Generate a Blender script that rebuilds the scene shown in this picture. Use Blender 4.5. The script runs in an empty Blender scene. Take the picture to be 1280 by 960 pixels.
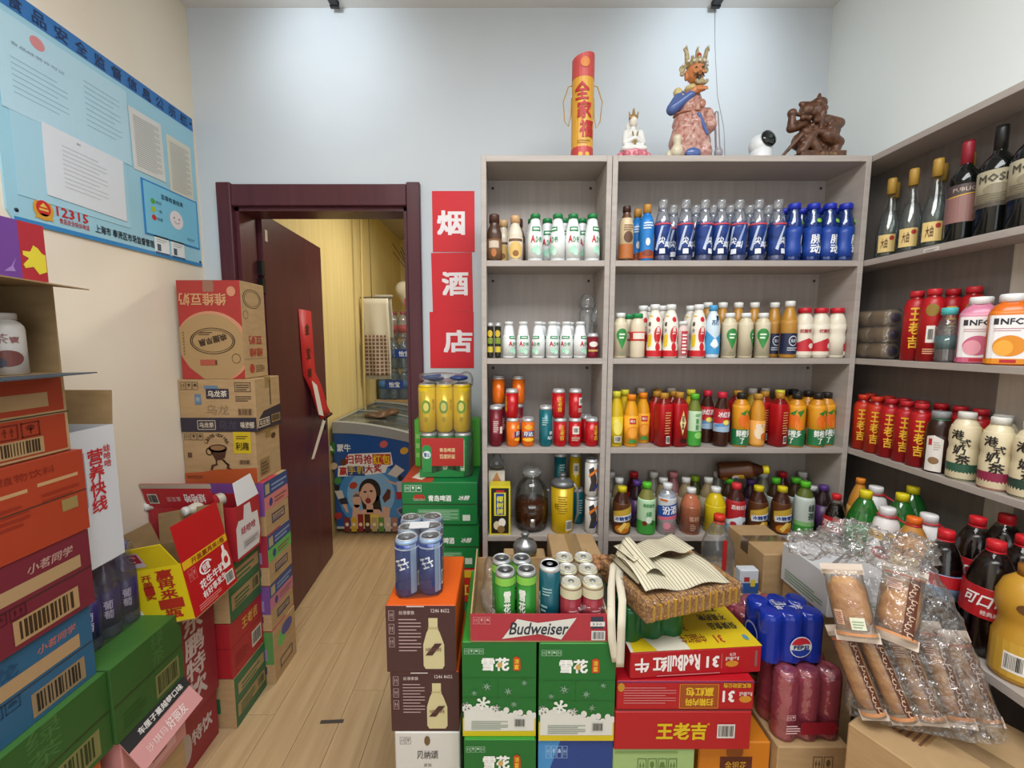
import bpy, bmesh, math, random
from mathutils import Vector, Matrix, noise
random.seed(7)
PI = math.pi
SC = bpy.context.scene
COL = SC.collection

# ------------------------------------------------------------------ camera, world, lights, exposure
F, CX, H = 530.0, 628.0, 1.67                 # focal length in pixels, vertical axis, eye height
PT = math.atan(54.0 / F)
CP, SP = math.cos(PT), math.sin(PT)
cam = bpy.data.cameras.new('camera'); camo = bpy.data.objects.new('camera', cam); COL.objects.link(camo)
cam.sensor_width = 36.0; cam.lens = F / 1280 * 36; cam.shift_x = 12 / 1280
cam.clip_start = 0.02
camo.location = (0, 0, H); camo.rotation_euler = (PI / 2 - PT, 0, 0)
SC.camera = camo

w = bpy.data.worlds.new('world'); SC.world = w; w.use_nodes = True
bg = w.node_tree.nodes['Background']; bg.inputs[0].default_value = (0.93, 0.97, 1.0, 1); bg.inputs[1].default_value = 0.36

def area(name, loc, rot, sx, sy, power, color):
    l = bpy.data.lights.new(name, 'AREA'); l.shape = 'RECTANGLE'; l.size = sx; l.size_y = sy; l.energy = power; l.color = color
    o = bpy.data.objects.new(name, l); COL.objects.link(o); o.location = loc; o.rotation_euler = rot; return o
def spot(name, loc, target, power, color, ang, blend=0.9, rad=0.03):
    l = bpy.data.lights.new(name, 'SPOT'); l.energy = power; l.color = color; l.spot_size = ang; l.spot_blend = blend; l.shadow_soft_size = rad
    o = bpy.data.objects.new(name, l); COL.objects.link(o); o.location = loc
    o.rotation_euler = (Vector(target) - Vector(loc)).to_track_quat('-Z', 'Y').to_euler(); return o
area('ceiling_panel_light', (0.2, 0.15, 3.19), (0, 0, 0), 1.9, 0.9, 52, (0.97, 0.99, 1.0))
area('shop_front_daylight', (0.2, -2.55, 1.6), (PI / 2, 0, 0), 2.6, 2.2, 22, (0.95, 0.98, 1.0))
area('back_room_lamp', (-0.35, 3.75, 3.02), (0, 0, 0), 0.5, 0.5, 27, (1.0, 0.93, 0.78))
spot('track_spot_a', (-0.83, 1.62, 3.12), (-0.80, 2.15, 2.98), 6.5, (0.84, 0.93, 1), 1.75)
spot('track_spot_b', (0.98, 1.62, 3.12), (0.95, 2.15, 2.98), 6.5, (0.84, 0.93, 1), 1.75)
SC.view_settings.view_transform = 'Standard'; SC.view_settings.look = 'None'
SC.view_settings.exposure = 0.37; SC.view_settings.gamma = 1.0; SC.view_settings.use_curve_mapping = False
SC.cycles.transparent_max_bounces = 16

# ------------------------------------------------------------------ measuring helpers (photo pixel + known depth -> metres)
def rz_(v):                                  # (dy, dz) of the ray through row v
    y = (v - 480) / F; return CP - y * SP, -SP - y * CP
def Z(v, Y): dy, dz = rz_(v); return H + dz / dy * Y
def X(u, Y, z): return (u - CX) / F * (Y * CP - (z - H) * SP)
def XV(u, v, Y): return X(u, Y, Z(v, Y))

D = 2.15; XL, XR = -1.478, 1.545; ZC = 3.218
YF, YB = 1.66, 1.872
BZ = [Z(194, YF), Z(325.5, YF), Z(448, YF), Z(560, YF), Z(670, YF)]   # board tops of the shelves
XF = 1.385                                     # front of the right hand upper shelves
ZLOW = BZ[4]; XLOW = 1.166

# ------------------------------------------------------------------ materials
MATS = {}
def lin(c): return tuple((x / 12.92 if x <= 0.04045 else ((x + 0.055) / 1.055) ** 2.4) for x in c)
def hexc(h):
    h = h.lstrip('#'); h = ''.join(c * 2 for c in h) if len(h) == 3 else h
    return lin(tuple(int(h[i:i + 2], 16) / 255 for i in (0, 2, 4)))
def nt(name):
    m = bpy.data.materials.new(name); m.use_nodes = True; t = m.node_tree
    return m, t, t.nodes['Principled BSDF']
def M(c, rough=0.5, metal=0.0, emit=0):
    key = (c, rough, metal, emit)
    if key in MATS: return MATS[key]
    m, t, b = nt('paint_' + c.strip('#'))
    rgb = hexc(c); b.inputs['Base Color'].default_value = (*rgb, 1); b.inputs['Roughness'].default_value = rough
    b.inputs['Metallic'].default_value = metal
    if emit: b.inputs['Emission Color'].default_value = (*rgb, 1); b.inputs['Emission Strength'].default_value = emit
    MATS[key] = m; return m
def noisy(name, c1, c2, scale=(8, 8, 8), rough=0.6, bump=0.0, detail=4, spec=0.4, wave=None):
    if name in MATS: return MATS[name]
    m, t, b = nt(name); N = t.nodes; L = t.links
    tc = N.new('ShaderNodeTexCoord'); mp = N.new('ShaderNodeMapping'); mp.inputs['Scale'].default_value = scale
    nz = N.new('ShaderNodeTexNoise'); nz.inputs['Scale'].default_value = 1; nz.inputs['Detail'].default_value = detail
    cr = N.new('ShaderNodeValToRGB'); cr.color_ramp.elements[0].color = (*hexc(c1), 1); cr.color_ramp.elements[1].color = (*hexc(c2), 1)
    cr.color_ramp.elements[0].position = 0.3; cr.color_ramp.elements[1].position = 0.7
    L.new(tc.outputs['Object'], mp.inputs[0]); L.new(mp.outputs[0], nz.inputs['Vector']); L.new(nz.outputs[0], cr.inputs[0]); L.new(cr.outputs[0], b.inputs['Base Color'])
    b.inputs['Roughness'].default_value = rough; b.inputs['Specular IOR Level'].default_value = spec
    if bump:
        bp = N.new('ShaderNodeBump'); bp.inputs['Strength'].default_value = bump; bp.inputs['Distance'].default_value = 0.004
        L.new(nz.outputs[0], bp.inputs['Height']); L.new(bp.outputs[0], b.inputs['Normal'])
    MATS[name] = m; return m
def clear(name, tint=(1, 1, 1), gloss=0.12, rough=0.05, body=0.0, bodyc=(1, 1, 1), bump=0, bscale=30):
    """thin clear plastic or glass: see-through with a fresnel gloss and a little body colour"""
    if name in MATS: return MATS[name]
    m = bpy.data.materials.new(name); m.use_nodes = True; t = m.node_tree; N = t.nodes; L = t.links
    N.remove(N['Principled BSDF']); out = N['Material Output']
    tr = N.new('ShaderNodeBsdfTransparent'); tr.inputs[0].default_value = (*tint, 1)
    gl = N.new('ShaderNodeBsdfGlossy'); gl.inputs['Roughness'].default_value = rough
    df = N.new('ShaderNodeBsdfDiffuse'); df.inputs[0].default_value = (*bodyc, 1)
    m1 = N.new('ShaderNodeMixShader'); m1.inputs[0].default_value = body
    L.new(tr.outputs[0], m1.inputs[1]); L.new(df.outputs[0], m1.inputs[2])
    lw = N.new('ShaderNodeLayerWeight'); lw.inputs[0].default_value = 0.2
    ma = N.new('ShaderNodeMath'); ma.operation = 'MULTIPLY_ADD'; ma.inputs[1].default_value = 0.6; ma.inputs[2].default_value = gloss
    L.new(lw.outputs['Fresnel'], ma.inputs[0])
    m2 = N.new('ShaderNodeMixShader'); L.new(ma.outputs[0], m2.inputs[0]); L.new(m1.outputs[0], m2.inputs[1]); L.new(gl.outputs[0], m2.inputs[2])
    if bump:
        tc = N.new('ShaderNodeTexCoord'); nz = N.new('ShaderNodeTexNoise'); nz.inputs['Scale'].default_value = bscale; nz.inputs['Detail'].default_value = 3
        bp = N.new('ShaderNodeBump'); bp.inputs['Strength'].default_value = bump; bp.inputs['Distance'].default_value = 0.02
        L.new(tc.outputs['Object'], nz.inputs['Vector']); L.new(nz.outputs[0], bp.inputs['Height'])
        L.new(bp.outputs[0], gl.inputs['Normal'])
    L.new(m2.outputs[0], out.inputs[0]); MATS[name] = m; return m

CLEAR = lambda: clear('clear_plastic', (0.93, 0.95, 0.96), 0.06, 0.06, 0.05)
GLASS = lambda: clear('clear_glass', (0.90, 0.94, 0.93), 0.05, 0.02, 0.0)
FILM = lambda: clear('crinkled_film', (0.98, 0.98, 0.98), 0.06, 0.10, 0.025, (1, 1, 1), 0.9, 45)
BAGF = lambda: clear('crackling_bag_film', (0.97, 0.97, 0.97), 0.13, 0.09, 0.04, (1, 1, 1), 1.0, 38)
KRAFT = lambda: noisy('kraft_cardboard', '#a98a62', '#b4966d', (14, 14, 60), 0.8, 0.05)
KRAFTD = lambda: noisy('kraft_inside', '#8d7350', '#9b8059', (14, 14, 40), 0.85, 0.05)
LAM = lambda: noisy('taupe_laminate', '#a39a93', '#afa69f', (6, 6, 60), 0.5, 0.02)
LAMB = lambda: noisy('taupe_back_board', '#9c938d', '#a69d97', (60, 6, 4), 0.55, 0.02)
SILVER = lambda: M('#c8cacc', 0.28, 0.9)

# ------------------------------------------------------------------ mesh helpers
def link(o, parent=None):
    COL.objects.link(o)
    if parent is not None: o.parent = parent
    return o
def raw(name, verts, faces, mats, parent=None, smooth=False, midx=None):
    me = bpy.data.meshes.new(name); me.from_pydata([tuple(v) for v in verts], [], faces)
    if not isinstance(mats, (list, tuple)): mats = [mats]
    for m in mats: me.materials.append(m)
    if midx: me.polygons.foreach_set('material_index', midx)
    if smooth: me.polygons.foreach_set('use_smooth', [True] * len(me.polygons))
    me.update()
    return link(bpy.data.objects.new(name, me), parent)
def from_bm(name, bm, mats, parent=None, smooth=False):
    me = bpy.data.meshes.new(name); bm.to_mesh(me); bm.free()
    if not isinstance(mats, (list, tuple)): mats = [mats]
    for m in mats: me.materials.append(m)
    if smooth: me.polygons.foreach_set('use_smooth', [True] * len(me.polygons))
    return link(bpy.data.objects.new(name, me), parent)
def bm_box(bm, x0, x1, y0, y1, z0, z1, bev=0.0):
    vs = [bm.verts.new(p) for p in ((x0, y0, z0), (x1, y0, z0), (x1, y1, z0), (x0, y1, z0), (x0, y0, z1), (x1, y0, z1), (x1, y1, z1), (x0, y1, z1))]
    fs = [bm.faces.new([vs[i] for i in f]) for f in ((3, 2, 1, 0), (4, 5, 6, 7), (0, 1, 5, 4), (1, 2, 6, 5), (2, 3, 7, 6), (3, 0, 4, 7))]
    if bev:
        es = list({e for f in fs for e in f.edges})
        bmesh.ops.bevel(bm, geom=es, offset=bev, segments=1, affect='EDGES')
def box(name, x0, x1, y0, y1, z0, z1, mat, parent=None, bev=0.0):
    bm = bmesh.new(); bm_box(bm, x0, x1, y0, y1, z0, z1, bev); return from_bm(name, bm, mat, parent)
def tube(name, pts, r, mat, parent=None, seg=8, closed=False):
    vs, fs = [], []; n = len(pts); P = [Vector(p) for p in pts]; up = Vector((0.13, 0.21, 1)).normalized()
    for i, p in enumerate(P):
        a = P[max(i - 1, 0)]; b = P[min(i + 1, n - 1)]; t = (b - a).normalized()
        s = t.cross(up); s = s.normalized() if s.length > 1e-4 else Vector((1, 0, 0)); q = s.cross(t)
        rr = r[i] if isinstance(r, (list, tuple)) else r
        for k in range(seg): an = 2 * PI * k / seg; vs.append(p + s * rr * math.cos(an) + q * rr * math.sin(an))
    for i in range(n - 1):
        for k in range(seg): fs.append((i * seg + k, i * seg + (k + 1) % seg, (i + 1) * seg + (k + 1) % seg, (i + 1) * seg + k))
    fs.append(tuple(range(seg))[::-1]); fs.append(tuple((n - 1) * seg + k for k in range(seg)))
    return raw(name, vs, fs, mat, parent, True)
def secr(th, sq):                            # cross-section factor: circle or rounded square
    if not sq: return 1.0
    return 1.0 / (abs(math.cos(th)) ** sq + abs(math.sin(th)) ** sq) ** (1.0 / sq)
def lathe(name, prof, mat, parent=None, seg=20, sq=0, smooth=True, loc=(0, 0, 0), flute=None):
    vs, fs = [], []
    for r, z in prof:
        for k in range(seg):
            th = 2 * PI * k / seg; f = secr(th, sq) * (1 + (flute[0] * math.cos(flute[1] * th) if flute else 0))
            vs.append((loc[0] + r * f * math.sin(th), loc[1] - r * f * math.cos(th), loc[2] + z))
    n = len(prof)
    for i in range(n - 1):
        for k in range(seg): fs.append((i * seg + k, i * seg + (k + 1) % seg, (i + 1) * seg + (k + 1) % seg, (i + 1) * seg + k))
    if prof[0][0] > 1e-5: fs.append(tuple(range(seg))[::-1])
    if prof[-1][0] > 1e-5: fs.append(tuple((n - 1) * seg + k for k in range(seg)))
    return raw(name, vs, fs, mat, parent, smooth)
LAZY = []
def blobs(name, items, mat, parent, s=1.0, voxel=None, smooth=3):
    """organic solid: ellipsoids ('e',c,r) and tapered limbs ('c',p,q,r1,r2) fused with a voxel remesh"""
    bm = bmesh.new()
    for it in items:
        if it[0] == 'e':
            c, r = it[1], it[2]; r = (r, r, r) if not isinstance(r, (tuple, list)) else r
            mt = Matrix.Translation(Vector(c) * s) @ Matrix.Diagonal((r[0] * s, r[1] * s, r[2] * s, 1))
            if len(it) > 3: mt = Matrix.Translation(Vector(c) * s) @ Matrix.Rotation(it[3], 4, 'Y') @ Matrix.Diagonal((r[0] * s, r[1] * s, r[2] * s, 1))
            bmesh.ops.create_icosphere(bm, subdivisions=3 if voxel is None else 2, radius=1, matrix=mt)
        else:
            p, q = Vector(it[1]) * s, Vector(it[2]) * s; r1, r2 = it[3] * s, it[4] * s
            d = q - p; mt = Matrix.Translation((p + q) / 2) @ d.to_track_quat('Z', 'Y').to_matrix().to_4x4()
            bmesh.ops.create_cone(bm, cap_ends=True, segments=12, radius1=r1, radius2=r2, depth=d.length, matrix=mt)
            for c, r in ((p, r1), (q, r2)): bmesh.ops.create_icosphere(bm, subdivisions=2, radius=r, matrix=Matrix.Translation(c))
    o = from_bm(name, bm, mat, parent, True)
    if voxel:
        md = o.modifiers.new('fuse', 'REMESH'); md.mode = 'VOXEL'; md.voxel_size = voxel; md.use_smooth_shade = True; md.show_viewport = False; LAZY.append(md)
        ms = o.modifiers.new('smooth', 'SMOOTH'); ms.factor = 0.5; ms.iterations = smooth
    return o
def tag(o, label, cat, group=None, kind=None):
    if label: o['label'] = label
    if cat: o['category'] = cat
    if group: o['group'] = group
    if kind: o['kind'] = kind
    return o
def thing(name, label, cat, loc=(0, 0, 0), rot=(0, 0, 0), group=None):
    o = bpy.data.objects.new(name, None); o.empty_display_size = 0.02; link(o); o.location = loc; o.rotation_euler = rot
    return tag(o, label, cat, group)
def struct(o): o['kind'] = 'structure'; return o
def copy_tree(o, parent=None):
    c = o.copy(); COL.objects.link(c); c.parent = parent
    for ch in o.children: copy_tree(ch, c)
    return c

# ------------------------------------------------------------------ print: flat lettering and marks laid on a face
TXT = {}
def text_mesh(s, bold, res=1):
    k = (s, bold, res)
    if k in TXT: return TXT[k]
    c = bpy.data.curves.new('glyphs', 'FONT'); c.body = s; c.resolution_u = res; c.fill_mode = 'FRONT'
    o = bpy.data.objects.new('glyphs', c); COL.objects.link(o)
    dg = bpy.context.evaluated_depsgraph_get(); me = bpy.data.meshes.new_from_object(o.evaluated_get(dg))
    vs = [(v.co.x, v.co.y) for v in me.vertices]; fs = [tuple(p.vertices) for p in me.polygons]
    bpy.data.meshes.remove(me); bpy.data.objects.remove(o); bpy.data.curves.remove(c)
    if not vs: vs, fs = [(0, 0), (1, 0), (0, 1)], []
    xs = [v[0] for v in vs]; ys = [v[1] for v in vs]; bb = (min(xs), max(xs), min(ys), max(ys))
    TXT[k] = (vs, fs, bb); return TXT[k]
class Print:
    def __init__(self, W=1.0, Hh=1.0): self.W, self.Hh = W, Hh; self.items = []
    def add(self, tagn, vs, fs, col, lay):       # later marks of a layer lie a hair above earlier ones
        self.items.append((tagn, [(x * self.W, y * self.Hh) for x, y in vs], fs, col, lay + min(.85, .03 * len(self.items))))
    def poly(self, pts, col, lay=1, tagn='printed_panel'):
        for ax, lim, sg in ((0, 0, 1), (0, 1, -1), (1, 0, 1), (1, 1, -1)):     # keep the print on its face
            if all(sg * (q[ax] - lim) >= -1e-6 for q in pts): continue
            o = []
            for a, b in zip(pts, pts[1:] + pts[:1]):
                da, db = sg * (a[ax] - lim), sg * (b[ax] - lim)
                if da >= 0: o.append(a)
                if da * db < 0: k = da / (da - db); o.append((a[0] + k * (b[0] - a[0]), a[1] + k * (b[1] - a[1])))
            pts = o
            if len(pts) < 3: return self
        a = sum(pts[i][0] * pts[(i + 1) % len(pts)][1] - pts[(i + 1) % len(pts)][0] * pts[i][1] for i in range(len(pts)))
        self.add(tagn, pts if a > 0 else pts[::-1], [tuple(range(len(pts)))], col, lay); return self
    def rect(self, x0, y0, x1, y1, col, lay=1, tagn='printed_panel'): return self.poly([(x0, y0), (x1, y0), (x1, y1), (x0, y1)], col, lay, tagn)
    def ell(self, cx, cy, rx, ry=None, col='#ffffff', lay=1, n=24, tagn='printed_panel', a0=0, rot=0):
        ry = rx * self.W / self.Hh if ry is None else ry
        pts = []
        for k in range(n):
            a = 2 * PI * k / n; x, y = rx * math.cos(a) * self.W, ry * math.sin(a) * self.Hh
            pts.append((cx + (x * math.cos(rot) - y * math.sin(rot)) / self.W, cy + (x * math.sin(rot) + y * math.cos(rot)) / self.Hh))
        return self.poly(pts, col, lay, tagn)
    def ring(self, cx, cy, rx, ry, th, col, lay=1, n=28, a0=0, a1=2 * PI):
        vs, fs = [], []
        for k in range(n + 1):
            a = a0 + (a1 - a0) * k / n
            for q in (1, 1 - th): vs.append((cx + rx * q * math.cos(a), cy + ry * q * math.sin(a)))
        for k in range(n): fs.append((2 * k + 1, 2 * k, 2 * k + 2, 2 * k + 3))
        self.add('printed_panel', vs, fs, col, lay); return self
    def frame(self, x0, y0, x1, y1, t, col, lay=1):
        tx, ty = t, t * self.W / self.Hh
        for a in ((x0, y0, x1, y0 + ty), (x0, y1 - ty, x1, y1), (x0, y0, x0 + tx, y1), (x1 - tx, y0, x1, y1)): self.rect(*a, col, lay)
        return self
    def txt(self, s, cx, cy, h, col='#ffffff', w=None, rot=0, bold=0.0, shear=0.0, lay=2, vert=False, res=1):
        """s centred on (cx,cy); h = glyph height as a share of the face height; w = total width share of the face width"""
        if vert:
            n = len(s); sp = vert if not isinstance(vert, bool) else 1.12
            for i, ch in enumerate(s): self.txt(ch, cx, cy + ((n - 1) / 2 - i) * h * sp, h, col, w, rot, bold, shear, lay, res=res)
            return self
        vs, fs, (ax, bx, ay, by) = text_mesh(s, 0, res)
        hh = h * self.Hh; sc = hh / max(by - ay, 1e-3); sx = sc if w is None else w * self.W / max(bx - ax, 1e-3)
        mx, my = (ax + bx) / 2, (ay + by) / 2; cr, sr = math.cos(rot), math.sin(rot)
        # heavier weight: the glyph struck four times with small shifts
        for q, (ex, ey) in enumerate(((-1, -1), (1, -1), (1, 1), (-1, 1)) if bold else ((0, 0),)):
            o = []
            for x, y in vs:
                y2 = (y + ey * bold - my) * sc; x2 = (x + ex * bold - mx) * sx + shear * y2
                o.append((cx + (x2 * cr - y2 * sr) / self.W, cy + (x2 * sr + y2 * cr) / self.Hh))
            self.add('lettering', o, fs, col, lay + .13 * q)
        return self
    def lines(self, x0, y0, x1, y1, n, col, lay=2, fill=0.5):
        st = (y1 - y0) / n
        for i in range(n): self.rect(x0, y0 + i * st, x0 + (x1 - x0) * (1 if i % 3 else 0.8), y0 + (i + fill) * st, col, lay, 'fine_print')
        return self
    def barcode(self, x0, y0, x1, y1, bgc='#e9e4da', fg='#2b2724', lay=2, n=13):
        if bgc: self.rect(x0, y0, x1, y1, bgc, lay, 'barcode')
        rnd = random.Random(int(x0 * 1000 + y0 * 77)); px = (x1 - x0) * 0.08; ww = (x1 - x0 - 2 * px) / n
        for i in range(n):
            t = ww * rnd.choice((0.35, 0.55, 0.75)); a = x0 + px + i * ww
            self.rect(a, y0 + (y1 - y0) * 0.14, a + t, y1 - (y1 - y0) * 0.1, fg, lay + 1, 'barcode')
        return self
    def icons(self, x0, y0, x1, y1, n, col, lay=2):
        wd = (x1 - x0) / n
        for i in range(n):
            a, b = x0 + i * wd, x0 + (i + 0.88) * wd; self.frame(a, y0, b, y1, wd * 0.07, col, lay); m = (a + b) / 2; hm = y1 - y0
            if i % 3 == 0:
                for s in (-0.15, 0.15): self.poly([(m + s * wd - wd * .1, y0 + hm * .5), (m + s * wd + wd * .1, y0 + hm * .5), (m + s * wd, y0 + hm * .82)], col, lay); self.rect(m + s * wd - wd * .03, y0 + hm * .2, m + s * wd + wd * .03, y0 + hm * .55, col, lay)
            elif i % 3 == 1: self.ell(m, y0 + hm * .62, wd * .2, hm * .2, col, lay, 12); self.rect(m - wd * .03, y0 + hm * .2, m + wd * .03, y0 + hm * .6, col, lay)
            else: self.poly([(m - wd * .3, y0 + hm * .45), (m + wd * .3, y0 + hm * .45), (m + wd * .15, y0 + hm * .78), (m - wd * .15, y0 + hm * .78)], col, lay)
        return self
    def snow(self, cx, cy, r, col='#cfe3cf', lay=2):
        for k in range(3):
            a = PI * k / 3 + .3; dx, dy = math.cos(a) * r * self.Hh, math.sin(a) * r * self.Hh; nx, ny = -math.sin(a) * r * self.Hh * .13, math.cos(a) * r * self.Hh * .13
            q = [(dx + nx, dy + ny), (-dx + nx, -dy + ny), (-dx - nx, -dy - ny), (dx - nx, dy - ny)]
            self.poly([(cx + x / self.W, cy + y / self.Hh) for x, y in q], col, lay)
        for k in range(6):
            a = PI * k / 3 + .3; self.ell(cx + math.cos(a) * r * .8 * self.Hh / self.W, cy + math.sin(a) * r * .8, r * .26 * self.Hh / self.W, r * .26, col, lay, 6)
        return self
    def emit(self, mapf, parent, step=None, rough=0.45, off=0.0006):
        gr = {}
        for it in self.items: gr.setdefault(it[0], []).append(it)
        out = []
        for tn, its in gr.items():
            cols = []; V, Fc, mi = [], [], []
            for _, vs, fs, col, lay in its:
                if col not in cols: cols.append(col)
                ci = cols.index(col)
                if step:
                    bm = bmesh.new(); bv = [bm.verts.new((x, y, 0)) for x, y in vs]
                    for f in fs:
                        try: bm.faces.new([bv[i] for i in f])
                        except ValueError: pass
                    xs = [v[0] for v in vs]; x = (math.floor(min(xs) / step) + 1) * step
                    while x < max(xs) - 1e-6:
                        bmesh.ops.bisect_plane(bm, geom=bm.verts[:] + bm.edges[:] + bm.faces[:], dist=1e-7, plane_co=(x, 0, 0), plane_no=(1, 0, 0)); x += step
                    bm.verts.index_update(); vs2 = [(v.co.x, v.co.y) for v in bm.verts]; fs2 = [tuple(v.index for v in f.verts) for f in bm.faces]; bm.free()
                else: vs2, fs2 = vs, fs
                b = len(V); V += [mapf(x, y, off * lay) for x, y in vs2]; Fc += [tuple(b + i for i in f) for f in fs2]; mi += [ci] * len(fs2)
            o = raw(tn, V, Fc, [M(c, rough) for c in cols], parent, False, mi); o['kind'] = 'stuff'; out.append(o)   # flat print too fine to pick apart
        return out
def face_map(f, w, d, h):
    """maps face coordinates in metres (from lower left as seen from outside) to carton space (origin base centre)"""
    if f == 'F': return lambda x, y, o: (x - w / 2, -d / 2 - o, y)
    if f == 'B': return lambda x, y, o: (w / 2 - x, d / 2 + o, y)
    if f == 'R': return lambda x, y, o: (w / 2 + o, x - d / 2, y)
    if f == 'L': return lambda x, y, o: (-w / 2 - o, d / 2 - x, y)
    return lambda x, y, o: (x - w / 2, y - d / 2, h + o)
def face_size(f, w, d, h): return {'F': (w, h), 'B': (w, h), 'R': (d, h), 'L': (d, h), 'T': (w, d)}[f]
def carton(name, label, dims, loc, mat, prints=None, rot=(0, 0, 0), group=None, tape=None, cat='box', seam=None, bev=0.003):
    """closed carton: body, tape over the top seam, prints per face"""
    w_, d_, h_ = dims; t = thing(name, label, cat, loc, rot, group)
    body = box('body', -w_ / 2, w_ / 2, -d_ / 2, d_ / 2, 0, h_, mat, t, bev)
    if tape:
        tw = 0.024
        if tape == 'x': vs = [(-w_ / 2 - .0008, -tw, h_ - .05), (-w_ / 2 - .0008, tw, h_ - .05), (-w_ / 2 - .0008, -tw, h_ + .0008), (-w_ / 2 - .0008, tw, h_ + .0008), (w_ / 2 + .0008, -tw, h_ + .0008), (w_ / 2 + .0008, tw, h_ + .0008), (w_ / 2 + .0008, -tw, h_ - .05), (w_ / 2 + .0008, tw, h_ - .05)]
        else: vs = [(-tw, -d_ / 2 - .0008, h_ - .05), (tw, -d_ / 2 - .0008, h_ - .05), (-tw, -d_ / 2 - .0008, h_ + .0008), (tw, -d_ / 2 - .0008, h_ + .0008), (-tw, d_ / 2 + .0008, h_ + .0008), (tw, d_ / 2 + .0008, h_ + .0008), (-tw, d_ / 2 + .0008, h_ - .05), (tw, d_ / 2 + .0008, h_ - .05)]
        raw('packing_tape', vs, [(0, 1, 3, 2), (2, 3, 5, 4), (4, 5, 7, 6)], clear('packing_tape', (0.9, 0.85, 0.75), 0.1, 0.15, 0.25, (0.5, 0.38, 0.24)), t)
    if seam:                                   # fold lines of the flaps, cut into each side as thin dark grooves
        for f, ys in seam.items():
            W, Hh = face_size(f, *dims); p = Print(W, Hh)
            for y in (ys if isinstance(ys, (list, tuple)) else [ys]): p.rect(0.0, y - .0015 / Hh, 1, y + .0015 / Hh, '#3a3026', 5, 'flap_seam')
            p.emit(face_map(f, *dims), t, off=0.0003)
    if prints:
        for f, fn in prints.items():
            W, Hh = face_size(f, *dims); p = Print(W, Hh); fn(p); p.emit(face_map(f, *dims), t)
    return t
def cbox(name, label, x0, x1, y0, y1, z0, z1, mat, prints=None, **k):
    return carton(name, label, (x1 - x0, y1 - y0, z1 - z0), ((x0 + x1) / 2, (y0 + y1) / 2, z0), mat, prints, **k)

# ================================================================== THE ROOM
WHITE = noisy('white_paint', '#c9d0d6', '#ced5da', (3, 3, 3), 0.6, 0.0)
CREAM = noisy('cream_paint', '#ecdfca', '#f1e6d4', (2.5, 2.5, 1.2), 0.6, 0.03)
YELLOW = noisy('yellow_wallpaper', '#d2bd80', '#dccb92', (40, 40, 1.5), 0.65, 0.03)
DOORM = noisy('maroon_door_lacquer', '#4a2027', '#552730', (30, 30, 2), 0.35, 0.03)
DX0, DX1, DZ = XV(293, 260, D), XV(509.5, 260, D), Z(259, D)       # clear door opening
WT = 0.13
bm = bmesh.new()
bm_box(bm, XL - .1, DX0 - .01, D, D + WT, 0, ZC); bm_box(bm, DX1 + .01, XR + .1, D, D + WT, 0, ZC); bm_box(bm, DX0 - .01, DX1 + .01, D, D + WT, DZ + .01, ZC)
struct(from_bm('wall_back', bm, WHITE))
struct(box('wall_left', XL - .1, XL, -2.6, D, 0, ZC, CREAM)); struct(box('wall_right', XR, XR + .1, -2.6, D, 0, ZC, noisy('white_paint_lit', '#e9efee', '#edf3f2', (3, 3, 3), .6)))  # right wall: white paint lightened, stronger light put into its colour
struct(box('ceiling', XL - .1, XR + .1, -2.6, D + WT, ZC, ZC + .08, M('#e0dedb', 0.7)))
# back room
BX = -1.46; BZC = 3.1; BYE = 6.2
struct(box('wall_store_left', BX - .1, BX, D + WT, BYE, 0, BZC, YELLOW)); struct(box('wall_store_right', 0.6, 0.7, D + WT, BYE, 0, BZC, YELLOW))
struct(box('wall_store_end', BX - .1, 0.7, BYE, BYE + .1, 0, BZC, YELLOW)); struct(box('ceiling_store', BX - .1, 0.7, D + WT, BYE + .1, BZC, BZC + .08, M('#b9b3a6', 0.7)))
# floor of planks
PLK = noisy('oak_plank', '#b1936d', '#c7ab84', (22, 1.6, 3), 0.42, 0.05, 6)
fl = struct(box('floor', XL - .1, XR + .1, -2.6, BYE + .1, -0.06, -0.006, M('#5b4937', 0.8)))
pl_me = None; pw, plen = 0.152, 1.22
for i in range(20):
    for j in range(-2, 6):
        x = XL + i * pw; y = -1.6 + j * plen + ((i * 0.37) % 1) * plen
        if x + pw > XR + .05 or y + plen > BYE + .05 or y < -2.4: continue
        if pl_me is None: o = box('plank', 0.0008, pw - .0008, 0.0008, plen - .0008, -0.006, 0, PLK, fl, 0.0006); pl_me = o.data
        else: o = link(bpy.data.objects.new('plank', pl_me), fl)
        o.location = (x, y, 0)
# door frame (casing and jambs)
cw = 0.088
XA, XB_ = XV(274.5, 245, D), XV(526, 245, D); ZT = Z(231, D)
fr = struct(box('door_1', XA, DX0, D - .03, D, 0, ZT + .004, DOORM, None, 0.004)); fr.name = 'door_1'
tag(fr, 'dark maroon door frame around the storeroom doorway', None)
box('casing', DX1, XB_, D - .03, D, 0, ZT + .004, DOORM, fr, 0.004); box('lintel', DX0, DX1, D - .026, D, DZ, ZT - .004, DOORM, fr, 0.004)
box('jamb', DX0 - .012, DX0 + .02, D, D + WT + .01, 0, DZ, DOORM, fr); box('jamb', DX1 - .02, DX1 + .012, D, D + WT + .01, 0, DZ, DOORM, fr)
box('jamb', DX0, DX1, D, D + WT + .01, DZ - .018, DZ + .01, DOORM, fr)
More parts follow.
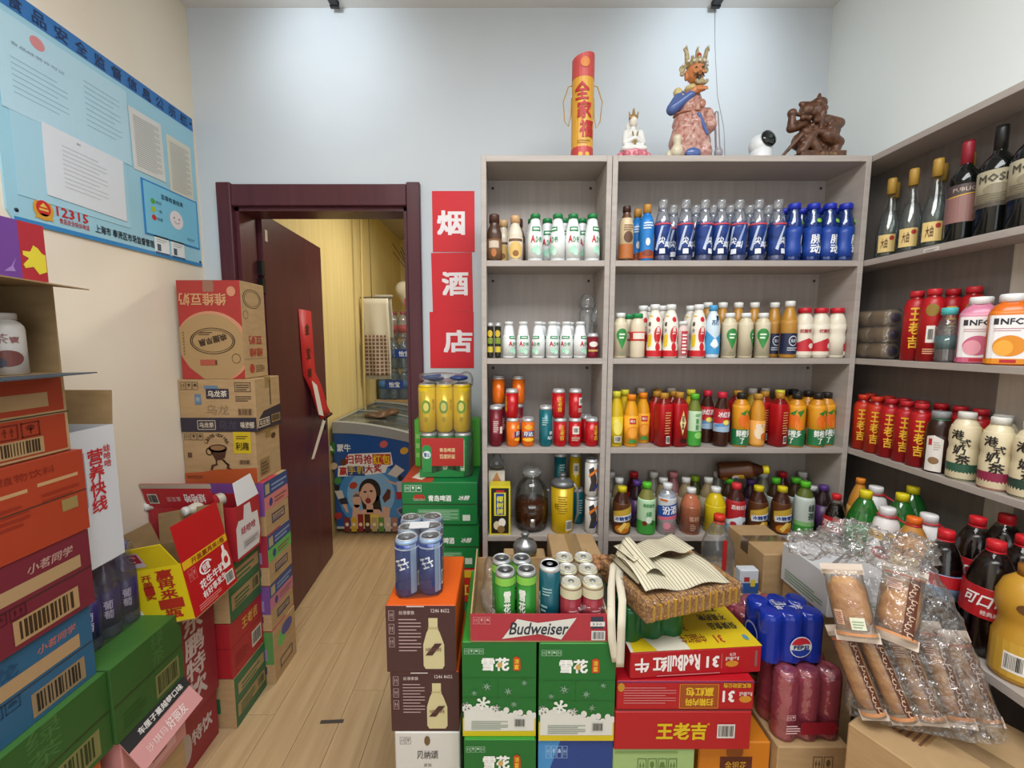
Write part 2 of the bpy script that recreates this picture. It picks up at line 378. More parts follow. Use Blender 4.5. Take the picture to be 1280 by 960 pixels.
# door leaf, swung into the store room
HX, HY = XV(322, 264, D + WT), D + WT + .03; FX, FY = -1.325, HY + 0.86
LW = math.hypot(FX - HX, FY - HY); ang = math.atan2(FY - HY, FX - HX); LH = Z(264.5, HY) - 0.015
leaf = thing('door_leaf', 'dark maroon wooden door leaf standing open into the storeroom', 'door', (HX, HY, 0.012), (0, 0, ang))
box('slab', 0, LW, -0.0, 0.045, 0, LH, DOORM, leaf, 0.002)
for q in (0.66, 0.70, 0.74): box('groove', LW * q, LW * q + .006, -0.0012, 0.0, 0.02, LH - .02, M('#6a3a40', .4), leaf)
for zz in (LH - .33, LH - .42): box('hinge', -0.03, 0.0, -0.004, 0.02, zz, zz + .075, M('#1c1a1a', .4, .6), leaf)
box('sticker', 0.03, 0.055, -0.002, 0.0, LH - .14, LH - .08, M('#cfc3b5', .6), leaf)
hz = 1.12
box('lock_plate', LW - .075, LW - .035, -0.006, 0, hz - .12, hz + .13, M('#1d1b1b', .35, .5), leaf, 0.002)
tube('handle', [(LW - .055, 0, hz), (LW - .055, -.05, hz), (LW - .075, -.055, hz), (LW - .17, -.055, hz - .005)], .009, M('#1d1b1b', .35, .5), leaf)
# torn red couplet hanging on the leaf
cp = thing('red_couplet', 'torn red paper couplet strip hanging on the open maroon door', 'paper banner', (HX, HY, 0.012), (0, 0, ang))
def ribbon(name, pts, width, mat, parent, axis=(1, 0, 0), thick=0.0012):
    a = Vector(axis).normalized() * width / 2; vs, fs = [], []; n = len(pts)
    for p in pts:
        p = Vector(p)
        for o in (-a, a): vs.append(p + o)
    for p in pts:
        p = Vector(p) + Vector((0, thick, 0))
        for o in (-a, a): vs.append(p + o)
    for i in range(n - 1):
        b = 2 * i; fs.append((b, b + 1, b + 3, b + 2)); c = 2 * n + b; fs.append((c + 2, c + 3, c + 1, c)); fs.append((b + 2, c + 2, c, b)); fs.append((b + 1, c + 1, c + 3, b + 3))
    fs.append((0, 2 * n, 2 * n + 1, 1)); e = 2 * n - 2; fs.append((e + 1, e + 2 * n + 1, e + 2 * n, e))
    return raw(name, vs, fs, mat, parent, True)
RED = M('#b3141f', 0.55)
cz = 1.86
ribbon('paper', [(LW * .60, -.003, cz), (LW * .61, -.006, cz - .25), (LW * .63, -.004, cz - .42), (LW * .70, -.02, cz - .52), (LW * .76, -.04, cz - .68), (LW * .77, -.06, cz - .74)], 0.21, RED, cp)
raw('paper_curl', [(LW * .53, -.05, cz - .46), (LW * .60, -.06, cz - .50), (LW * .68, -.07, cz - .72), (LW * .61, -.06, cz - .70), (LW * .64, -.075, cz - .74), (LW * .70, -.075, cz - .76), (LW * .50, -.05, cz - .98), (LW * .45, -.05, cz - .97)], [(0, 1, 2, 3), (4, 5, 6, 7)], M('#d9d7d3', .6), cp)
pp = Print(.2, .42); pp.txt('金', .5, .8, .16, '#2a1c12', w=.3, bold=.02); pp.txt('宝', .5, .42, .17, '#2a1c12', w=.3, bold=.02); pp.txt('满', .52, .1, .15, '#2a1c12', w=.3, bold=.02)
pp.emit(lambda x, y, o: (LW * .615 - .1 + x, -.0085 - o, cz - .42 - .04 + y), cp)
# paper signs beside the door
for k, (ch, u0, u1, v0, v1, sk, tc_) in enumerate([('烟', 540, 593, 239, 315, .0, .42), ('酒', 540, 591, 316, 390, -.015, .55), ('店', 537, 592, 390, 460, .0, .62)]):
    x0, x1, z0, z1 = XV(u0, v0, D), XV(u1, v0, D), Z(v1, D), Z(v0, D)
    t = thing('paper_sign', 'red paper sign with white character %s, %s of three beside the door' % (ch, ('top', 'middle', 'bottom')[k]), 'sign', ((x0 + x1) / 2, D, z0), (0, sk, 0), 'red character signs')
    box('sheet', -(x1 - x0) / 2, (x1 - x0) / 2, -.003, -.0005, 0, z1 - z0, M('#d81424', .55), t)
    p = Print(x1 - x0, z1 - z0); p.txt(ch, tc_ + .02, .48, .38, '#f7eef0', w=.62, bold=.03, res=3); p.emit(lambda x, y, o: (x - (x1 - x0) / 2, -.003 - o, y), t)
# cable running down the wall
tg = tube('wall_cable', [(XV(893, 20, D), D - .004, ZC), (XV(894, 60, D), D - .004, Z(60, D)), (XV(897, 120, D), D - .004, Z(120, D)), (XV(905, 160, D), D - .004, Z(160, D)), (XV(907, 230, D), D - .004, Z(230, D))], .0025, M('#d5d8da', .5), None, 6)
tag(tg, 'thin white cable running down the back wall from the ceiling', 'cable')
# light rails with spot heads
for k, (u, nm) in enumerate(((422, 'above the doorway'), (890, 'above the shelf statues'))):
    xx = X(u, D, ZC)
    t = thing('light_rail', 'black ceiling light rail ending at the wall ' + nm, 'lamp', (xx, 0, ZC), (0, 0, 0), 'ceiling light rails')
    box('rail', -.018, .018, -1.2, D - .04, -.022, 0, M('#17181a', .4), t, .002); box('end_cap', -.02, .02, D - .045, D - .03, -.026, 0, M('#0f1011', .4), t)
    for yy in (1.62, 0.4):
        hd = lathe('lamp_head', [(.012, -.03), (.032, -.035), (.034, -.12), (.030, -.12), (.028, -.06), (0, -.06)], M('#1a1b1d', .4), t, 16, loc=(0, yy - .06, 0)); tube('bracket', [(0, yy - .06, -.02), (0, yy - .06, -.04)], .008, M('#1a1b1d', .4), hd)
# ------------------------------------------------------------------ notice board on the left wall
BY0, BY1 = 1.305, 2.125; BZ0, BZ1 = 2.03, 2.715
BW, BH = BY1 - BY0, BZ1 - BZ0
nb = thing('notice_board', 'light blue food safety notice board on the cream wall', 'notice board', (XL, BY0, BZ0))
def poly_slab(name, pts, x0, x1, mat, parent):
    n = len(pts); vs = [(x0, y, z) for y, z in pts] + [(x1, y, z) for y, z in pts]
    fs = [tuple(range(n))[::-1], tuple(range(n, 2 * n))] + [(i, (i + 1) % n, n + (i + 1) % n, n + i) for i in range(n)]
    return raw(name, vs, fs, mat, parent)
c_ = .03
pts = [(0, c_), (c_ * .6, 0), (BW, 0), (BW, BH), (c_, BH), (0, BH - c_)]
poly_slab('panel', pts, 0.001, 0.007, M('#9fd0e2', .3), nb)
p = Print(BW, BH)
p.rect(.02, .915, 1, 1, '#2f74b8', 1); p.rect(.02, 0, 1, .022, '#2f86c4', 1)
for i, ch in enumerate('食品安全监督信息公示栏'): p.txt(ch, .10 + i * .083, .955, .06, '#17305c', w=.05, bold=.02)
p.ell(.125, .085, .038, .05, '#d7a13a', 2).ell(.125, .09, .027, .036, '#cf2a2a', 3); p.poly([(.09, .04), (.16, .04), (.15, .065), (.10, .065)], '#d7a13a', 3)
p.poly([(.11, .095), (.14, .095), (.125, .115)], '#e8c35a', 4).rect(.108, .078, .142, .088, '#e8c35a', 4)
p.txt('12315', .24, .098, .045, '#c2252f', w=.13, bold=.02); p.txt('食品安全投诉电话', .245, .055, .026, '#c2252f', w=.125, bold=.01)
p.txt('上海市 奉贤区市场监督管理局', .505, .065, .042, '#1d2a3c', w=.34, bold=.02)
p.emit(lambda x, y, o: (.007 + o, x, y), nb)
def paper(parent, x0, y0, x1, y1, col, fn=None, name='paper_sheet', x=.0085, rot=0.0):
    cx, cy = (x0 + x1) / 2 * BW, (y0 + y1) / 2 * BH; e = bpy.data.objects.new(name, None)
    w2, h2 = (x1 - x0) * BW / 2, (y1 - y0) * BH / 2; c, s = math.cos(rot), math.sin(rot)
    mp = lambda px, py: (cx + (px - w2) * c - (py - h2) * s, cy + (px - w2) * s + (py - h2) * c)
    o = poly_slab(name, [mp(0, 0), mp(2 * w2, 0), mp(2 * w2, 2 * h2), mp(0, 2 * h2)], x, x + .0012, M(col, .5), parent)
    if fn:
        q = Print(2 * w2, 2 * h2); fn(q); q.emit(lambda a, b, of: (x + .0012 + of, *mp(a, b)), o)
    return o
def lic(q): q.ell(.27, .88, .05, .07, '#d98a8c', 1).txt('食品经营许可证', .27, .72, .035, '#8fa3ad', w=.36).lines(.08, .2, .46, .62, 7, '#a6c8d6', 1, .22).lines(.6, .25, .92, .85, 9, '#a6c8d6', 1, .22)
def doc(q): q.txt('通知', .4, .92, .03, '#77777a').lines(.2, .2, .75, .85, 10, '#c6c8cc', 1, .2)
def dense(q): q.lines(.1, .08, .9, .92, 24, '#b2b2ae', 1, .4)
paper(nb, -.01 + .03, .48, .555, .885, '#b9dcea', lic, 'licence_sheet'); paper(nb, .04, .12, .52, .50, '#a9d5e6', None, 'clear_pocket', .0078)
paper(nb, .145, .155, .50, .485, '#dfe4ea', doc, 'paper_sheet', .0105, -.02)
paper(nb, .565, .475, .76, .82, '#dcdcd6', dense, rot=.02); paper(nb, .79, .43, .965, .79, '#dcd9c6', dense, rot=.01)
def face_(q):
    q.txt('监督检查结果', .5, .82, .10, '#24506a', w=.42, bold=.01)
    for i, (c, s) in enumerate((('#4fae4a', '良好'), ('#a9c83a', '一般'), ('#c8322e', '较差'))): q.ell(.14, .66 - i * .16, .04, .055, c, 1).txt(s, .24, .66 - i * .16, .07, '#2c5a78', w=.1)
    q.ell(.56, .45, .13, .19, '#e9e2e6', 1); q.ell(.51, .48, .012, .018, '#333', 2).ell(.61, .48, .012, .018, '#333', 2).ring(.56, .42, .05, .05, .2, '#7a5a5a', 2, 10, PI, 2 * PI).lines(.75, .1, .92, .16, 2, '#4b86a8', 1)
fp = paper(nb, .60, .115, .985, .44, '#2f86c8', None, 'rating_panel', .009); paper(fp, .61, .125, .975, .43, '#7fc8e6', face_, 'rating_card', .0104)
for a in (.655, .765): paper(nb, a, .018, a + .095, .145, '#e8ecee', lambda q: q.lines(.15, .55, .85, .95, 4, '#9aa', 1, .3).rect(.15, .12, .4, .45, '#46566a', 1).rect(0, 0, 1, .07, '#34578c', 1), 'small_card', .009)
for a, b in ((.03, .05), (.985, .03), (.985, .96), (.7, .93)):
    lathe('screw', [(.006, 0), (.006, .002), (.003, .004), (0, .004)], M('#3b4656', .3, .8), nb, 10, loc=(0, 0, 0)).matrix_local = Matrix.Translation((.007, a * BW, b * BH)) @ Matrix.Rotation(PI / 2, 4, 'Y')

# ------------------------------------------------------------------ shelf units along the back wall and the right wall
def unit(name, label, x0, x1, zs, y0, y1, back=True, bot=True):
    t = thing(name, label, 'shelf', ((x0 + x1) / 2, (y0 + y1) / 2, 0)); cx, cy = (x0 + x1) / 2, (y0 + y1) / 2; th = .02
    a, b = x0 - cx, x1 - cx; c, d = y0 - cy, y1 - cy
    box('side_panel', a, a + th, c, d, 0, zs[0], LAM(), t, .001); box('side_panel', b - th, b, c, d, 0, zs[0], LAM(), t, .001)
    for i, z in enumerate(zs): box('top_board' if i == 0 else 'shelf_board', a + th, b - th, c, d - .012, z - .022, z - (0.0 if i else .0), LAM(), t, .001)
    bp = box('back_panel', a + th, b - th, d - .012, d, .06, zs[0] - .022, LAMB(), t)
    for z in zs[:-1]:
        for xx in (a + th + .02, b - th - .02):
            s = lathe('screw', [(.006, 0), (.005, .003), (0, .003)], M('#3d3733', .5), bp, 8); s.matrix_local = Matrix.Translation((xx, d - .012, z - .05)) @ Matrix.Rotation(PI / 2, 4, 'X')
    box('kick_board', a + th, b - th, c + .02, c + .035, 0, .06, LAM(), t)
    return t
XS0 = XV(601, 194, YF); XS1 = XV(766.5, 194, YF); XS2 = XV(1092, 194, YF)
unit('shelf_unit', 'narrow taupe shelf unit with cans and milk bottles beside the door', XS0, XS1 - .002, BZ, YF, YB)
unit('shelf_unit', 'wide taupe shelf unit full of drinks against the back wall', XS1, XF - .004, BZ, YF, YB)
# right wall shelves: shallow upper boards over a deeper low shelf
rs = thing('wall_shelf', 'long taupe shelving along the right wall with wine on top', 'shelf', (XF, 0, 0))
RY0, RY1 = -0.4, YB; RD = 0.138
for i, z in enumerate(BZ[:4]): box('top_board' if i == 0 else 'shelf_board', 0, RD, RY0, RY1, z - .022, z, LAM(), rs, .001)
box('shelf_board', XLOW - XF, RD, RY0, 1.62, ZLOW - .024, ZLOW, LAM(), rs, .001)
ys = [RY0, .52, 1.0, 1.46, RY1]
for a, b in ((RY0, .555), (.565, 1.21), (1.29, D - .02)): box('back_panel', RD - .01, RD, a, b, .1, BZ[0] - .022, noisy('dark_back_board', '#6f6762', '#7a716b', (6, 60, 4), .6), rs)
box('batten', RD - .006, RD + .004, 1.2, 1.3, .1, BZ[0] - .022, noisy('pale_batten', '#b7aea2', '#c2b9ad', (6, 60, 4), .6), rs)
box('side_panel', 0, RD, RY0, RY0 + .02, 0, BZ[0] - .022, LAM(), rs); box('side_panel', XLOW - XF + .01, -.005, .18, .20, 0, ZLOW - .024, LAM(), rs)
box('front_panel', XLOW - XF + .02, XLOW - XF + .035, -.35, .50, 0, ZLOW - .024, M('#77706b', .6), rs)
for yy, i in ((1.43, 1),):
    q = Print(.05, .012); q.rect(0, 0, 1, 1, '#ddd8cf', 1, 'price_tag').lines(.1, .2, .9, .8, 2, '#8a8580'); q.emit(lambda x, y, o: (-.001 - o, yy - x, BZ[i] - .019 + y), rs)

# ================================================================== BOTTLES AND CANS
ORD = 'first second third fourth fifth sixth seventh eighth ninth tenth eleventh twelfth thirteenth fourteenth fifteenth sixteenth'.split()
def prof_r(prof, z):
    for (r0, z0), (r1, z1) in zip(prof, prof[1:]):
        if z0 <= z <= z1 and z1 > z0: return r0 + (r1 - r0) * (z - z0) / (z1 - z0)
    return prof[-1][0]
def style(st, r, h, nr):
    """outline of the bottle body up to the neck, as (radius, height)"""
    S = {'pet': [(.86, 0), (.98, .02), (1, .05), (1, .60), (.97, .66), (.82, .75), (.6, .83), ('n', .88), ('n', .91)],
         'waist': [(.86, 0), (.98, .02), (1, .06), (1, .22), (.9, .3), (.88, .38), (.98, .48), (1, .6), (.92, .69), (.7, .8), ('n', .87), ('n', .91)],
         'round': [(.88, 0), (1, .04), (1, .52), (.96, .6), (.84, .7), (.68, .79), ('n', .86), ('n', .91)],
         'milk': [(.9, 0), (1, .03), (1, .46), (.93, .56), (.84, .66), (.76, .76), (.66, .84), ('n', .88), ('n', .91)],
         'sport': [(.84, 0), (.96, .03), (1, .1), (.9, .24), (.92, .4), (1, .55), (1, .62), (.9, .7), (.66, .8), ('n', .84), ('n', .87)],
         'yog': [(.88, 0), (1, .04), (1, .40), (.93, .45), (.93, .50), (1, .55), (1, .68), (.9, .77), (.72, .84), ('n', .87), ('n', .9)],
         'straight': [(.92, 0), (1, .02), (1, .72), (.95, .78), (.78, .84), ('n', .88), ('n', .91)],
         'big': [(.8, 0), (.96, .02), (1, .06), (1, .52), (.97, .6), (.85, .71), (.62, .82), (.4, .9), ('n', .925), ('n', .94)],
         'wine': [(.95, 0), (1, .015), (1, .58), (.95, .64), (.7, .70), (.42, .745), ('n', .78), ('n', .985)],
         'liquor': [(.95, 0), (1, .03), (1, .30), (.92, .40), (.72, .54), (.5, .66), ('n', .76), ('n', .84)]}[st]
    return [((nr if a == 'n' else a * r), b * h) for a, b in S]
def bottle(name, label, cat, r, h, st='pet', body='#ffffff', cap='#ffffff', capr=None, caph=None, lab=None, fn=None, sq=0, liquid=None, nr=None, seg=20, rough=.3, ribs=None, extra=None):
    """drinks bottle: body, cap, label (with its print), liquid where the body is clear"""
    t = thing(name, label, cat); t['base_radius'] = r * (1.0 if not sq else .98); nr = nr or r * .38; pf = style(st, r, h, nr)
    bmat = body if not isinstance(body, str) else M(body, rough)
    b = lathe('body', [(0, 0)] + pf + [(0, pf[-1][1] + .0005)], bmat, t, seg, sq)
    if liquid:
        lc, fr = liquid; lp = [(q * .93, max(z, .003)) for q, z in pf if z < fr * h]; zt = fr * h; lp.append((prof_r(pf, zt) * .93, zt))
        lathe('liquid', [(0, .003)] + lp + [(0, zt + .0004)], lc if not isinstance(lc, str) else M(lc, .2), t, seg, sq)
    cr = capr or nr * 1.18; z0 = pf[-1][1] - .004; ch = caph or (h - z0)
    lathe('cap', [(cr, z0), (cr, z0 + ch * .85), (cr * .92, z0 + ch), (0, z0 + ch)], cap if not isinstance(cap, str) else M(cap, .4), t, 14)
    if ribs: lathe('neck_ring', [(nr, z0 - .006), (nr * 1.3, z0 - .004), (nr * 1.3, z0 - .001), (nr, z0)], M(ribs, .4), t, 14)
    if lab:
        a, c, col = lab; zs = sorted({a * h, c * h} | {z for q, z in pf if a * h < z < c * h})
        lm = lathe('label', [(prof_r(pf, z) + .0009, z) for z in zs], M(col, .4) if isinstance(col, str) else col, t, max(seg, 28), sq)
        if fn:
            rm = max(prof_r(pf, z) for z in zs); W = PI * rm * 1.02; Hh = (c - a) * h; p = Print(W, Hh); fn(p)
            def mp(x, y, o):
                th = (x - W / 2) / rm; z = a * h + y; q = (prof_r(pf, z) + .0009 + o) * secr(th, sq) + .0006
                return (q * math.sin(th), -q * math.cos(th), z)
            p.emit(mp, lm, step=rm * .2, off=.0005)
    if extra: extra(t, r, h, pf)
    return t
def can(name, label, r, h, col, fn=None, top='#d4d6d8', lid=True, seg=20, rough=.25, metal=.15, neck=None):
    t = thing(name, label, 'can'); t['base_radius'] = r
    body = lathe('body', [(r * .80, .0), (r * .86, .004), (r, .012), (r, h - .014)], M(col, rough, metal), t, seg)
    lathe('shoulder', [(r, h - .014), (r * .95, h - .007), (r * .87, h - .003)], M(neck, rough, metal) if neck else M(top, .38, .55), t, seg)
    lathe('lid', [(r * .87, h - .003), (r * .87, h), (r * .82, h), (r * .78, h - .004), (r * .3, h - .003), (0, h - .003)], M(top, .4, .45), t, seg)
    if lid:
        tb = lathe('pull_tab', [(.0, h - .0026), (r * .3, h - .0026), (r * .28, h - .001), (0, h - .001)], M('#9da0a3', .35, .6), t, 10)
    if fn:
        W = PI * r; p = Print(W, h); fn(p)
        p.emit(lambda x, y, o: ((r + .0006 + o) * math.sin((x - W / 2) / r), -(r + .0006 + o) * math.cos((x - W / 2) / r), .012 + y * (h - .026) / h), t, step=r * .25, off=.0005)
    return t
USED = {}
ROWS = ('front', 'second', 'third', 'rear')
def put(proto, loc, label, group=None, rot=(0, 0, 0)):
    """first use moves the prototype itself; later ones are copies with their own label"""
    if proto.name in USED: o = copy_tree(proto)
    else: USED[proto.name] = 1; o = proto
    o.location = loc; o.rotation_euler = rot; o['label'] = label
    if group: o['group'] = group
    return o
REL = {}
def crowd(key, o, bounds): REL.setdefault(key, []).append((o, bounds)); return o
def line(proto, board, spots, phrase, where, group, r, yo=0.0, rots=None):
    """spots: (column in the photo, row 0 = front)"""
    for row in (0, 1, 2, 3):
        ss = [s for s in spots if s[1] == row]
        for k, s in enumerate(sorted(ss)):
            Y = YF + .012 + r + row * (2 * r + .004) + yo; z = BZ[board]; x = X(s[0], Y, z + .08)
            two = any(q[1] != spots[0][1] for q in spots)
            lab = phrase + (', ' + ORD[k] + ' from left' if len(ss) > 1 else '') + (' in %s row' % ROWS[row] if two else '') + ', ' + where
            narrow = x < XS1; crowd(('back', board, narrow), put(proto, (x, Y, z + .0004), lab, group, (0, 0, (s[2] if len(s) > 2 else random.uniform(-.12, .12)))), (XS0 + .02 if narrow else XS1 + .02, XS1 - .022 if narrow else XF - .024, YF + .004, YB - .013))
def hpx(vt, board, Y): return Z(vt, Y) - BZ[board]
YR = YF + .045
A1, A2 = "narrow unit's top shelf", "narrow unit's second shelf"
W1, W2, W3, W4 = 'wide top shelf', 'wide second shelf', 'wide third shelf', 'wide lowest shelf'
# ---- narrow unit
R1 = .030
pr = bottle('coffee_bottle', '', 'bottle', .029, hpx(273, 1, YR), 'pet', '#4a2f22', '#4b2c20', lab=(.05, .5, '#7b5a3e'), fn=lambda p: p.rect(.3, .55, .7, .9, '#c7b7a4').ell(.5, .3, .1, .2, '#b0672f', 2), caph=.03, nr=.017)
line(pr, 1, [(616, 0), (657, 1)], 'dark brown coffee bottle', A1, 'coffee bottles', .029)
pr = bottle('milk_tea_bottle', '', 'bottle', .029, hpx(274, 1, YR), 'pet', '#d8cdb8', '#c8a173', lab=(.05, .55, '#d9cfbe'), fn=lambda p: p.ell(.5, .4, .28, .4, '#d9b56a', 1).ell(.5, .25, .12, .14, '#8a5a2a', 2).rect(.2, .82, .8, .92, '#6a4a2a', 2), caph=.028, nr=.016)
line(pr, 1, [(644, 0), (630, 1)], 'cream bottle with tan cap', A1, 'cream bottles', .029)
def adfn(p): p.rect(.3, .84, .7, .985, '#1f7a45', 1).rect(.36, .89, .64, .94, '#d8efe0', 2).txt('A', .36, .6, .22, '#c4202a', w=.16, bold=.024).txt('D', .52, .58, .17, '#2f8a50', w=.1, bold=.02).txt('钙', .66, .58, .17, '#2f8a50', w=.12, bold=.02).ell(.42, .25, .1, .1, '#a8dcc0', 1, 10).ell(.58, .2, .1, .12, '#bfe6d2', 1, 10).ell(.5, .33, .09, .07, '#a8dcc0', 1, 10)
pr = bottle('calcium_milk_bottle', '', 'bottle', .029, hpx(268, 1, YR), 'milk', '#e9edee', '#157a3f', lab=(.06, .72, '#e8eceb'), fn=adfn, nr=.0165, caph=.018)
line(pr, 1, [(669, 0, .1), (697, 0, -.8), (716, 0, 0), (740, 0, .5), (659, 1), (680, 1), (727, 1, .2), (705, 1)], 'tall green-capped white milk bottle', A1, 'tall calcium milk bottles', .029)
pr = bottle('calcium_milk_bottle', '', 'bottle', .0255, hpx(401, 2, YR), 'milk', '#e9edee', '#d8dcdc', lab=(.06, .6, '#e8eceb'), fn=adfn, nr=.015, caph=.013)
line(pr, 2, [(636, 0, .7), (654, 0, .1), (673, 0, -.6), (690.5, 0, .2), (708, 0, -.3), (725, 0, .6), (677, 1), (695, 1), (712, 1)], 'small foil-capped white milk bottle', A2, 'small calcium milk bottles', .0255)
pr = can('drink_can', '', .0125, hpx(404, 2, YR), '#26241c', lambda p: p.rect(.2, .1, .8, .3, '#c9b53a').rect(.2, .4, .8, .6, '#7a8f2a').ell(.5, .75, .25, .12, '#d0b02a', 2), lid=False)
line(pr, 2, [(613, 0), (622.5, 0)], 'slim black and yellow drink tin', A2, 'slim drink tins', .0125)
pr = can('drink_can', '', .022, hpx(417, 2, YR), '#7a1424', lambda p: p.ell(.5, .6, .25, .15, '#e3dcd2', 1).rect(.2, .2, .8, .3, '#c9a35a', 1))
line(pr, 2, [(741, 0)], 'short dark red can beside the small milk bottles', A2, None, .022)
# crumpled clear plastic cup above the red can
t = thing('plastic_cup', 'crumpled clear plastic cups standing behind the short dark red can', 'cup', (X(733, YF + .12, BZ[2]), YF + .125, BZ[2]))
lathe('cup', [(.022, 0), (.03, .1), (.028, .13), (.034, .16), (.031, .19), (.026, .2)], CLEAR(), t, 14, flute=(.08, 5)); lathe('cup', [(.018, .2), (.032, .205), (.027, .235), (.02, .255), (0, .26)], CLEAR(), t, 12, flute=(.1, 4))
lathe('cup', [(.016, .13), (.02, .17), (.014, .2), (0, .21)], CLEAR(), t, 12, loc=(.035, -.01, 0), flute=(.1, 4))
# cans on the third shelf
CR = .0262
def canrow(proto, u, v0, lev, row, label, rz=0.0, z=None):
    Y = YF + .014 + CR + row * .058; zz = BZ[3] + .0004 if z is None else z
    return crowd(('cans', round(zz, 2)), put(proto, (X(u, Y, zz + .05), Y, zz), label, 'cans on the third shelf', (0, 0, rz)), (XS0 + .022, XS1 - .024, YF + .004, YB - .013))
hs = hpx(522, 3, YF + .04); ht = hpx(507, 3, YF + .04)
wlj = lambda p: p.txt('王老吉', .5, .5, .2, '#e9b92e', w=.2, bold=.02, vert=True)
c_red = can('drink_can', '', CR, hs, '#b5121b', wlj); c_redb = can('drink_can', '', CR, hs, '#b5121b', lambda p: p.rect(.34, .45, .66, .8, '#e7dfd8').barcode(.38, .5, .62, .75).lines(.3, .15, .7, .35, 3, '#d9b0a0'))
def fanta(p): p.poly([(.2, .3), (.8, .35), (.8, .6), (.2, .55)], '#22408c', 1).txt('芬达', .5, .46, .2, '#f3f0ea', w=.46, bold=.024).ell(.5, .75, .2, .1, '#f4b13a', 1).ell(.5, .2, .3, .08, '#f4c13a', 1)
c_or = can('drink_can', '', CR, hs, '#e06a12', fanta)
c_mar = can('drink_can', '', CR, ht, '#6d1524', lambda p: p.rect(.35, .3, .65, .75, '#8d3742').lines(.38, .35, .62, .7, 6, '#d9c5bd').rect(.7, .3, .9, .5, '#e8e2dc', 1), rough=.35)
c_teal = can('drink_can', '', CR, ht, '#0f6570', lambda p: p.lines(.3, .55, .55, .8, 4, '#9cc4c6').txt('茶', .75, .32, .1, '#e6efef', bold=.02).txt('乌龙', .68, .18, .1, '#e6efef', w=.25, bold=.02), top='#d5d9da')
canrow(c_mar, 620, 0, 0, 0, 'tall maroon beer can, leftmost on the narrow unit third shelf')
canrow(c_or, 641, 0, 0, 0, 'orange soda can under the red can on the third shelf', 1.2)
canrow(c_or, 660, 0, 0, 0, 'orange soda can with blue lettering, just left of the teal can')
canrow(c_teal, 682, 0, 0, 0, 'tall teal beer can on the narrow unit third shelf')
canrow(c_red, 700, 0, 0, 0, 'red herbal tea can, lower left of the four stacked cans', .2)
canrow(c_redb, 718.5, 0, 0, 0, 'red herbal tea can showing its barcode, lower right of stack')
canrow(c_red, 742, 0, 0, 0, 'red herbal tea can standing alone at the right end of third shelf', .5)
canrow(c_red, 698, 0, 0, 0, 'red herbal tea can, upper left of the four stacked cans', .1, BZ[3] + hs + .001)
canrow(c_redb, 719, 0, 0, 0, 'red herbal tea can, upper right of the four stacked cans', .9, BZ[3] + hs + .001)
canrow(c_red, 640, 0, 0, 0, 'red herbal tea can stacked on an orange soda can', -1.1, BZ[3] + hs + .001)
canrow(c_redb, 732, 0, 0, 1, 'dark red can behind the lone red can at the right end', .6)
canrow(c_mar, 624, 0, 0, 1, 'maroon can at back, hidden below an orange can', .6)
canrow(c_or, 623, 0, 0, 1, 'orange soda can stacked at back above the maroon can', 2.2, BZ[3] + ht + .001)
canrow(c_mar, 646, 0, 0, 1, 'maroon can at back behind the stacked red can', .6)
canrow(c_or, 648, 0, 0, 1, 'orange soda can stacked at back right of the red can', 2.6, BZ[3] + ht + .001)
# lowest shelf of the narrow unit
Y4 = YF + .05
x0, x1 = XV(612, 640, YF + .015), XV(638, 640, YF + .015); zt = Z(608, YF + .015)
def pbox(p): p.rect(0, 0, 1, 1, '#d9c91e', 1).rect(.08, .03, .92, .97, '#1d1c18', 2).rect(.22, .4, .78, .88, '#e2d32a', 3).rect(.3, .42, .7, .86, '#274c9c', 4).txt('椰树牌', .5, .62, .115, '#e9e13a', w=.3, bold=.024, lay=5, vert=True).rect(.3, .89, .7, .93, '#c2242a', 4).ell(.35, .2, .16, .09, '#d8c9a8', 4).ell(.6, .26, .17, .09, '#efe9dd', 4).ell(.55, .12, .18, .08, '#8a6a3a', 4)
cbox('juice_carton', 'black and yellow coconut juice carton beside the glass jar', x0, x1, YF + .012, YF + .012 + .07, BZ[4], zt, M('#d9c91e', .4), {'F': pbox, 'R': lambda p: p.rect(.1, .03, .9, .97, '#1d1c18', 1).lines(.2, .2, .8, .8, 8, '#c9bd3a')}, cat='carton', bev=.0015)
t = thing('milk_carton', 'white carton with a clear lid behind the black and yellow carton', 'carton', (X(621, YF + .125, BZ[4] + .2), YF + .125, BZ[4]))
box('body', -.035, .035, -.03, .03, 0, .245, M('#e3ddd6', .4), t, .002); q = Print(.07, .245); q.txt('椰汁', .5, .75, .05, '#b07a3a').poly([(.2, .8), (.8, .8), (.5, .97)], '#c98a5a'); q.emit(lambda x, y, o: (x - .035, -.03 - o, y), t)
lathe('clear_lid', [(.032, .245), (.03, .28), (.02, .29), (.018, .305), (0, .31)], CLEAR(), t, 14)
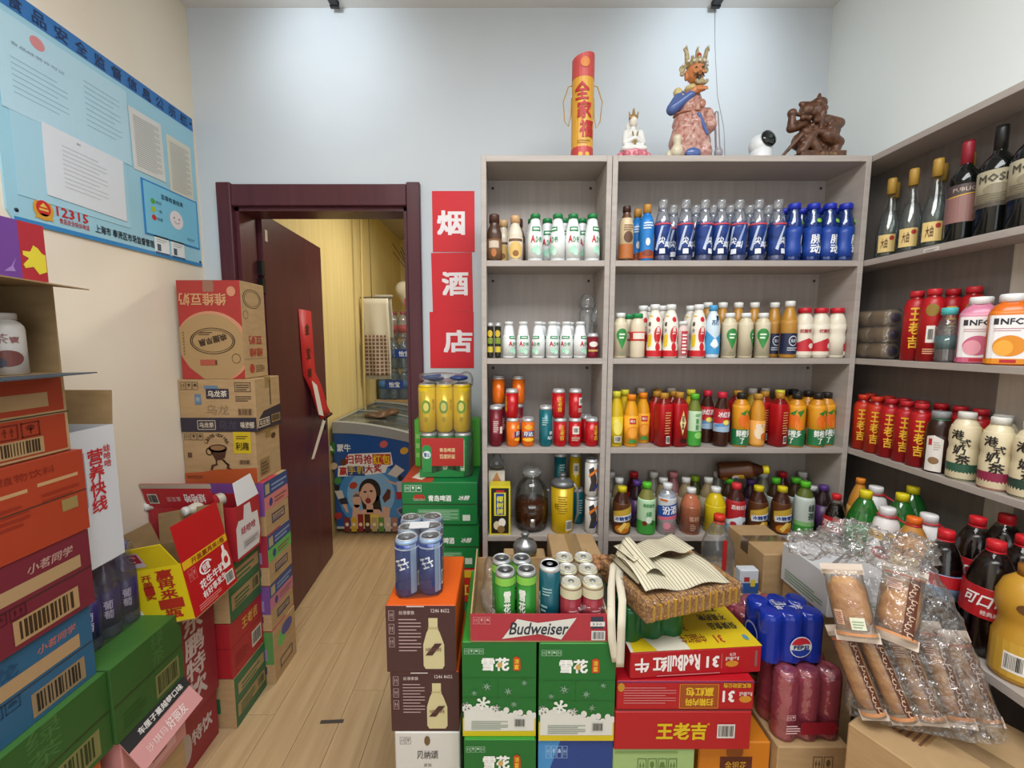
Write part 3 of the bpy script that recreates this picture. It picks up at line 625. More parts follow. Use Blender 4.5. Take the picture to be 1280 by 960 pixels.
# glass jar of herb liquor
jx = X(664, YF + .09, BZ[4]); jr = .072
t = thing('glass_jar', 'big round glass jar half full of amber liquor', 'jar', (jx, YF + .012 + jr, BZ[4]))
jp = [(.052, 0), (.066, .012), (jr, .05), (jr * 1.0, .12), (.066, .17), (.05, .2), (.036, .215), (.034, .225), (.04, .23)]
lathe('jar_body', [(0, .001)] + jp, GLASS(), t, 28); lathe('liquor', [(0, .006), (.049, .006), (.062, .016), (jr - .004, .05), (jr - .004, .122), (0, .1225)], M('#4a2415', .12), t, 28)
lathe('lid', [(.038, .228), (.042, .234), (.042, .25), (.034, .258), (.03, .262), (0, .264)], clear('lid_glass', (.85, .88, .88), .12, .05, .12), t, 24)
tube('ladle_rod', [(.004, -.03, .235), (.002, -.03, .16), (.003, -.03, .06)], .0018, SILVER(), t); lathe('ladle_cup', [(.013, 0), (.014, .035), (.012, .035), (.011, .004), (0, .004)], SILVER(), t, 14, loc=(.0, -jr + .012, .03))
lathe('tap_ring', [(.004, 0), (.008, .004), (.004, .008)], SILVER(), t, 10, loc=(jr * .98, 0, .16))
# yellow gift tin with grey lid and handle
t = thing('gift_tin', 'large yellow beer tin with a grey screw lid', 'can', (X(702, YF + .065, BZ[4]), YF + .012 + .046, BZ[4]))
hy = .195; lathe('body', [(.043, 0), (.046, .006), (.046, hy)], M('#c7a312', .3, .2), t, 26); lathe('lid', [(.048, hy), (.046, hy + .015), (.032, hy + .026), (.012, hy + .03), (.012, hy + .04), (.015, hy + .043), (.012, hy + .05), (0, hy + .05)], M('#77797b', .35, .5), t, 22)
p = Print(.12, hy); p.lines(.3, .45, .62, .85, 8, '#8d7410', 1, .4).txt('啤酒', .25, .6, .14, '#8d7410', w=.14, bold=.01).barcode(.58, .08, .82, .3); p.emit(lambda x, y, o: ((.046 + o) * math.sin((x - .06) / .046), -(.046 + o) * math.cos((x - .06) / .046), y), t, step=.012)
tube('handle', [(.046, -.01, hy + .01), (.062, -.012, hy - .02), (.064, -.012, hy - .12), (.05, -.01, hy - .16)], .005, M('#8c8e90', .4, .4), t)
def bison(p): p.poly([(.3, .1), (.62, .12), (.7, .5), (.5, .9), (.28, .8), (.4, .4)], '#3a3230', 1).poly([(.5, .1), (.9, .3), (.9, .4), (.6, .3)], '#1f3f8a', 2).poly([(.3, .55), (.7, .75), (.7, .85), (.3, .65)], '#e07a22', 3).rect(.72, .55, .78, .95, '#1f3f8a', 1).rect(.72, .05, .8, .45, '#e07a22', 1)
hb = hpx(619, 4, YF + .04) - .001
cb = can('energy_can', '', .0262, hb, '#c9c7c2', bison, rough=.35)
Yb = YF + .04
for i, (z, s) in enumerate(((BZ[4] + .0004, 'lower'), (BZ[4] + hb + .001, 'upper'))): put(cb, (X(739, Yb, z + .07), Yb, z), 'white and orange energy can, %s of two at the shelf corner' % s, 'energy cans', (0, 0, .1))
cyl = can('tall_can', '', .025, hb, '#0f6570', lambda p: p.lines(.3, .3, .6, .8, 6, '#9cc4c6'))
for z, s in ((BZ[4] + .0004, 'lower'), (BZ[4] + hb + .001, 'upper')):
    put(cyl, (X(700 if z > BZ[4] + .01 else 722, YF + .13, z + .07), YF + .13, z), 'teal beer can at back behind the yellow tin, %s' % s, 'teal cans at back', (0, 0, .4))
put(cyl, (X(700, YF + .13, BZ[4] + .07), YF + .13, BZ[4] + .0004), 'teal beer can hidden at back, bottom left of the teal pile', 'teal cans at back', (0, 0, .4))
cyy = can('tall_can', '', .025, hb, '#c9a716', lambda p: p.rect(.35, .4, .65, .8, '#e5d9a0').barcode(.38, .5, .62, .75))
put(cyy, (X(719, YF + .13, BZ[4] + hb + .07), YF + .131, BZ[4] + hb + .001), 'yellow beer can at back stacked over a teal can', None)

# ---- wide unit, top shelf
pr = bottle('coffee_bottle', '', 'bottle', .027, hpx(259, 1, YR), 'pet', '#5a3a24', '#3c2117', lab=(.05, .78, '#cdb893'), fn=lambda p: p.rect(0, 0, 1, .35, '#b0672f', 1).ell(.5, .52, .2, .14, '#5c3a22', 2).lines(.3, .68, .7, .85, 3, '#8a6a45', 2), nr=.013)
line(pr, 1, [(782.5, 0)], 'beige and brown coffee bottle with dark cap', W1, None, .027)
pr = bottle('coffee_bottle', '', 'bottle', .027, hpx(257, 1, YR), 'sport', '#1f6fb8', '#b98436', lab=(.05, .80, '#1f78c2'), fn=lambda p: p.rect(0, 0, 1, .16, '#b5501e', 1).ell(.5, .12, .25, .08, '#7a3418', 2, 12).ell(.5, .38, .1, .09, '#e6e2da', 2, 12).lines(.3, .68, .7, .86, 3, '#cfe0ee', 2), nr=.013)
line(pr, 1, [(808, 0), (796, 1)], 'bright blue coffee bottle with gold cap', W1, 'blue coffee bottles', .027)
NAVY = clear('navy_drink', (.12, .2, .5), .08, .05, .55, hexc('#1c3278'))
def spf(p): p.poly([(.1, .2), (.35, .9), (.42, .9), (.2, .15)], '#b9c6dc', 1).poly([(.5, .3), (.75, .95), (.8, .9), (.58, .25)], '#8fa4cc', 1).txt('尖', .38, .45, .22, '#e9eef4', w=.22, bold=.02, shear=.2).txt('叫', .6, .32, .22, '#e9eef4', w=.2, bold=.02, shear=.2).rect(.3, .04, .5, .2, '#dfe3ea', 2).rect(0, .95, 1, 1, '#c2404e', 1)
pr = bottle('sports_drink_bottle', '', 'bottle', .031, hpx(252, 1, YR), 'sport', clear('sport_shell', (.80, .86, .95), .08, .06, .06), clear('sport_cap', (.92, .94, .96), .1, .08, .16, (.8, .84, .88)), lab=(.10, .62, noisy('navy_sleeve', '#16295f', '#2b4a96', (18, 18, 30), .3)), fn=spf, liquid=('#22397c', .66), nr=.018, capr=.017, caph=.038)
line(pr, 1, [(827.5, 0), (855.6, 0), (880, 0, .8), (899, 0), (922, 0, -.6), (946, 0), (970, 0, .7), (840, 1), (868, 1), (890, 1), (911, 1), (935, 1), (958, 1)], 'navy sports drink bottle', W1, 'navy sports drinks', .031)
def mzf(p): p.txt('脉动', .5, .42, .3, '#eef2f6', w=.36, bold=.024, vert=True).poly([(.3, .75), (.7, .85), (.7, .98), (.3, .98)], '#1d3f94', 1).barcode(.82, .3, .95, .6)
def mzx(t, r, h, pf): e = lathe('green_drop', [(0, 0), (.009, .0), (.009, .002), (0, .003)], M('#7dbb2d', .4), t, 12); e.matrix_local = Matrix.Translation((.006, -prof_r(pf, h * .68) - .0005, h * .68)) @ Matrix.Rotation(PI / 2 - .35, 4, 'X')
pr = bottle('vitamin_drink_bottle', '', 'bottle', .0305, hpx(255, 1, YR), 'waist', clear('blue_shell', (.3, .45, .75), .08, .05, .25, hexc('#2a56a8')), '#1b2fae', lab=(.08, .58, '#1d449c'), fn=mzf, liquid=('#1f4a94', .72), nr=.019, caph=.022, extra=mzx)
line(pr, 1, [(1014, 0), (1037.6, 0, .3), (1061, 0, .9), (990, 0, 1.2), (1003, 1, 1), (1026, 1), (1049, 1), (978, 1)], 'blue-capped vitamin drink bottle', W1, 'blue vitamin drinks', .0305)
# ---- wide unit, second shelf
def hrt(p): p.ell(.5, .62, .24, .2, '#2f8a3e', 1).poly([(.28, .55), (.72, .55), (.5, .2)], '#2f8a3e', 1).lines(.38, .52, .62, .72, 2, '#dcebd9', 2).lines(.38, .05, .62, .12, 1, '#7a8a6a', 2)
pr = bottle('soy_milk_bottle', '', 'bottle', .027, hpx(391, 2, YR), 'straight', '#cfc4a6', '#e6e8e8', lab=(.05, .78, '#d4c9ad'), fn=hrt, nr=.016, caph=.018)
line(pr, 2, [(775, 0), (911, 0, 0), (931, 0, .9), (952.6, 0, -.4)], 'beige soy bottle with green heart', W2, 'soy milk bottles', .027)
pr = bottle('oat_milk_bottle', '', 'bottle', .029, hpx(391, 2, YR), 'yog', '#d9ccb2', '#1f8a4f', lab=(.38, .58, '#c53a35'), fn=lambda p: p.rect(.25, .2, .75, .85, '#e8ddd0', 1).rect(.3, .3, .5, .7, '#2f7a5a', 2), nr=.017, caph=.018)
line(pr, 2, [(796.5, 0), (786, 1)], 'cream bottle with green cap', W2, 'cream bottles with green caps', .029)
def gua(p): p.poly([(.12, .2), (.28, .25), (.3, .95), (.12, .95)], '#e3c21c', 1).txt('椰', .2, .75, .1, '#3a2a10', w=.1, bold=.02).txt('汁', .2, .6, .1, '#3a2a10', w=.1, bold=.02).ell(.55, .86, .1, .06, '#c81e28', 1, 14).ell(.55, .5, .16, .2, '#c81e28', 1).ell(.55, .22, .1, .1, '#c81e28', 1, 14).txt('果粒橙', .55, .5, .11, '#f3ece4', w=.14, bold=.024, vert=True).rect(0, 0, 1, .14, '#c81e28', 1)
pr = bottle('yogurt_bottle', '', 'bottle', .0285, hpx(380, 2, YR), 'waist', '#e7e2d6', '#e8eaea', lab=(.03, .82, '#ece6da'), fn=gua, nr=.016, caph=.02)
line(pr, 2, [(817.6, 0, 0), (838, 0, 0), (872, 0, 0), (802, 1), (810, 2), (827, 1), (862, 1)], 'red, white and yellow yogurt bottle', W2, 'red and white yogurt bottles', .0285)
pr = bottle('small_yogurt_bottle', '', 'bottle', .018, hpx(401, 2, YR), 'straight', '#d9c6c2', '#dfe2e2', lab=(.05, .75, '#d8b8b4'), fn=lambda p: p.rect(.3, .05, .7, .95, '#b53a44', 1).lines(.36, .12, .64, .9, 6, '#efe2de', 2), nr=.014, caph=.014)
line(pr, 2, [(853, 0)], 'small pink bottle with white cap', W2, None, .018)
pr = bottle('soda_bottle', '', 'bottle', .027, hpx(382, 2, YR), 'waist', '#cfe0ea', '#4fa3d6', lab=(.08, .9, '#cfe2ee'), fn=lambda p: p.poly([(.1, .0), (.9, .0), (.9, .5), (.5, .35), (.1, .55)], '#3f97cf', 1).ell(.5, .25, .2, .1, '#e8f1f6', 2, 12).txt('苏打', .5, .72, .12, '#2a4a7a', w=.3, bold=.02).rect(.55, .78, .7, .88, '#22304a', 2), nr=.013)
line(pr, 2, [(890, 0)], 'pale blue soda bottle with light blue cap', W2, None, .027)
def nvf(p): p.rect(0, .02, 1, .62, '#1b2444', 1).ell(.5, .4, .16, .15, '#c9cdd6', 2).ell(.5, .4, .13, .12, '#1b2444', 3).lines(.3, .12, .7, .24, 2, '#b9bfca', 2).txt('东方', .5, .4, .1, '#d6d9e0', w=.18, bold=.02, lay=4)
pr = bottle('navy_label_bottle', '', 'bottle', .029, hpx(376, 2, YR), 'pet', '#b5822f', '#e4e4e0', lab=(.06, .66, '#b8863a'), fn=nvf, nr=.015, caph=.022)
line(pr, 2, [(985, 0), (966, 1), (941, 1), (921, 1), (901.5, 1), (883, 1)], 'amber bottle with navy label', W2, 'amber bottles', .029)
def yof(p): p.poly([(0, .05), (1, .05), (1, .3), (.5, .55), (0, .35)], '#c32a33', 1).ell(.6, .3, .1, .09, '#e9e0d6', 2, 12).rect(0, .0, 1, .12, '#e6ddcb', 2).txt('优酸乳', .4, .78, .12, '#b5303a', w=.4, bold=.02)
pr = bottle('white_yogurt_bottle', '', 'bottle', .0315, hpx(384, 2, YR), 'yog', '#e2dac6', '#c41f30', lab=(.06, .66, '#e4dcc9'), fn=yof, nr=.019, capr=.024, caph=.02)
line(pr, 2, [(1006, 0, 0), (1027, 0, .3), (1049.6, 0, 1.9)], 'white yogurt bottle with red cap', W2, 'white yogurt bottles', .0315)
# ---- wide unit, third shelf
def ojf(p): p.ell(.5, .42, .24, .22, '#e5861c', 1).ell(.5, .42, .2, .18, '#f0a136', 2).rect(.35, .72, .62, .92, '#c42a26', 1).txt('美汁', .485, .82, .1, '#f4ece0', w=.2, bold=.02).poly([(.3, .05), (.7, .05), (.6, .18), (.4, .18)], '#3f8a35', 1)
pr = bottle('orange_juice_bottle', '', 'bottle', .0285, hpx(493, 3, YR), 'pet', '#dc9a1c', '#e8861a', lab=(.05, .60, '#eca52a'), fn=ojf, nr=.015)
line(pr, 3, [(788.5, 0), (806, 1)], 'orange juice bottle with orange cap', W3, 'orange juices', .0285)
pr = bottle('lemon_drink_bottle', '', 'bottle', .028, hpx(489, 3, YR), 'pet', '#cfae1e', '#d7cf3c', lab=(.05, .55, '#d8be28'), fn=lambda p: p.ell(.5, .6, .2, .25, '#efe06a', 1).barcode(.35, .08, .65, .3), nr=.015)
line(pr, 3, [(769.5, 0), (780, 1), (862, 1), (968, 1)], 'yellow lemon drink bottle', W3, 'yellow drinks', .028)
pr = bottle('yellow_drink_bottle', '', 'bottle', .028, hpx(487, 3, YR + .06), 'pet', '#c2a02a', '#e2e2dc', lab=(.1, .6, '#cfae34'), nr=.015)
line(pr, 3, [(800, 2), (835, 2), (939, 2), (956, 2)], 'yellow bottle with white cap', W3, 'white-capped yellow bottles', .028)
def sqf(p): p.poly([(.5, .25), (.64, .55), (.5, .85), (.36, .55)], '#d7b25a', 1).poly([(.5, .3), (.61, .55), (.5, .8), (.39, .55)], '#f0e0a8', 2).txt('和其', .5, .55, .16, '#3a1a12', w=.1, bold=.02, vert=True, lay=3).ell(.55, .12, .14, .06, '#2a1510', 1, 12)
def sqb(p): p.lines(.38, .3, .62, .85, 9, '#d9a56a', 1, .35).barcode(.44, .06, .6, .24)
pr = bottle('herbal_tea_bottle', '', 'bottle', .028, hpx(491, 3, YR), 'straight', '#7a1614', '#b8862e', lab=(.02, .80, '#b3121a'), fn=sqb, sq=5, nr=.014)
line(pr, 3, [(829, 0, .25), (972.7, 0, .3), (817, 1), (841, 1), (964, 1)], 'square red tea bottle showing barcode', W3, 'square red tea bottles', .028)
pr = bottle('herbal_tea_bottle', '', 'bottle', .028, hpx(490, 3, YR), 'straight', '#7a1614', '#b8862e', lab=(.02, .80, '#b3121a'), fn=sqf, sq=5, nr=.014)
line(pr, 3, [(848, 0, .2), (824, 2), (920, 1)], 'square red tea bottle with gold diamond', W3, 'square red tea bottles with diamond', .028)
pr = bottle('green_tea_bottle', '', 'bottle', .0285, hpx(492, 3, YR), 'pet', '#6d7a2e', '#58b02c', lab=(.03, .68, '#bcd8b2'), fn=lambda p: p.rect(0, 0, 1, .42, '#3c9a34', 1).ell(.55, .3, .16, .1, '#8fd06a', 2, 14).txt('茉莉', .48, .62, .16, '#3f8a4f', w=.12, vert=True, bold=.02).lines(.4, .86, .6, .94, 2, '#4f9a5f', 2), nr=.015)
line(pr, 3, [(867, 0)], 'green and white tea bottle with green cap', W3, None, .0285)
def itf(p): p.rect(0, .36, 1, 1, '#b8202c', 1).rect(0, 0, 1, .36, '#9fb8d2', 1).poly([(.1, .3), (.9, .55), (.9, .3), (.1, .2)], '#5f8fc4', 2).txt('冰红茶', .5, .76, .24, '#f2e9ec', w=.5, bold=.024, shear=.15).ell(.55, .42, .13, .12, '#e2c832', 3, 14).ell(.55, .42, .09, .085, '#f0e27a', 4, 14)
pr = bottle('iced_tea_bottle', '', 'bottle', .029, hpx(490, 3, YR), 'pet', '#3a1c14', '#c8243e', lab=(.28, .70, '#b8202c'), fn=itf, nr=.015, rough=.15)
line(pr, 3, [(901, 0, 0), (883, 1, -.3)], 'red iced tea bottle with lemon', W3, 'red iced teas', .029)
def orf(p): p.ell(.5, .62, .2, .16, '#e06a14', 1).ell(.7, .52, .16, .14, '#ea8420', 1).poly([(.35, .8), (.6, .9), (.5, .75)], '#2f7a2a', 2).poly([(.6, .85), (.85, .9), (.7, .72)], '#2f7a2a', 2).rect(0, 0, 1, .4, '#1f7040', 1).txt('鲜橙多', .5, .3, .17, '#eef2ea', w=.52, bold=.024).txt('了', .45, .12, .13, '#eef2ea', w=.14, bold=.024)
pr = bottle('orange_drink_bottle', '', 'bottle', .031, hpx(491, 3, YR), 'straight', '#c9861c', '#23221f', lab=(.03, .78, '#e09a20'), fn=orf, nr=.015)
line(pr, 3, [(925, 0), (1001, 0, -.8), (1027, 0), (1041, 1), (985, 1), (994, 2), (1010, 1), (1023, 1)], 'orange drink with green-based label', W3, 'orange and green drinks', .031)
pr = bottle('peach_drink_bottle', '', 'bottle', .0285, hpx(492, 3, YR), 'pet', '#c98a24', '#b98a34', lab=(.04, .5, '#e0a04a'), fn=lambda p: p.ell(.45, .5, .2, .25, '#efd9b8', 1).txt('橘子', .5, .78, .18, '#f3e9d8', w=.4, bold=.02).ell(.62, .35, .12, .16, '#d4691c', 2), nr=.015)
line(pr, 3, [(946, 0)], 'amber citrus bottle with gold cap', W3, None, .0285)
# ---- wide unit, lowest shelf: one litre bottles
RB = .036
def bt(vt, yo=.05): return hpx(vt, 4, YF + yo)
def lmf(p): p.poly([(.1, .7), (.9, .95), (.9, .6), (.1, .4)], '#c9a63a', 1).poly([(.15, .55), (.85, .68), (.85, .48), (.15, .36)], '#e7ebf2', 2).txt('冰糖雪梨', .5, .52, .13, '#23448c', w=.6, bold=.024, rot=.12, lay=3).ell(.45, .16, .26, .14, '#c9781c', 1).ell(.6, .28, .16, .1, '#e0a83a', 2).poly([(.4, .05), (.6, .35), (.5, .4), (.3, .15)], '#f0cf6a', 3)
pr = bottle('lemon_tea_bottle', '', 'bottle', RB, bt(607), 'pet', '#3f1f14', '#d8c81e', lab=(.03, .68, '#5a3318'), fn=lmf, nr=.016, rough=.15)
line(pr, 4, [(776.4, 0, 0), (946.8, 0, 0), (975.6, 0, 0)], 'brown lemon tea bottle with yellow cap', W4, 'lemon teas', RB)
LEMON = pr
pr = bottle('jasmine_tea_bottle', '', 'bottle', RB, bt(602), 'pet', '#7a7a3a', '#5cc02c', lab=(.02, .70, '#b5d8b0'), fn=lambda p: p.rect(0, 0, 1, .38, '#3f9a3c', 1).txt('茉莉蜜茶', .5, .84, .10, '#4a9a5a', w=.4, bold=.02).ell(.36, .32, .08, .07, '#7a2a2a', 2, 12).ell(.62, .34, .09, .08, '#2f6a2a', 2, 12).ell(.5, .42, .1, .1, '#dff0dc', 2, 12).txt('绿', .5, .6, .14, '#5aa86a', bold=.02), nr=.016)
line(pr, 4, [(805, 0, 0)], 'green and white jasmine tea bottle', W4, None, RB)
pr = bottle('soda_water_bottle', '', 'bottle', RB, bt(603), 'straight', clear('pale_shell', (.8, .84, .9), .08, .06, .3, (.7, .74, .8)), '#e4e6e8', lab=(.02, .74, '#cfd3d8'), fn=lambda p: p.poly([(0, .45), (1, .58), (1, .9), (0, .75)], '#2a4fa0', 1).txt('汾酒', .5, .68, .22, '#f0f2f6', w=.5, bold=.024, rot=.12).poly([(0, .35), (1, .48), (1, .58), (0, .45)], '#d46a80', 1).ell(.4, .25, .12, .1, '#d98a98', 2, 14).lines(.3, .08, .8, .3, 4, '#c77a88', 1, .4).rect(.15, .92, .4, .98, '#d0702a', 2), liquid=('#b9bfc6', .78), nr=.016)
line(pr, 4, [(832.6, 0, 0)], 'soda bottle with blue and pink band', W4, None, RB)
pr = bottle('peach_juice_bottle', '', 'bottle', .039, bt(609), 'pet', '#b5694a', '#e6e8e8', lab=(.05, .62, clear('peach_label', (.75, .45, .33), .08, .1, .75, hexc('#b87052'))), fn=lambda p: p.txt('蜜桃', .5, .55, .2, '#d8a890', w=.3, bold=.01).lines(.38, .1, .55, .4, 4, '#d8a890', 1, .3), nr=.016, rough=.15)
line(pr, 4, [(862, 0, 0)], 'peach juice bottle with white cap', W4, None, .039)
pr = bottle('yellow_juice_bottle', '', 'bottle', .039, bt(608), 'pet', '#d2b812', '#e6e8e8', lab=(.05, .62, '#d9c21c'), fn=lambda p: p.txt('柠檬', .55, .75, .1, '#7a6a10', w=.2), nr=.016, rough=.2)
line(pr, 4, [(892, 0, 0)], 'bright yellow juice bottle with white cap', W4, None, .039)
pr = bottle('lychee_tea_bottle', '', 'bottle', RB, bt(603), 'pet', '#3f1814', '#d83440', lab=(.03, .68, '#b0202a'), fn=lambda p: p.rect(0, 0, 1, .4, '#8fb6dc', 1).poly([(0, .35), (.5, .55), (1, .4), (1, .3), (0, .25)], '#dbe6ef', 2).txt('荔枝红茶', .5, .82, .13, '#f0dfe0', w=.55, bold=.02).ell(.3, .3, .1, .08, '#b52a3a', 3, 12).ell(.68, .3, .09, .08, '#6a2a2a', 3, 12).ell(.5, .22, .08, .07, '#eef2f0', 3, 12), nr=.016, rough=.15)
line(pr, 4, [(917.7, 0, 0)], 'red and light blue lychee tea bottle', W4, None, RB)
pr = bottle('green_tea_bottle', '', 'bottle', RB, bt(601), 'pet', '#5f6a2c', '#5cc02c', lab=(.02, .72, '#c9d4cc'), fn=lambda p: p.rect(0, 0, 1, .22, '#3fa03c', 1).rect(0, .22, 1, .34, '#8cc87c', 1).txt('绿茶', .55, .62, .2, '#3a5a4a', w=.22, vert=True, bold=.02).txt('无糖', .5, .14, .08, '#e6f2e2', w=.3), nr=.016)
line(pr, 4, [(1003, 0, 0)], 'unsweetened green tea bottle, white label', W4, None, RB)
def backkind(nm, body, cap, vt, lab=None, yo=.12): return bottle(nm, '', 'bottle', .031, bt(vt, yo), 'pet', body, cap, lab=lab, nr=.0155, rough=.2)
BK = [('#8a7a5a', '#e2e4e2', 596, [(770, 1), (825, 1), (852.6, 1), (880.7, 1)], 'tan bottle with white cap', (.1, .6, '#a59a86')),
      ('#4f1418', '#c8202c', 588, [(790, 2), (975, 2)], 'dark red cola bottle, red cap', (.2, .6, '#a8181f')),
      ('#2a1a20', '#5a3a86', 599, [(796, 1), (937, 1), (1016.6, 1)], 'dark grape bottle with purple cap', (.1, .6, '#4a2a5a')),
      ('#8d8a7a', '#e6e8e6', 588, [(764, 2), (816, 2), (895, 2), (951, 2), (1001, 2)], 'grey-green bottle with white cap', (.1, .6, '#a9b0a0')),
      ('#a06a6a', '#d88a94', 588, [(841.5, 2)], 'pink bottle with pink cap', (.1, .6, '#c99a9a')),
      ('#4a4a22', '#9cc42a', 593, [(868, 2)], 'olive bottle with lime cap', (.1, .6, '#8a8f3a')),
      ('#3a2a1a', '#55b82c', 596, [(907, 1), (963, 1), (988.5, 1)], 'dark tea bottle with green cap', (.1, .62, '#c9d2cc')),
      ('#2a2422', '#d8d9d6', 606, [(1032, 1)], 'dark bottle with white cap', (.1, .6, '#6a655f'))]
for bc, cc, vt, sp, ph, lb in BK:
    line(backkind('drink_bottle', bc, cc, vt, lb, .12 if sp[0][1] == 1 else .19), 4, sp, ph, W4, 'back row bottles', .031, yo=.009)
o = put(LEMON, (X(893, YF + .15, BZ[4] + .27), YF + .125, BZ[4] + .236), 'dark bottle with yellow cap lying on top of the others', None, (PI / 2 - .12, 0, 1.25))

# ---- right wall shelves
def rput(proto, u, board, row, label, group, r, yo=0, rz=-.8, z=None):
    x = (XF + .008 + r + row * (2 * r + .003)) if board < 4 else (XLOW + .02 + r + row * (2 * r + .006)); zz = BZ[board] + .0004 if z is None else z
    t = x / ((u - CX) / F); Y = (t + (zz + .08 - H) * SP) / CP
    return crowd(('right', board), put(proto, (x, Y, zz), label, group, (0, 0, rz)), (XF + .002, XF + RD - .011, -.3, YB - .01))
def hv(vt, u, board, r, row=0):
    x = (XF + .008 + r) if board < 4 else (XLOW + .02 + r + row * .1); t = x / ((u - CX) / F); Y = t / CP; return Z(vt, Y) - BZ[board]
RT, R2, R3, R4 = 'right wall top shelf', 'right wall second shelf', 'right wall third shelf', 'low right shelf'
pr = bottle('liquor_bottle', '', 'bottle', .034, hv(221, 1110, 1, .034), 'liquor', GLASS(), '#b08a3a', lab=(.05, .3, GLASS()), fn=lambda p: p.rect(.28, .05, .72, .95, '#d9bd7a', 1).ell(.62, .75, .06, .12, '#a8302a', 2, 12).txt('大曲', .45, .5, .5, '#5a3a14', w=.16, bold=.02), liquid=(clear('liquor', (.82, .84, .83), .04, .05, .05), .6), nr=.0115, capr=.014, caph=.055)
for i, (u, row, s) in enumerate([(1110, 0, 'nearest the corner'), (1142, 0, 'second from the corner'), (1166, 0, 'beside the red-topped wine'), (1121, 1, 'at back behind the corner pair'), (1177, 1, 'at back left of the red-topped wine'), (1215, 1, 'at back right of the red-topped wine')]): rput(pr, u, 1, row, 'clear liquor bottle with gold cap, ' + s, 'clear liquor bottles', .034)
def winef(p): p.rect(0, 0, 1, .7, '#8a6560', 1).rect(0, .7, 1, 1, '#4a3c3c', 1).txt('PUBLIC', .5, .86, .1, '#c9b9a9', w=.4).poly([(.2, .66), (.8, .74), (.8, .77), (.2, .69)], '#c9a03a', 2)
hw = hv(169, 1200, 1, .036)
pr = bottle('wine_bottle', '', 'bottle', .036, hw, 'wine', M('#0c0f0e', .08), '#8e1f2e', lab=(.18, .55, '#7d5a56'), fn=winef, nr=.0135, capr=.0145, caph=.07)
pr.children[1].location.z = -.065
rput(pr, 1201, 1, 0, 'dark wine bottle with red capsule on the right top shelf', 'wine bottles', .036)
def winef2(p): p.rect(0, 0, 1, .12, '#4a4238', 1).lines(.15, .15, .85, .4, 4, '#6a6252', 1, .5).txt('MOSEL', .5, .78, .2, '#4a4438', w=.6, bold=.02).ell(.5, .48, .22, .14, '#857c66', 1)
pr = bottle('wine_bottle', '', 'bottle', .040, hw * 1.02, 'wine', M('#0c0f0e', .08), '#121211', lab=(.25, .58, '#a39a80'), fn=winef2, nr=.0135, capr=.0145, caph=.07)
pr.children[1].location.z = -.065
rput(pr, 1245, 1, 0, 'dark wine bottle with grey label beside the red-topped one', 'wine bottles', .04); rput(pr, 1283, 1, 0, 'dark wine bottle with grey label at the right photo edge', 'wine bottles', .04)
# six-pack of lying porridge cans
t = thing('porridge_pack', 'shrink-wrapped pack of porridge cans lying on their sides', 'can pack', (XF + .045, 1.60, BZ[2]))
for i in range(3):
    for j, yy in enumerate((.0, .085)):
        c = lathe('porridge_can', [(.0, -.04), (.028, -.04), (.03, -.037), (.03, .037), (.027, .04)], M('#77644a', .45), t, 18); c.matrix_local = Matrix.Translation((0, yy, .031 + i * .061)) @ Matrix.Rotation(PI / 2, 4, 'X')
        e = lathe('can_lid', [(0, 0), (.02, 0), (.026, .002), (.028, 0)], M('#b9b6b4', .3, .8), c, 18, loc=(0, 0, .039)); lathe('lid_print', [(0, 0), (.016, 0), (.016, .001), (0, .001)], M('#3d2f52', .5), e, 14, loc=(0, 0, .042))
box('shrink_film', -.034, .034, -.045, .13, .0, .186, FILM(), t, .012)
def wl(p): p.txt('王老吉', .5, .52, .2, '#e0ac2a', w=.24, bold=.024, vert=1.15)
def wlc(p): p.rect(.4, .28, .6, .55, '#e2dcd6').barcode(.43, .3, .57, .52).ell(.5, .8, .16, .1, '#8a6a20', 1).lines(.35, .1, .65, .2, 3, '#d9a080')
rr = .0305; hh = hv(362, 1141, 2, rr)
pa = bottle('herbal_tea_bottle', '', 'bottle', rr, hh, 'straight', '#8d1216', '#c0222c', lab=(.02, .86, '#b0131b'), fn=wl, nr=.016, caph=.02)
pb = bottle('herbal_tea_bottle', '', 'bottle', rr, hh, 'straight', '#8d1216', '#c0222c', lab=(.02, .86, '#b0131b'), fn=wlc, nr=.016, caph=.02)
rput(pa, 1142, 2, 0, 'big red herbal tea bottle beside the porridge pack', 'red bottles ' + R2, rr); rput(pb, 1168, 2, 0, 'big red herbal tea bottle with barcode left of the clear bottle', 'red bottles ' + R2, rr)
rput(pa, 1189, 2, 1, 'big red herbal tea bottle at back above the clear bottle', 'red bottles ' + R2, rr); rput(pb, 1213, 2, 1, 'big red herbal tea bottle at back above the pink juice', 'red bottles ' + R2, rr)
pr = bottle('water_bottle', '', 'bottle', .027, hv(386, 1186, 2, .027), 'pet', CLEAR(), '#4fb8b8', lab=(.25, .5, clear('teal_label', (.6, .75, .75), .08, .1, .4, hexc('#6f8f90'))), liquid=(clear('water', (.86, .9, .92), .05, .05, .03), .7), nr=.017, caph=.022)
rput(pr, 1187, 2, 0, 'clear bottle with turquoise cap before the red bottles', None, .027)
def nfc(fc, fc2):
    return lambda p: p.rect(.22, .1, .78, .92, '#e9e6e6', 1).txt('NFC', .5, .8, .11, '#1a1c2a', w=.26, bold=.024, lay=3).rect(.29, .745, .345, .86, '#2a2a34', 2).lines(.3, .62, .7, .7, 2, '#b98a90', 2, .35).ell(.5, .34, .2, .2, fc, 2).ell(.43, .3, .12, .15, fc2, 3).rect(0, 0, 1, .1, fc, 2).rect(.4, .02, .6, .08, '#b5202a', 3)
hh = hv(372, 1214, 2, .042)
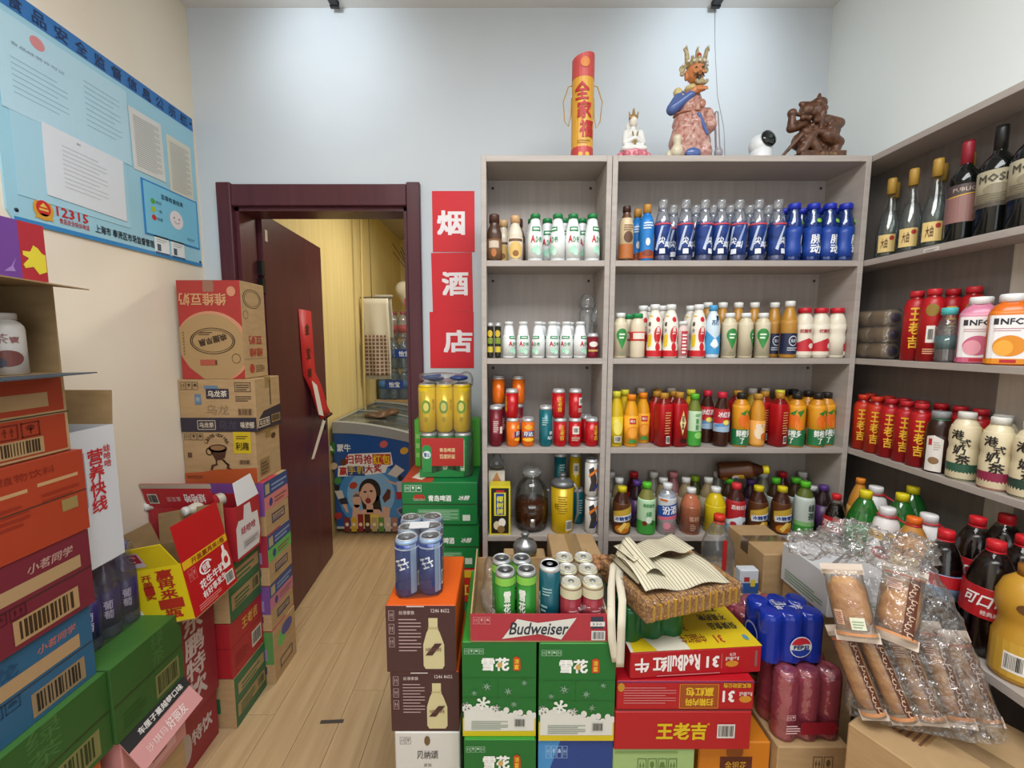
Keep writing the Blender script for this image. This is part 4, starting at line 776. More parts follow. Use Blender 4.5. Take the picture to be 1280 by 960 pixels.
pr = bottle('juice_bottle', '', 'bottle', .042, hh, 'straight', '#cf7f9c', '#eceff0', lab=(.02, .76, '#d791a8'), fn=nfc('#c4607e', '#e09aa8'), nr=.022, sq=4, caph=.022); rput(pr, 1216, 2, 0, 'pink peach juice bottle with white cap', 'fresh juices', .042, rz=-.8)
pr = bottle('juice_bottle', '', 'bottle', .042, hh, 'straight', '#d8691a', '#eceff0', lab=(.02, .76, '#dc7a22'), fn=nfc('#dc8a1c', '#eaa53a'), nr=.022, sq=4, caph=.022); rput(pr, 1258, 2, 0, 'orange juice bottle with white cap and orange print', 'fresh juices', .042, rz=-.8)
rr = .0288; hh = hv(495, 1111, 3, rr)
pa = bottle('herbal_tea_bottle', '', 'bottle', rr, hh, 'straight', '#8d1216', '#c8321e', lab=(.02, .84, '#c02e12'), fn=wl, nr=.016, caph=.018); pb = bottle('herbal_tea_bottle', '', 'bottle', rr, hh, 'straight', '#8d1216', '#b8202a', lab=(.02, .84, '#b0131b'), fn=wl, nr=.016, caph=.018)
for i, (q, u, row, s) in enumerate([(pa, 1077, 0, 'first from the corner'), (pa, 1093, 0, 'second from the corner'), (pb, 1111, 0, 'third from the corner'), (pb, 1133, 0, 'fourth from the corner'), (pb, 1157, 0, 'beside the dark coffee bottle'), (pa, 1085, 1, 'at back nearest the corner'), (pa, 1107, 1, 'at back second from the corner'), (pb, 1126, 1, 'at back third from the corner'), (pb, 1148, 1, 'at back fourth from the corner'), (pb, 1172, 1, 'at back behind the coffee bottle'), (pb, 1208, 1, 'at back behind the milk teas'), (pb, 1236, 1, 'at back right behind the milk teas')]):
    rput(q, u, 3, row, '%s herbal tea bottle on right third shelf, %s' % ('orange-red' if q is pa else 'red', s), 'red bottles ' + R3, rr)
pr = bottle('coffee_bottle', '', 'bottle', .033, hv(511, 1168, 3, .033), 'straight', '#2e1712', '#8d9092', lab=(.03, .62, '#2e1712'), fn=lambda p: p.poly([(.22, .0), (.6, .0), (.6, .9), (.4, 1), (.22, .95)], '#e3ded6', 1).ell(.42, .3, .12, .1, '#8a6a4a', 2, 14).rect(.28, .72, .36, .9, '#b5262e', 2).lines(.4, .6, .54, .85, 4, '#b9b0a6', 2), nr=.021, capr=.024, caph=.022, extra=lambda t, r, h, pf: lathe('green_neck_band', [(.0226, h * .78), (.0226, h * .88)], M('#2f7a52', .4), t, 16))
rput(pr, 1171, 3, 0, 'dark coffee bottle with grey cap and white label', None, .033)
def hkf(bc): return lambda p: p.rect(0, 0, 1, .3, bc, 1).txt('港', .36, .84, .17, '#221f1c', w=.24, bold=.02).txt('式', .52, .7, .14, '#221f1c', w=.2, bold=.02).txt('奶', .42, .56, .17, '#221f1c', w=.24, bold=.02).txt('茶', .5, .38, .17, '#221f1c', w=.26, bold=.02)
hh = hv(510, 1203, 3, .0345)
for q, (u, bc, s) in enumerate([(1203, '#2f5a46', 'green based, leftmost'), (1233, '#8e2a48', 'maroon based, middle'), (1272, '#2a4438', 'dark green based, rightmost')]):
    pr = bottle('milk_tea_bottle', '', 'bottle', .0345, hh, 'yog', '#ddd0ae', '#dddcd4', lab=(.02, .78, '#ddd0ae'), fn=hkf(bc), nr=.019, capr=.021, caph=.02); rput(pr, u, 3, 0, 'cream milk tea bottle, %s of three' % s, 'milk tea bottles', .0345, rz=-.85)
pr = bottle('milk_tea_bottle', '', 'bottle', .0345, hh, 'yog', '#d5c9aa', '#c9c8c0', lab=(.02, .78, '#d5c9aa'), nr=.019, capr=.021, caph=.02); rput(pr, 1247, 3, 1, 'cream bottle at back between the milk tea bottles', 'milk tea bottles', .0345)
# low right shelf: big bottles
def cola(p): p.rect(0, 0, 1, 1, '#b01820', 1).txt('可口可乐', .5, .6, .42, '#f0eae8', w=.62, bold=.024, shear=.25).txt('经典美味', .5, .2, .16, '#f0d8d6', w=.24, bold=.02)
def ppt(u, v, z):                              # point on the low shelf under a photo pixel
    dy, dz = rz_(v); t = (z - H) / dz; return ((u - CX) / F * t, dy * t)
COLA = clear('cola_shell', (.9, .9, .9), .03, .03, 0)
def lowput(proto, x, y, label, group, rz=-.75): return crowd('low', put(proto, (x, y, ZLOW + .0004), label, group, (0, 0, rz)), (XLOW + .004, XF + RD - .011, -.3, 1.61))
def lowxy(u, x, zz=.12): t = x / ((u - CX) / F); return (x, (t + (ZLOW + zz - H) * SP) / CP)
pr = bottle('cola_bottle', '', 'bottle', .052, .292, 'big', COLA, '#c41a26', lab=(.36, .62, '#b01820'), fn=cola, liquid=('#120808', .86), nr=.014, capr=.018, caph=.024, seg=26, ribs='#c41a26')
for u, x, s in [(1224, 1.235, 'biggest, before the yellow jug'), (1272, 1.345, 'behind the yellow jug'), (1215, 1.365, 'behind the nearest one'), (1248, 1.452, 'at the back wall, right')]:
    lowput(pr, *lowxy(u, x), 'large cola bottle with red cap, ' + s, 'large cola bottles', -.75)
pr = bottle('cola_bottle', '', 'bottle', .045, .275, 'big', COLA, '#c41a26', lab=(.36, .60, '#7fa3c8'), fn=lambda p: p.rect(0, .5, 1, 1, '#b01820', 1), liquid=('#120808', .86), nr=.014, capr=.018, caph=.024, seg=24, ribs='#c41a26')
lowput(pr, *lowxy(1181, 1.215), 'large cola bottle with red and blue label behind the bread', 'large cola bottles')
pr = bottle('cola_bottle', '', 'bottle', .036, .235, 'big', COLA, '#c8202a', lab=(.42, .66, '#b01820'), fn=cola, liquid=('#120808', .84), nr=.0125, capr=.015, caph=.02, seg=22)
lowput(pr, *lowxy(1043, 1.22), 'small cola bottle left of the green soda bottle', None)
GRN = clear('green_shell', (.25, .62, .25), .08, .03, .35, hexc('#2a8a3a'))
pr = bottle('soda_bottle', '', 'bottle', .05, .285, 'big', GRN, '#d8c81c', lab=(.32, .62, '#15803a'), fn=lambda p: p.txt('七喜', .42, .5, .3, '#cfeec8', w=.2, bold=.02).lines(.5, .2, .66, .35, 2, '#a6d8a0'), liquid=('#3f9a4a', .7), nr=.014, capr=.018, caph=.024, seg=26)
for u, x, s in [(1078, 1.235, 'in front, beside the small cola'), (1134, 1.43, 'at the back against the wall'), (1122, 1.33, 'between the two white bottles')]: lowput(pr, *lowxy(u, x), 'green soda bottle with yellow cap, ' + s, 'green soda bottles')
def www(p): p.rect(0, .86, 1, 1, '#d7a52a', 1).ell(.5, .62, .22, .12, '#c2202c', 1).txt('旺仔', .5, .62, .1, '#f4ecec', w=.26, bold=.024)
def wex(t, r, h, pf): lathe('handle_ring', [(.02, h * .885), (.026, h * .89), (.026, h * .897), (.02, h * .9)], M('#b8202c', .4), t, 16); tube('handle', [(.02, 0, h * .89), (.05, -.01, h * .84), (.06, -.02, h * .78)], .003, M('#b8202c', .4), t, 6)
pr = bottle('milk_bottle', '', 'bottle', .045, .27, 'milk', '#dfdcda', '#dcdcdc', lab=(.1, .72, '#e2e0de'), fn=www, nr=.0185, capr=.0215, caph=.026, seg=24, extra=wex)
for u, x, s in [(1110, 1.225, 'nearest the green soda bottle'), (1157, 1.30, 'right, behind the bread'), (1093, 1.36, 'at back behind the green bottle')]: lowput(pr, *lowxy(u, x), 'white milk drink bottle with red handle, ' + s, 'white milk bottles')
pr = bottle('orange_soda_bottle', '', 'bottle', .035, .27, 'big', '#c98a34', '#e0862a', nr=.0125, capr=.015, lab=(.35, .6, '#d8a04a')); lowput(pr, *lowxy(1065, 1.37), 'amber bottle with orange cap behind the green soda bottle', None)
pr = bottle('honey_drink_bottle', '', 'bottle', .047, .275, 'big', '#b9803c', '#e06a1e', nr=.015, capr=.018, lab=(.3, .6, '#c8a45c'), ribs='#b8202c'); lowput(pr, *lowxy(1137, 1.215, .2), 'amber bottle with orange cap right behind the bread bag', None)
t = thing('plum_juice_jug', 'yellow handled drink jug at the right edge', 'bottle', (*lowxy(1279, 1.222), ZLOW + .0004), (0, 0, -.85))
lathe('body', [(0, 0), (.044, 0), (.05, .01), (.05, .1), (.042, .125), (.042, .15), (.05, .17), (.05, .2), (.04, .232), (.022, .25), (0, .252)], M('#b8892c', .35), t, 26); lathe('cap', [(.02, .25), (.02, .275), (0, .277)], M('#8a5a1c', .4), t, 16)
p = Print(.14, .2); p.rect(.1, .05, .9, .48, '#c79c3a', 1).barcode(.3, .12, .55, .35).lines(.6, .1, .85, .4, 4, '#8a6420').ell(.5, .9, .12, .06, '#5a3a14', 1); p.emit(lambda x, y, o: ((.0505 + o) * math.sin((x - .07) / .05), -(.0505 + o) * math.cos((x - .07) / .05), y + .005), t, step=.013)

# ================================================================== ON TOP OF THE SHELVES
YS = YF + .075; PX = YS / F * 1.045           # metres per photo pixel at the statues
def topthing(name, label, cat, u): return thing(name, label, cat, (X(u, YS, BZ[0]), YS, BZ[0] + .0005))
# red and gold incense tube with a slanted top
t = topthing('incense_tube', 'tall red and gold gift tube with cord loops on the shelf top', 'tube', 727)
rt, hl, hr = 12.5 * PX, 107 * PX, 116 * PX
def slant(name, z0f, z1f, r, mat, par):
    n = 24; vs = []
    for zf in (z0f, z1f):
        for k in range(n): th = 2 * PI * k / n; x = r * math.sin(th); vs.append((x, -r * math.cos(th), zf(x)))
    return raw(name, vs, [(k, (k + 1) % n, n + (k + 1) % n, n + k) for k in range(n)] + [tuple(range(n))[::-1], tuple(range(n, 2 * n))], mat, par, False)
slant('base_band', lambda x: 0, lambda x: 14 * PX, rt, M('#b83c38', .4), t); slant('gold_body', lambda x: 14 * PX, lambda x: 87 * PX, rt * .985, M('#d09a34', .35), t); slant('red_lid', lambda x: 87 * PX, lambda x: (111 + 0.22 * x / PX) * PX, rt, M('#bf4a46', .4), t)
p = Print(2 * rt, 116 * PX); 
for i, ch in enumerate('全家福'): p.txt(ch, .5 + (i - 1) * .12, .62 - i * .17, .15, '#b0221e', w=.62, bold=.024)
p.ell(.5, .87, .2, .045, '#d0803a', 2, 16).lines(.2, .15, .8, .19, 2, '#b88a2a').ell(.35, .045, .1, .022, '#d9a83a', 2, 10).ell(.65, .045, .1, .022, '#d9a83a', 2, 10)
p.emit(lambda x, y, o: ((rt + .0008 + o) * math.sin((x - rt) / rt), -(rt + .0008 + o) * math.cos((x - rt) / rt), y), t, step=rt * .3)
for sx, lo in ((-1, 40), (1, 38)):
    tube('cord', [(sx * rt, 0, 83 * PX), (sx * rt * 1.3, 0, 82 * PX), (sx * rt * 1.75, 0, 66 * PX), (sx * rt * 1.6, 0, 45 * PX), (sx * rt * 1.25, 0, lo * PX), (sx * rt * 1.05, 0, (lo + 12) * PX), (sx * rt, 0, 70 * PX)], .0022, M('#b58a2e', .5), t, 6)
# white seated figurine on a lotus
t = topthing('seated_figurine', 'small white seated figurine on a pink lotus base', 'figurine', 790)
POR = M('#d5d6d2', .18); PNK = noisy('lotus_pink', '#b0485c', '#d08a94', (300, 300, 300), .25)
lathe('lotus_base', [(0, 0), (15 * PX, 0), (17 * PX, 3 * PX), (14 * PX, 5 * PX), (18 * PX, 8 * PX), (15 * PX, 10 * PX), (0, 11 * PX)], PNK, t, 40, flute=(.06, 10))
for k in range(12):
    a = 2 * PI * k / 12; blobs('petal', [('e', (18 * math.cos(a), 18 * math.sin(a) * .8, 4.5), (3.6, 3.6, 4.5))], PNK, t, PX)
bd = blobs('robe', [('e', (0, 0, 14), (15, 11, 6)), ('e', (0, 1, 24), (10, 8, 14)), ('c', (-8, -1, 32), (-10, -5, 20), 4, 3.4), ('c', (8, -1, 32), (10, -5, 20), 4, 3.4), ('c', (-10, -5, 20), (0, -9, 24), 3.2, 2.5), ('c', (10, -5, 20), (0, -9, 24), 3.2, 2.5), ('e', (-7, -8, 13), (8, 4, 4)), ('e', (7, -8, 13), (8, 4, 4)), ('e', (0, 4, 40), (8, 4, 9)), ('c', (0, 0, 34), (0, 0, 40), 3, 3)], POR, t, PX, 1.0 * PX)
blobs('head', [('e', (0, -1, 44), (4.8, 5, 6)), ('e', (0, -6, 43.5), (1, 1, 1.4))], M('#dcd5ca', .2), t, PX, .7 * PX)
blobs('hair_crown', [('e', (0, 1, 49), (5, 5, 4)), ('c', (0, -1, 50), (0, -1, 58), 2.2, 1.2), ('c', (-4, -1, 49), (-5, -1, 55), 1.3, .8), ('c', (4, -1, 49), (5, -1, 55), 1.3, .8)], M('#9a7a4a', .35, .3), t, PX, .7 * PX)
blobs('gold_trim', [('c', (-3, -9, 30), (0, -9.5, 17), .8, .8), ('c', (3, -9, 30), (0, -9.5, 17), .8, .8)], M('#b9974a', .3, .6), t, PX)
# painted god of wealth
t = topthing('wealth_god_statue', 'tall painted porcelain wealth god statue with a crown', 'statue', 862)
ROBE = noisy('painted_robe', '#94524e', '#c4a494', (75, 75, 75), .2, 0, 6); BLUE = M('#4a6098', .2); SKIN = M('#c07a4a', .3); GOLD = noisy('aged_gilt', '#7d7058', '#c9b78a', (160, 160, 160), .3, .3); CRM = M('#c9bfa6', .3)
blobs('robe', [('e', (-1, 0, 22), (24, 15, 26)), ('e', (0, 0, 42), (22, 14, 18)), ('c', (-2, 0, 58), (-1, 0, 74), 15, 9), ('e', (-16, -3, 8), (10, 11, 9)), ('e', (13, -4, 10), (10, 10, 12)), ('c', (16, -4, 52), (18, -6, 38), 6, 8), ('c', (8, -12, 50), (-10, -13, 20), 3, 2.4), ('c', (-4, -13, 48), (16, -12, 14), 2.6, 2.2), ('e', (2, -12, 40), (10, 4, 6))], ROBE, t, PX, 1.3 * PX)
blobs('sleeve', [('c', (-14, 0, 72), (-24, -4, 56), 6, 6.5), ('c', (-24, -4, 56), (-6, -11, 68), 6.5, 4.5)], BLUE, t, PX, 1.1 * PX)
blobs('collar', [('c', (-17, 0, 76), (-12, -3, 66), 5, 4.5), ('e', (0, -3, 78), (11, 8, 5))], M('#c4b276', .3), t, PX, 1.1 * PX)
blobs('hand', [('e', (2, -13, 73), (8, 4, 3.4)), ('c', (-6, -12, 70), (4, -14, 72), 3, 2.6)] + [('c', (-2 + 2.6 * i, -15, 74), (-1 + 2.6 * i, -16.5, 71), 1.2, 1.0) for i in range(5)], SKIN, t, PX, .8 * PX)
blobs('ingot', [('e', (4, -13, 79), (6, 3.5, 2.4)), ('e', (-1.5, -13, 81), (2, 2.5, 2.2)), ('e', (9.5, -13, 81), (2, 2.5, 2.2)), ('e', (4, -13, 81.5), (2.6, 2.6, 2.4))], GOLD, t, PX, .8 * PX)
hd = blobs('head', [('e', (1, -2, 95), (9.5, 9.5, 11.5)), ('e', (-8.5, -1, 93), (2, 3, 6)), ('e', (9.5, -1, 93), (1.6, 3, 5)), ('e', (2.5, -11.5, 94), (1.8, 2, 3)), ('e', (-2, -10, 92), (3, 2.4, 2.4)), ('e', (7, -10, 92), (2.6, 2.4, 2.4)), ('e', (2, -9.5, 99), (6, 2.4, 1.6))], SKIN, t, PX, .8 * PX)
blobs('beard', [('e', (2, -10.5, 87), (2.6, 1.8, 2.6)), ('c', (2, -11, 86), (1.5, -12, 80), 2, .7), ('c', (0, -12, 90.2), (-4, -10.5, 87), .8, .5), ('c', (4.5, -12, 90.2), (8, -10.5, 87), .8, .5)], M('#2e2a26', .4), hd, PX, .5 * PX)
for ex_ in (-1.6, 6): blobs('eye', [('e', (ex_, -11, 96.4), (1.5, .9, .7))], M('#2a2420', .3), hd, PX)
for q in ((-9, -8, 104), (-4, -11, 103), (1.5, -12, 103), (7, -11, 103), (11.5, -8, 104), (-11, -5, 121), (13, -5, 121), (1, -7, 119), (-13, -3, 103), (14, -3, 103)): blobs('pearl', [('e', q, 1.5)], M('#d6d2c4', .2), hd, PX)
blobs('forehead_jewel', [('e', (1.5, -9.5, 108), (2.6, 2, 4))], M('#a8402a', .25), hd, PX)
blobs('crown', [('e', (1, -2, 104), (11, 10, 5)), ('c', (-8, -2, 105), (-10, -3, 117), 3, 2.2), ('c', (10, -2, 105), (12, -3, 117), 3, 2.2), ('c', (1, -6, 106), (1, -5, 117), 3, 1.8), ('e', (-11, -3, 119), (3, 2, 2.4)), ('e', (13, -3, 119), (3, 2, 2.4)), ('e', (-13, -1, 100), (4, 2, 4)), ('e', (13, -1, 99), (3.4, 2, 3.6)), ('e', (-6, -10, 107), 2), ('e', (1, -11, 106), 2.2), ('e', (8, -10, 107), 2), ('e', (-13, -1, 95), (3, 2, 3))], GOLD, t, PX, .8 * PX)
blobs('ruyi_sceptre', [('c', (24, -8, 50), (27, -9, 12), 2.6, 3), ('e', (28, -9, 8), (5, 4, 6))], M('#8d8a90', .2), t, PX, 1 * PX)
blobs('blue_hem', [('e', (-2, -13, 6), (9, 4, 6))], BLUE, t, PX, .9 * PX); blobs('blue_sash', [('c', (2, -14, 46), (12, -14, 26), 2.4, 2)], BLUE, t, PX, .9 * PX)
blobs('vase', [('e', (-19, -10, 9), (7, 6, 8)), ('c', (-19, -10, 14), (-19, -10, 22), 3.6, 5), ('e', (-26, -6, 6), (4, 4, 6))], CRM, t, PX, .9 * PX)
blobs('gold_belt', [('e', (-1, -1, 51), (21.5, 14.5, 2.2)), ('e', (6, -13, 58), (4, 2, 5)), ('e', (-3, -13, 56), (3, 2, 4))], M('#a5705a', .3), t, PX, .9 * PX)
# white security camera
t = topthing('security_camera', 'white round security camera with a black lens on shelf top', 'camera', 950)
WH = M('#d9dcde', .3)
lathe('base', [(0, 0), (11 * PX, 0), (11.5 * PX, 2 * PX), (11 * PX, 16 * PX), (8 * PX, 17 * PX), (0, 17 * PX)], WH, t, 26)
blobs('ball_head', [('e', (-.5, 0, 19), (12.5, 12, 12.5))], WH, t, PX); ln = lathe('lens_face', [(0, 0), (9.5 * PX, 0), (8.8 * PX, 2 * PX), (5 * PX, 3 * PX), (0, 3.3 * PX)], M('#0f1413', .08), t, 24)
ln.matrix_local = Matrix.Translation((2.5 * PX, -9 * PX, 23 * PX)) @ Matrix.Rotation(PI / 2 - .25, 4, 'X') @ Matrix.Rotation(0.25, 4, 'Y'); lathe('lens', [(0, 0), (3 * PX, 0), (2 * PX, 1 * PX), (0, 1.3 * PX)], M('#2a3a38', .05), ln, 16, loc=(0, 0, 3.2 * PX))
# carved wooden warrior
t = topthing('wooden_warrior_carving', 'dark brown carved wooden warrior figure seated with a blade', 'carving', 1007)
WOOD = noisy('carved_wood', '#3a2318', '#6b4630', (70, 70, 70), .35, .4, 5)
it = [('e', (10, 0, 5), (26, 14, 5)), ('c', (-28, -3, 2), (30, -3, 4), 4, 6), ('e', (12, 2, 15), (20, 12, 14)), ('e', (6, 0, 30), (17, 11, 15)), ('e', (22, -3, 33), (12, 9, 8)), ('e', (-8, -4, 22), (12, 10, 11)),
      ('e', (5, -3, 55), (9, 9, 10)), ('e', (-4, 0, 57), (7, 7, 9)), ('e', (8, -3, 63), (9, 8, 6)), ('c', (8, -2, 65), (9, -2, 73), 4, 1.6), ('c', (-2, -1, 62), (-10, 0, 64), 4, 2.5), ('c', (15, -2, 62), (17, -1, 68), 3, 1.6), ('e', (11, -11, 54), (2, 2.4, 3)), ('c', (8, -10, 49), (6, -11, 38), 4.5, 2), ('e', (6, -10, 59), (4, 1.6, 1.2)),
      ('c', (-6, -3, 42), (-22, -5, 36), 6, 5.5), ('c', (-22, -5, 36), (-23, -6, 48), 5, 3.6), ('e', (-23, -6, 51), (5.4, 4.5, 5)), ('c', (-22, -6, 51), (8, 6, 52), 2, 2), ('c', (16, -3, 44), (30, -6, 40), 7, 6), ('c', (30, -6, 40), (16, -12, 32), 6, 4.5),
      ('c', (-10, -10, 30), (20, -14, 26), 4, 3.6), ('c', (14, -12, 24), (28, -10, 18), 7, 6), ('c', (28, -10, 18), (24, -10, 6), 5, 5), ('c', (-4, -12, 24), (-14, -12, 8), 6, 5), ('c', (-2, -12, 18), (4, -13, 8), 5, 4.5), ('c', (-14, -12, 26), (-32, -8, 5), 3, 1.6), ('c', (32, -2, 30), (36, 0, 40), 2.4, 1.4), ('c', (31, -3, 6), (33, -2, 28), 4, 2.5)]
it += [('e', (random.uniform(-16, 24), -13 + random.uniform(-1, 2), random.uniform(12, 44)), random.uniform(1.8, 3.2)) for _ in range(26)]
blobs('figure', it, WOOD, t, PX, .95 * PX, 1)
box('plinth', -16 * PX, 34 * PX, -16 * PX, 4 * PX, 0, 8 * PX, WOOD, t, .002); p = Print(20 * PX, 5 * PX); p.txt('忠义千秋', .5, .5, .7, '#9a7a52', w=.9); p.emit(lambda x, y, o: (4 * PX + x, -16 * PX - o, y + 1.5 * PX), t)

# ================================================================== LEFT WALL: STACKED CARTONS
WX = XL + .006
def rr_(p, x0, y0, x1, y1, col, lay=1): return p.rect(x0, y0, x1, y1, col, lay)
# --- stack at the left edge (goods seen from their right side)
AY0, AY1 = .80, 1.148
def herb(main, ink):
    def fn(p): p.rect(.03, .55, .97, .97, main, 1).rect(.03, .62, .86, .8, '#ad8f6a', 2).rect(.03, .04, .97, .5, main, 1).icons(.1, .28, .8, .46, 5, ink).barcode(.5, .06, .8, .26, '#a98a62', '#3a2a1a').lines(.05, .06, .4, .2, 3, ink)
    return fn
cbox('drink_carton', 'orange drink carton below the open box, topmost closed one at left', WX, -1.19, AY0, AY1, 1.372, 1.579, KRAFT(), {'R': herb('#a03a22', '#6a2014')}, seam={'R': .52})
def herb2(p): p.rect(0, 0, 1, 1, '#a03a22', 1).txt('凉茶植物饮料', .55, .86, .09, '#7a2418', w=.5).rect(.0, .66, .35, .7, '#b89068', 2).rect(.4, .68, .62, .72, '#b89068', 2).rect(.68, .7, .95, .74, '#b89068', 2).lines(.05, .3, .3, .58, 4, '#8a2c1c').lines(.4, .34, .62, .6, 4, '#8a2c1c').lines(.7, .5, .95, .64, 2, '#8a2c1c').rect(.82, .32, .93, .46, '#8f7a4a', 2)
cbox('drink_carton', 'orange drink carton with panels of small dark print at left', WX, -1.175, AY0 - .02, AY1 + .012, 1.142, 1.37, M('#a03a22', .55), {'R': herb2}, seam={'R': .5})
def maro(p): p.rect(0, 0, 1, 1, '#6e2432', 1).txt('小茗同学', .72, .83, .11, '#b08a80', w=.3, bold=.02, shear=.2).rect(.0, .56, .92, .72, '#a98b66', 2).icons(.1, .36, .55, .5, 4, '#4a1520').barcode(.45, .06, .88, .34, '#a98a62', '#3a2a1a')
cbox('drink_carton', 'maroon drink carton with barcode below the orange cartons', WX, -1.178, AY0 - .01, AY1 + .008, .921, 1.14, M('#6e2432', .55), {'R': maro}, seam={'R': .5})
def bluf(p): p.rect(0, 0, 1, 1, '#2d5b7d', 1).txt('小茗同学', .75, .82, .10, '#b06a60', w=.26, bold=.02, shear=.2).txt('乌龙', .35, .8, .16, '#23496a', w=.3, bold=.02).rect(.06, .52, .9, .7, '#a98b66', 2).barcode(.55, .06, .92, .36, '#8f7a5c', '#2a2420').icons(.2, .34, .5, .48, 3, '#1c3c58').rect(.02, .3, .1, .48, '#7a2a4a', 2)
cbox('drink_carton', 'blue drink carton with tan stripe and barcode at left', WX, -1.188, AY0 - .02, AY1, .704, .919, M('#2d5b7d', .55), {'R': bluf}, seam={'R': .48})
def grn(p): p.rect(0, 0, 1, 1, '#2f5a26', 1).txt('绿茶', .62, .78, .22, '#46703a', w=.18, vert=True).barcode(.55, .06, .92, .4, '#7a7a4a', '#2c3a1c').rect(.0, .485, 1, .495, '#24481c', 2).lines(.1, .1, .4, .35, 4, '#25501e')
GT = lambda p: p.rect(0, 0, 1, 1, '#3f6e30', 1).rect(.05, .0, .45, .6, '#8d8a58', 2)
cbox('beer_carton', 'dark green carton at the bottom left corner under the blue one', WX, -1.165, AY0 - .1, AY1 + .004, .462, .702, M('#2f5a26', .5), {'R': grn, 'T': GT}, seam={'R': .5})
cbox('drink_carton', 'orange carton on the floor at the lower left corner', WX, -1.18, AY0 - .1, AY1 - .02, .0, .46, M('#c2621e', .5), {'R': lambda p: p.barcode(.6, .1, .9, .3)})
cbox('beer_carton', 'dark green carton under the purple bottle pack', WX, -1.155, 1.155, 1.425, .462, .704, M('#2f5a26', .5), {'R': grn, 'T': GT}, seam={'R': .5})
pk = cbox('snack_carton', 'pink snack carton with black band under the green carton', WX, -1.16, 1.17, 1.42, .23, .46, M('#c98a88', .5), {'R': lambda p: p.rect(.3, .1, .8, .6, '#d9a8a8', 1).lines(.4, .2, .7, .5, 3, '#a86a6a')})
def slab4(name, a, b, c, d, th, mat, parent):
    a, b, c, d = map(Vector, (a, b, c, d)); n = (b - a).cross(d - a).normalized() * th
    vs = [a, b, c, d, a - n, b - n, c - n, d - n]
    return raw(name, vs, [(0, 1, 2, 3), (7, 6, 5, 4), (0, 4, 5, 1), (1, 5, 6, 2), (2, 6, 7, 3), (3, 7, 4, 0)], mat, parent)
def onquad(p, a, b, d, parent):
    """print p laid on the parallelogram a (lower left), b (lower right), d (upper left)"""
    a, b, d = Vector(a), Vector(b), Vector(d); ex = (b - a) / p.W; ey = (d - a) / p.Hh; n = ex.cross(ey).normalized()
    return p.emit(lambda x, y, o: a + ex * x + ey * y + n * o, parent)
L0 = Vector(pk.location)
fa, fb, fc, fd = Vector((-1.09, 1.165, .365)) - L0, Vector((-1.09, 1.42, .375)) - L0, Vector((-1.158, 1.415, .458)) - L0, Vector((-1.158, 1.165, .458)) - L0
fo = slab4('flap', fa, fb, fc, fd, .003, M('#cf9494', .5), pk)
p = Print(.255, .115); p.rect(0, .62, 1, 1, '#2a2a2c', 1).txt('车厘子蔓越莓口味', .55, .8, .18, '#d8d4d0', w=.7, bold=.02).txt('好丽友', .62, .3, .3, '#ecd5d2', w=.3, bold=.02).txt('沙琪玛', .3, .3, .2, '#ecd5d2', w=.3); onquad(p, fa, fb, fd, fo)
cbox('drink_carton', 'plain carton on the floor under the pink snack carton', WX, -1.17, 1.165, 1.42, 0, .228, KRAFT())
# --- open carton on its side at the top of the left stack
t = thing('open_carton', 'brown carton lying on its side, open towards the room', 'box', (0, 0, 1.581))
x0, x1, y0, y1, hh = WX, -1.192, .78, 1.145, .236; th = .004
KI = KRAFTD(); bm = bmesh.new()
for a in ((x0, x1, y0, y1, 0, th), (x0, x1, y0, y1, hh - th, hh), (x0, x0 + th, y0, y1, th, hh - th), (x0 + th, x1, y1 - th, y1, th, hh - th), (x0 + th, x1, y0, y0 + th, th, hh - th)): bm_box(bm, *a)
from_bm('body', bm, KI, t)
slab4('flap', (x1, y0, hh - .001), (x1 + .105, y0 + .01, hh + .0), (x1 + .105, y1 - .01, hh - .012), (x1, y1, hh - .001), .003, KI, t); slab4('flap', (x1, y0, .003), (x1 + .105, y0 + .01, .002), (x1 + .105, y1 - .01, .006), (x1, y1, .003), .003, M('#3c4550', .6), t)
pr = bottle('tea_carton_bottle', '', 'bottle', .034, .155, 'straight', '#cfcac4', '#b9b4ae', lab=(.02, .84, '#d2cec8'), fn=lambda p: p.txt('茶π', .5, .68, .2, '#8a5a5a', w=.4).ell(.5, .3, .26, .16, '#6a3a34', 1).ell(.35, .22, .14, .1, '#3c3a48', 2).ell(.25, .8, .12, .08, '#a8484a', 1), nr=.02, caph=.016)
for i, (xx, yy, s) in enumerate([(-1.235, 1.06, 'nearest the opening'), (-1.315, 1.07, 'deeper in the box'), (-1.235, .985, 'at the left photo edge')]): put(pr, (xx, yy, 1.581 + th + .0005), 'white tea bottle inside the open carton, ' + s, 'tea bottles in the open carton', (0, 0, .85))
def purp(p): p.rect(0, 0, .855, 1, '#6b3f8c', 1).rect(.855, 0, 1, 1, '#a82a34', 1).poly([(.995, .18), (.95, .12), (.92, .24), (.875, .2), (.865, .26), (.9, .38), (.868, .42), (.868, .49), (.91, .5), (.93, .62), (.955, .58), (.975, .5), (.995, .48)], '#d8c83a', 2).poly([(.76, .1), (.8, .2), (.83, .36), (.81, .2), (.82, .12)], '#9a7ab8', 2)
cbox('snack_carton', 'purple and red carton with a yellow hand, top of left stack', WX, -1.19, .72, 1.133, 1.822, 1.965, M('#6b3f8c', .5), {'R': purp})
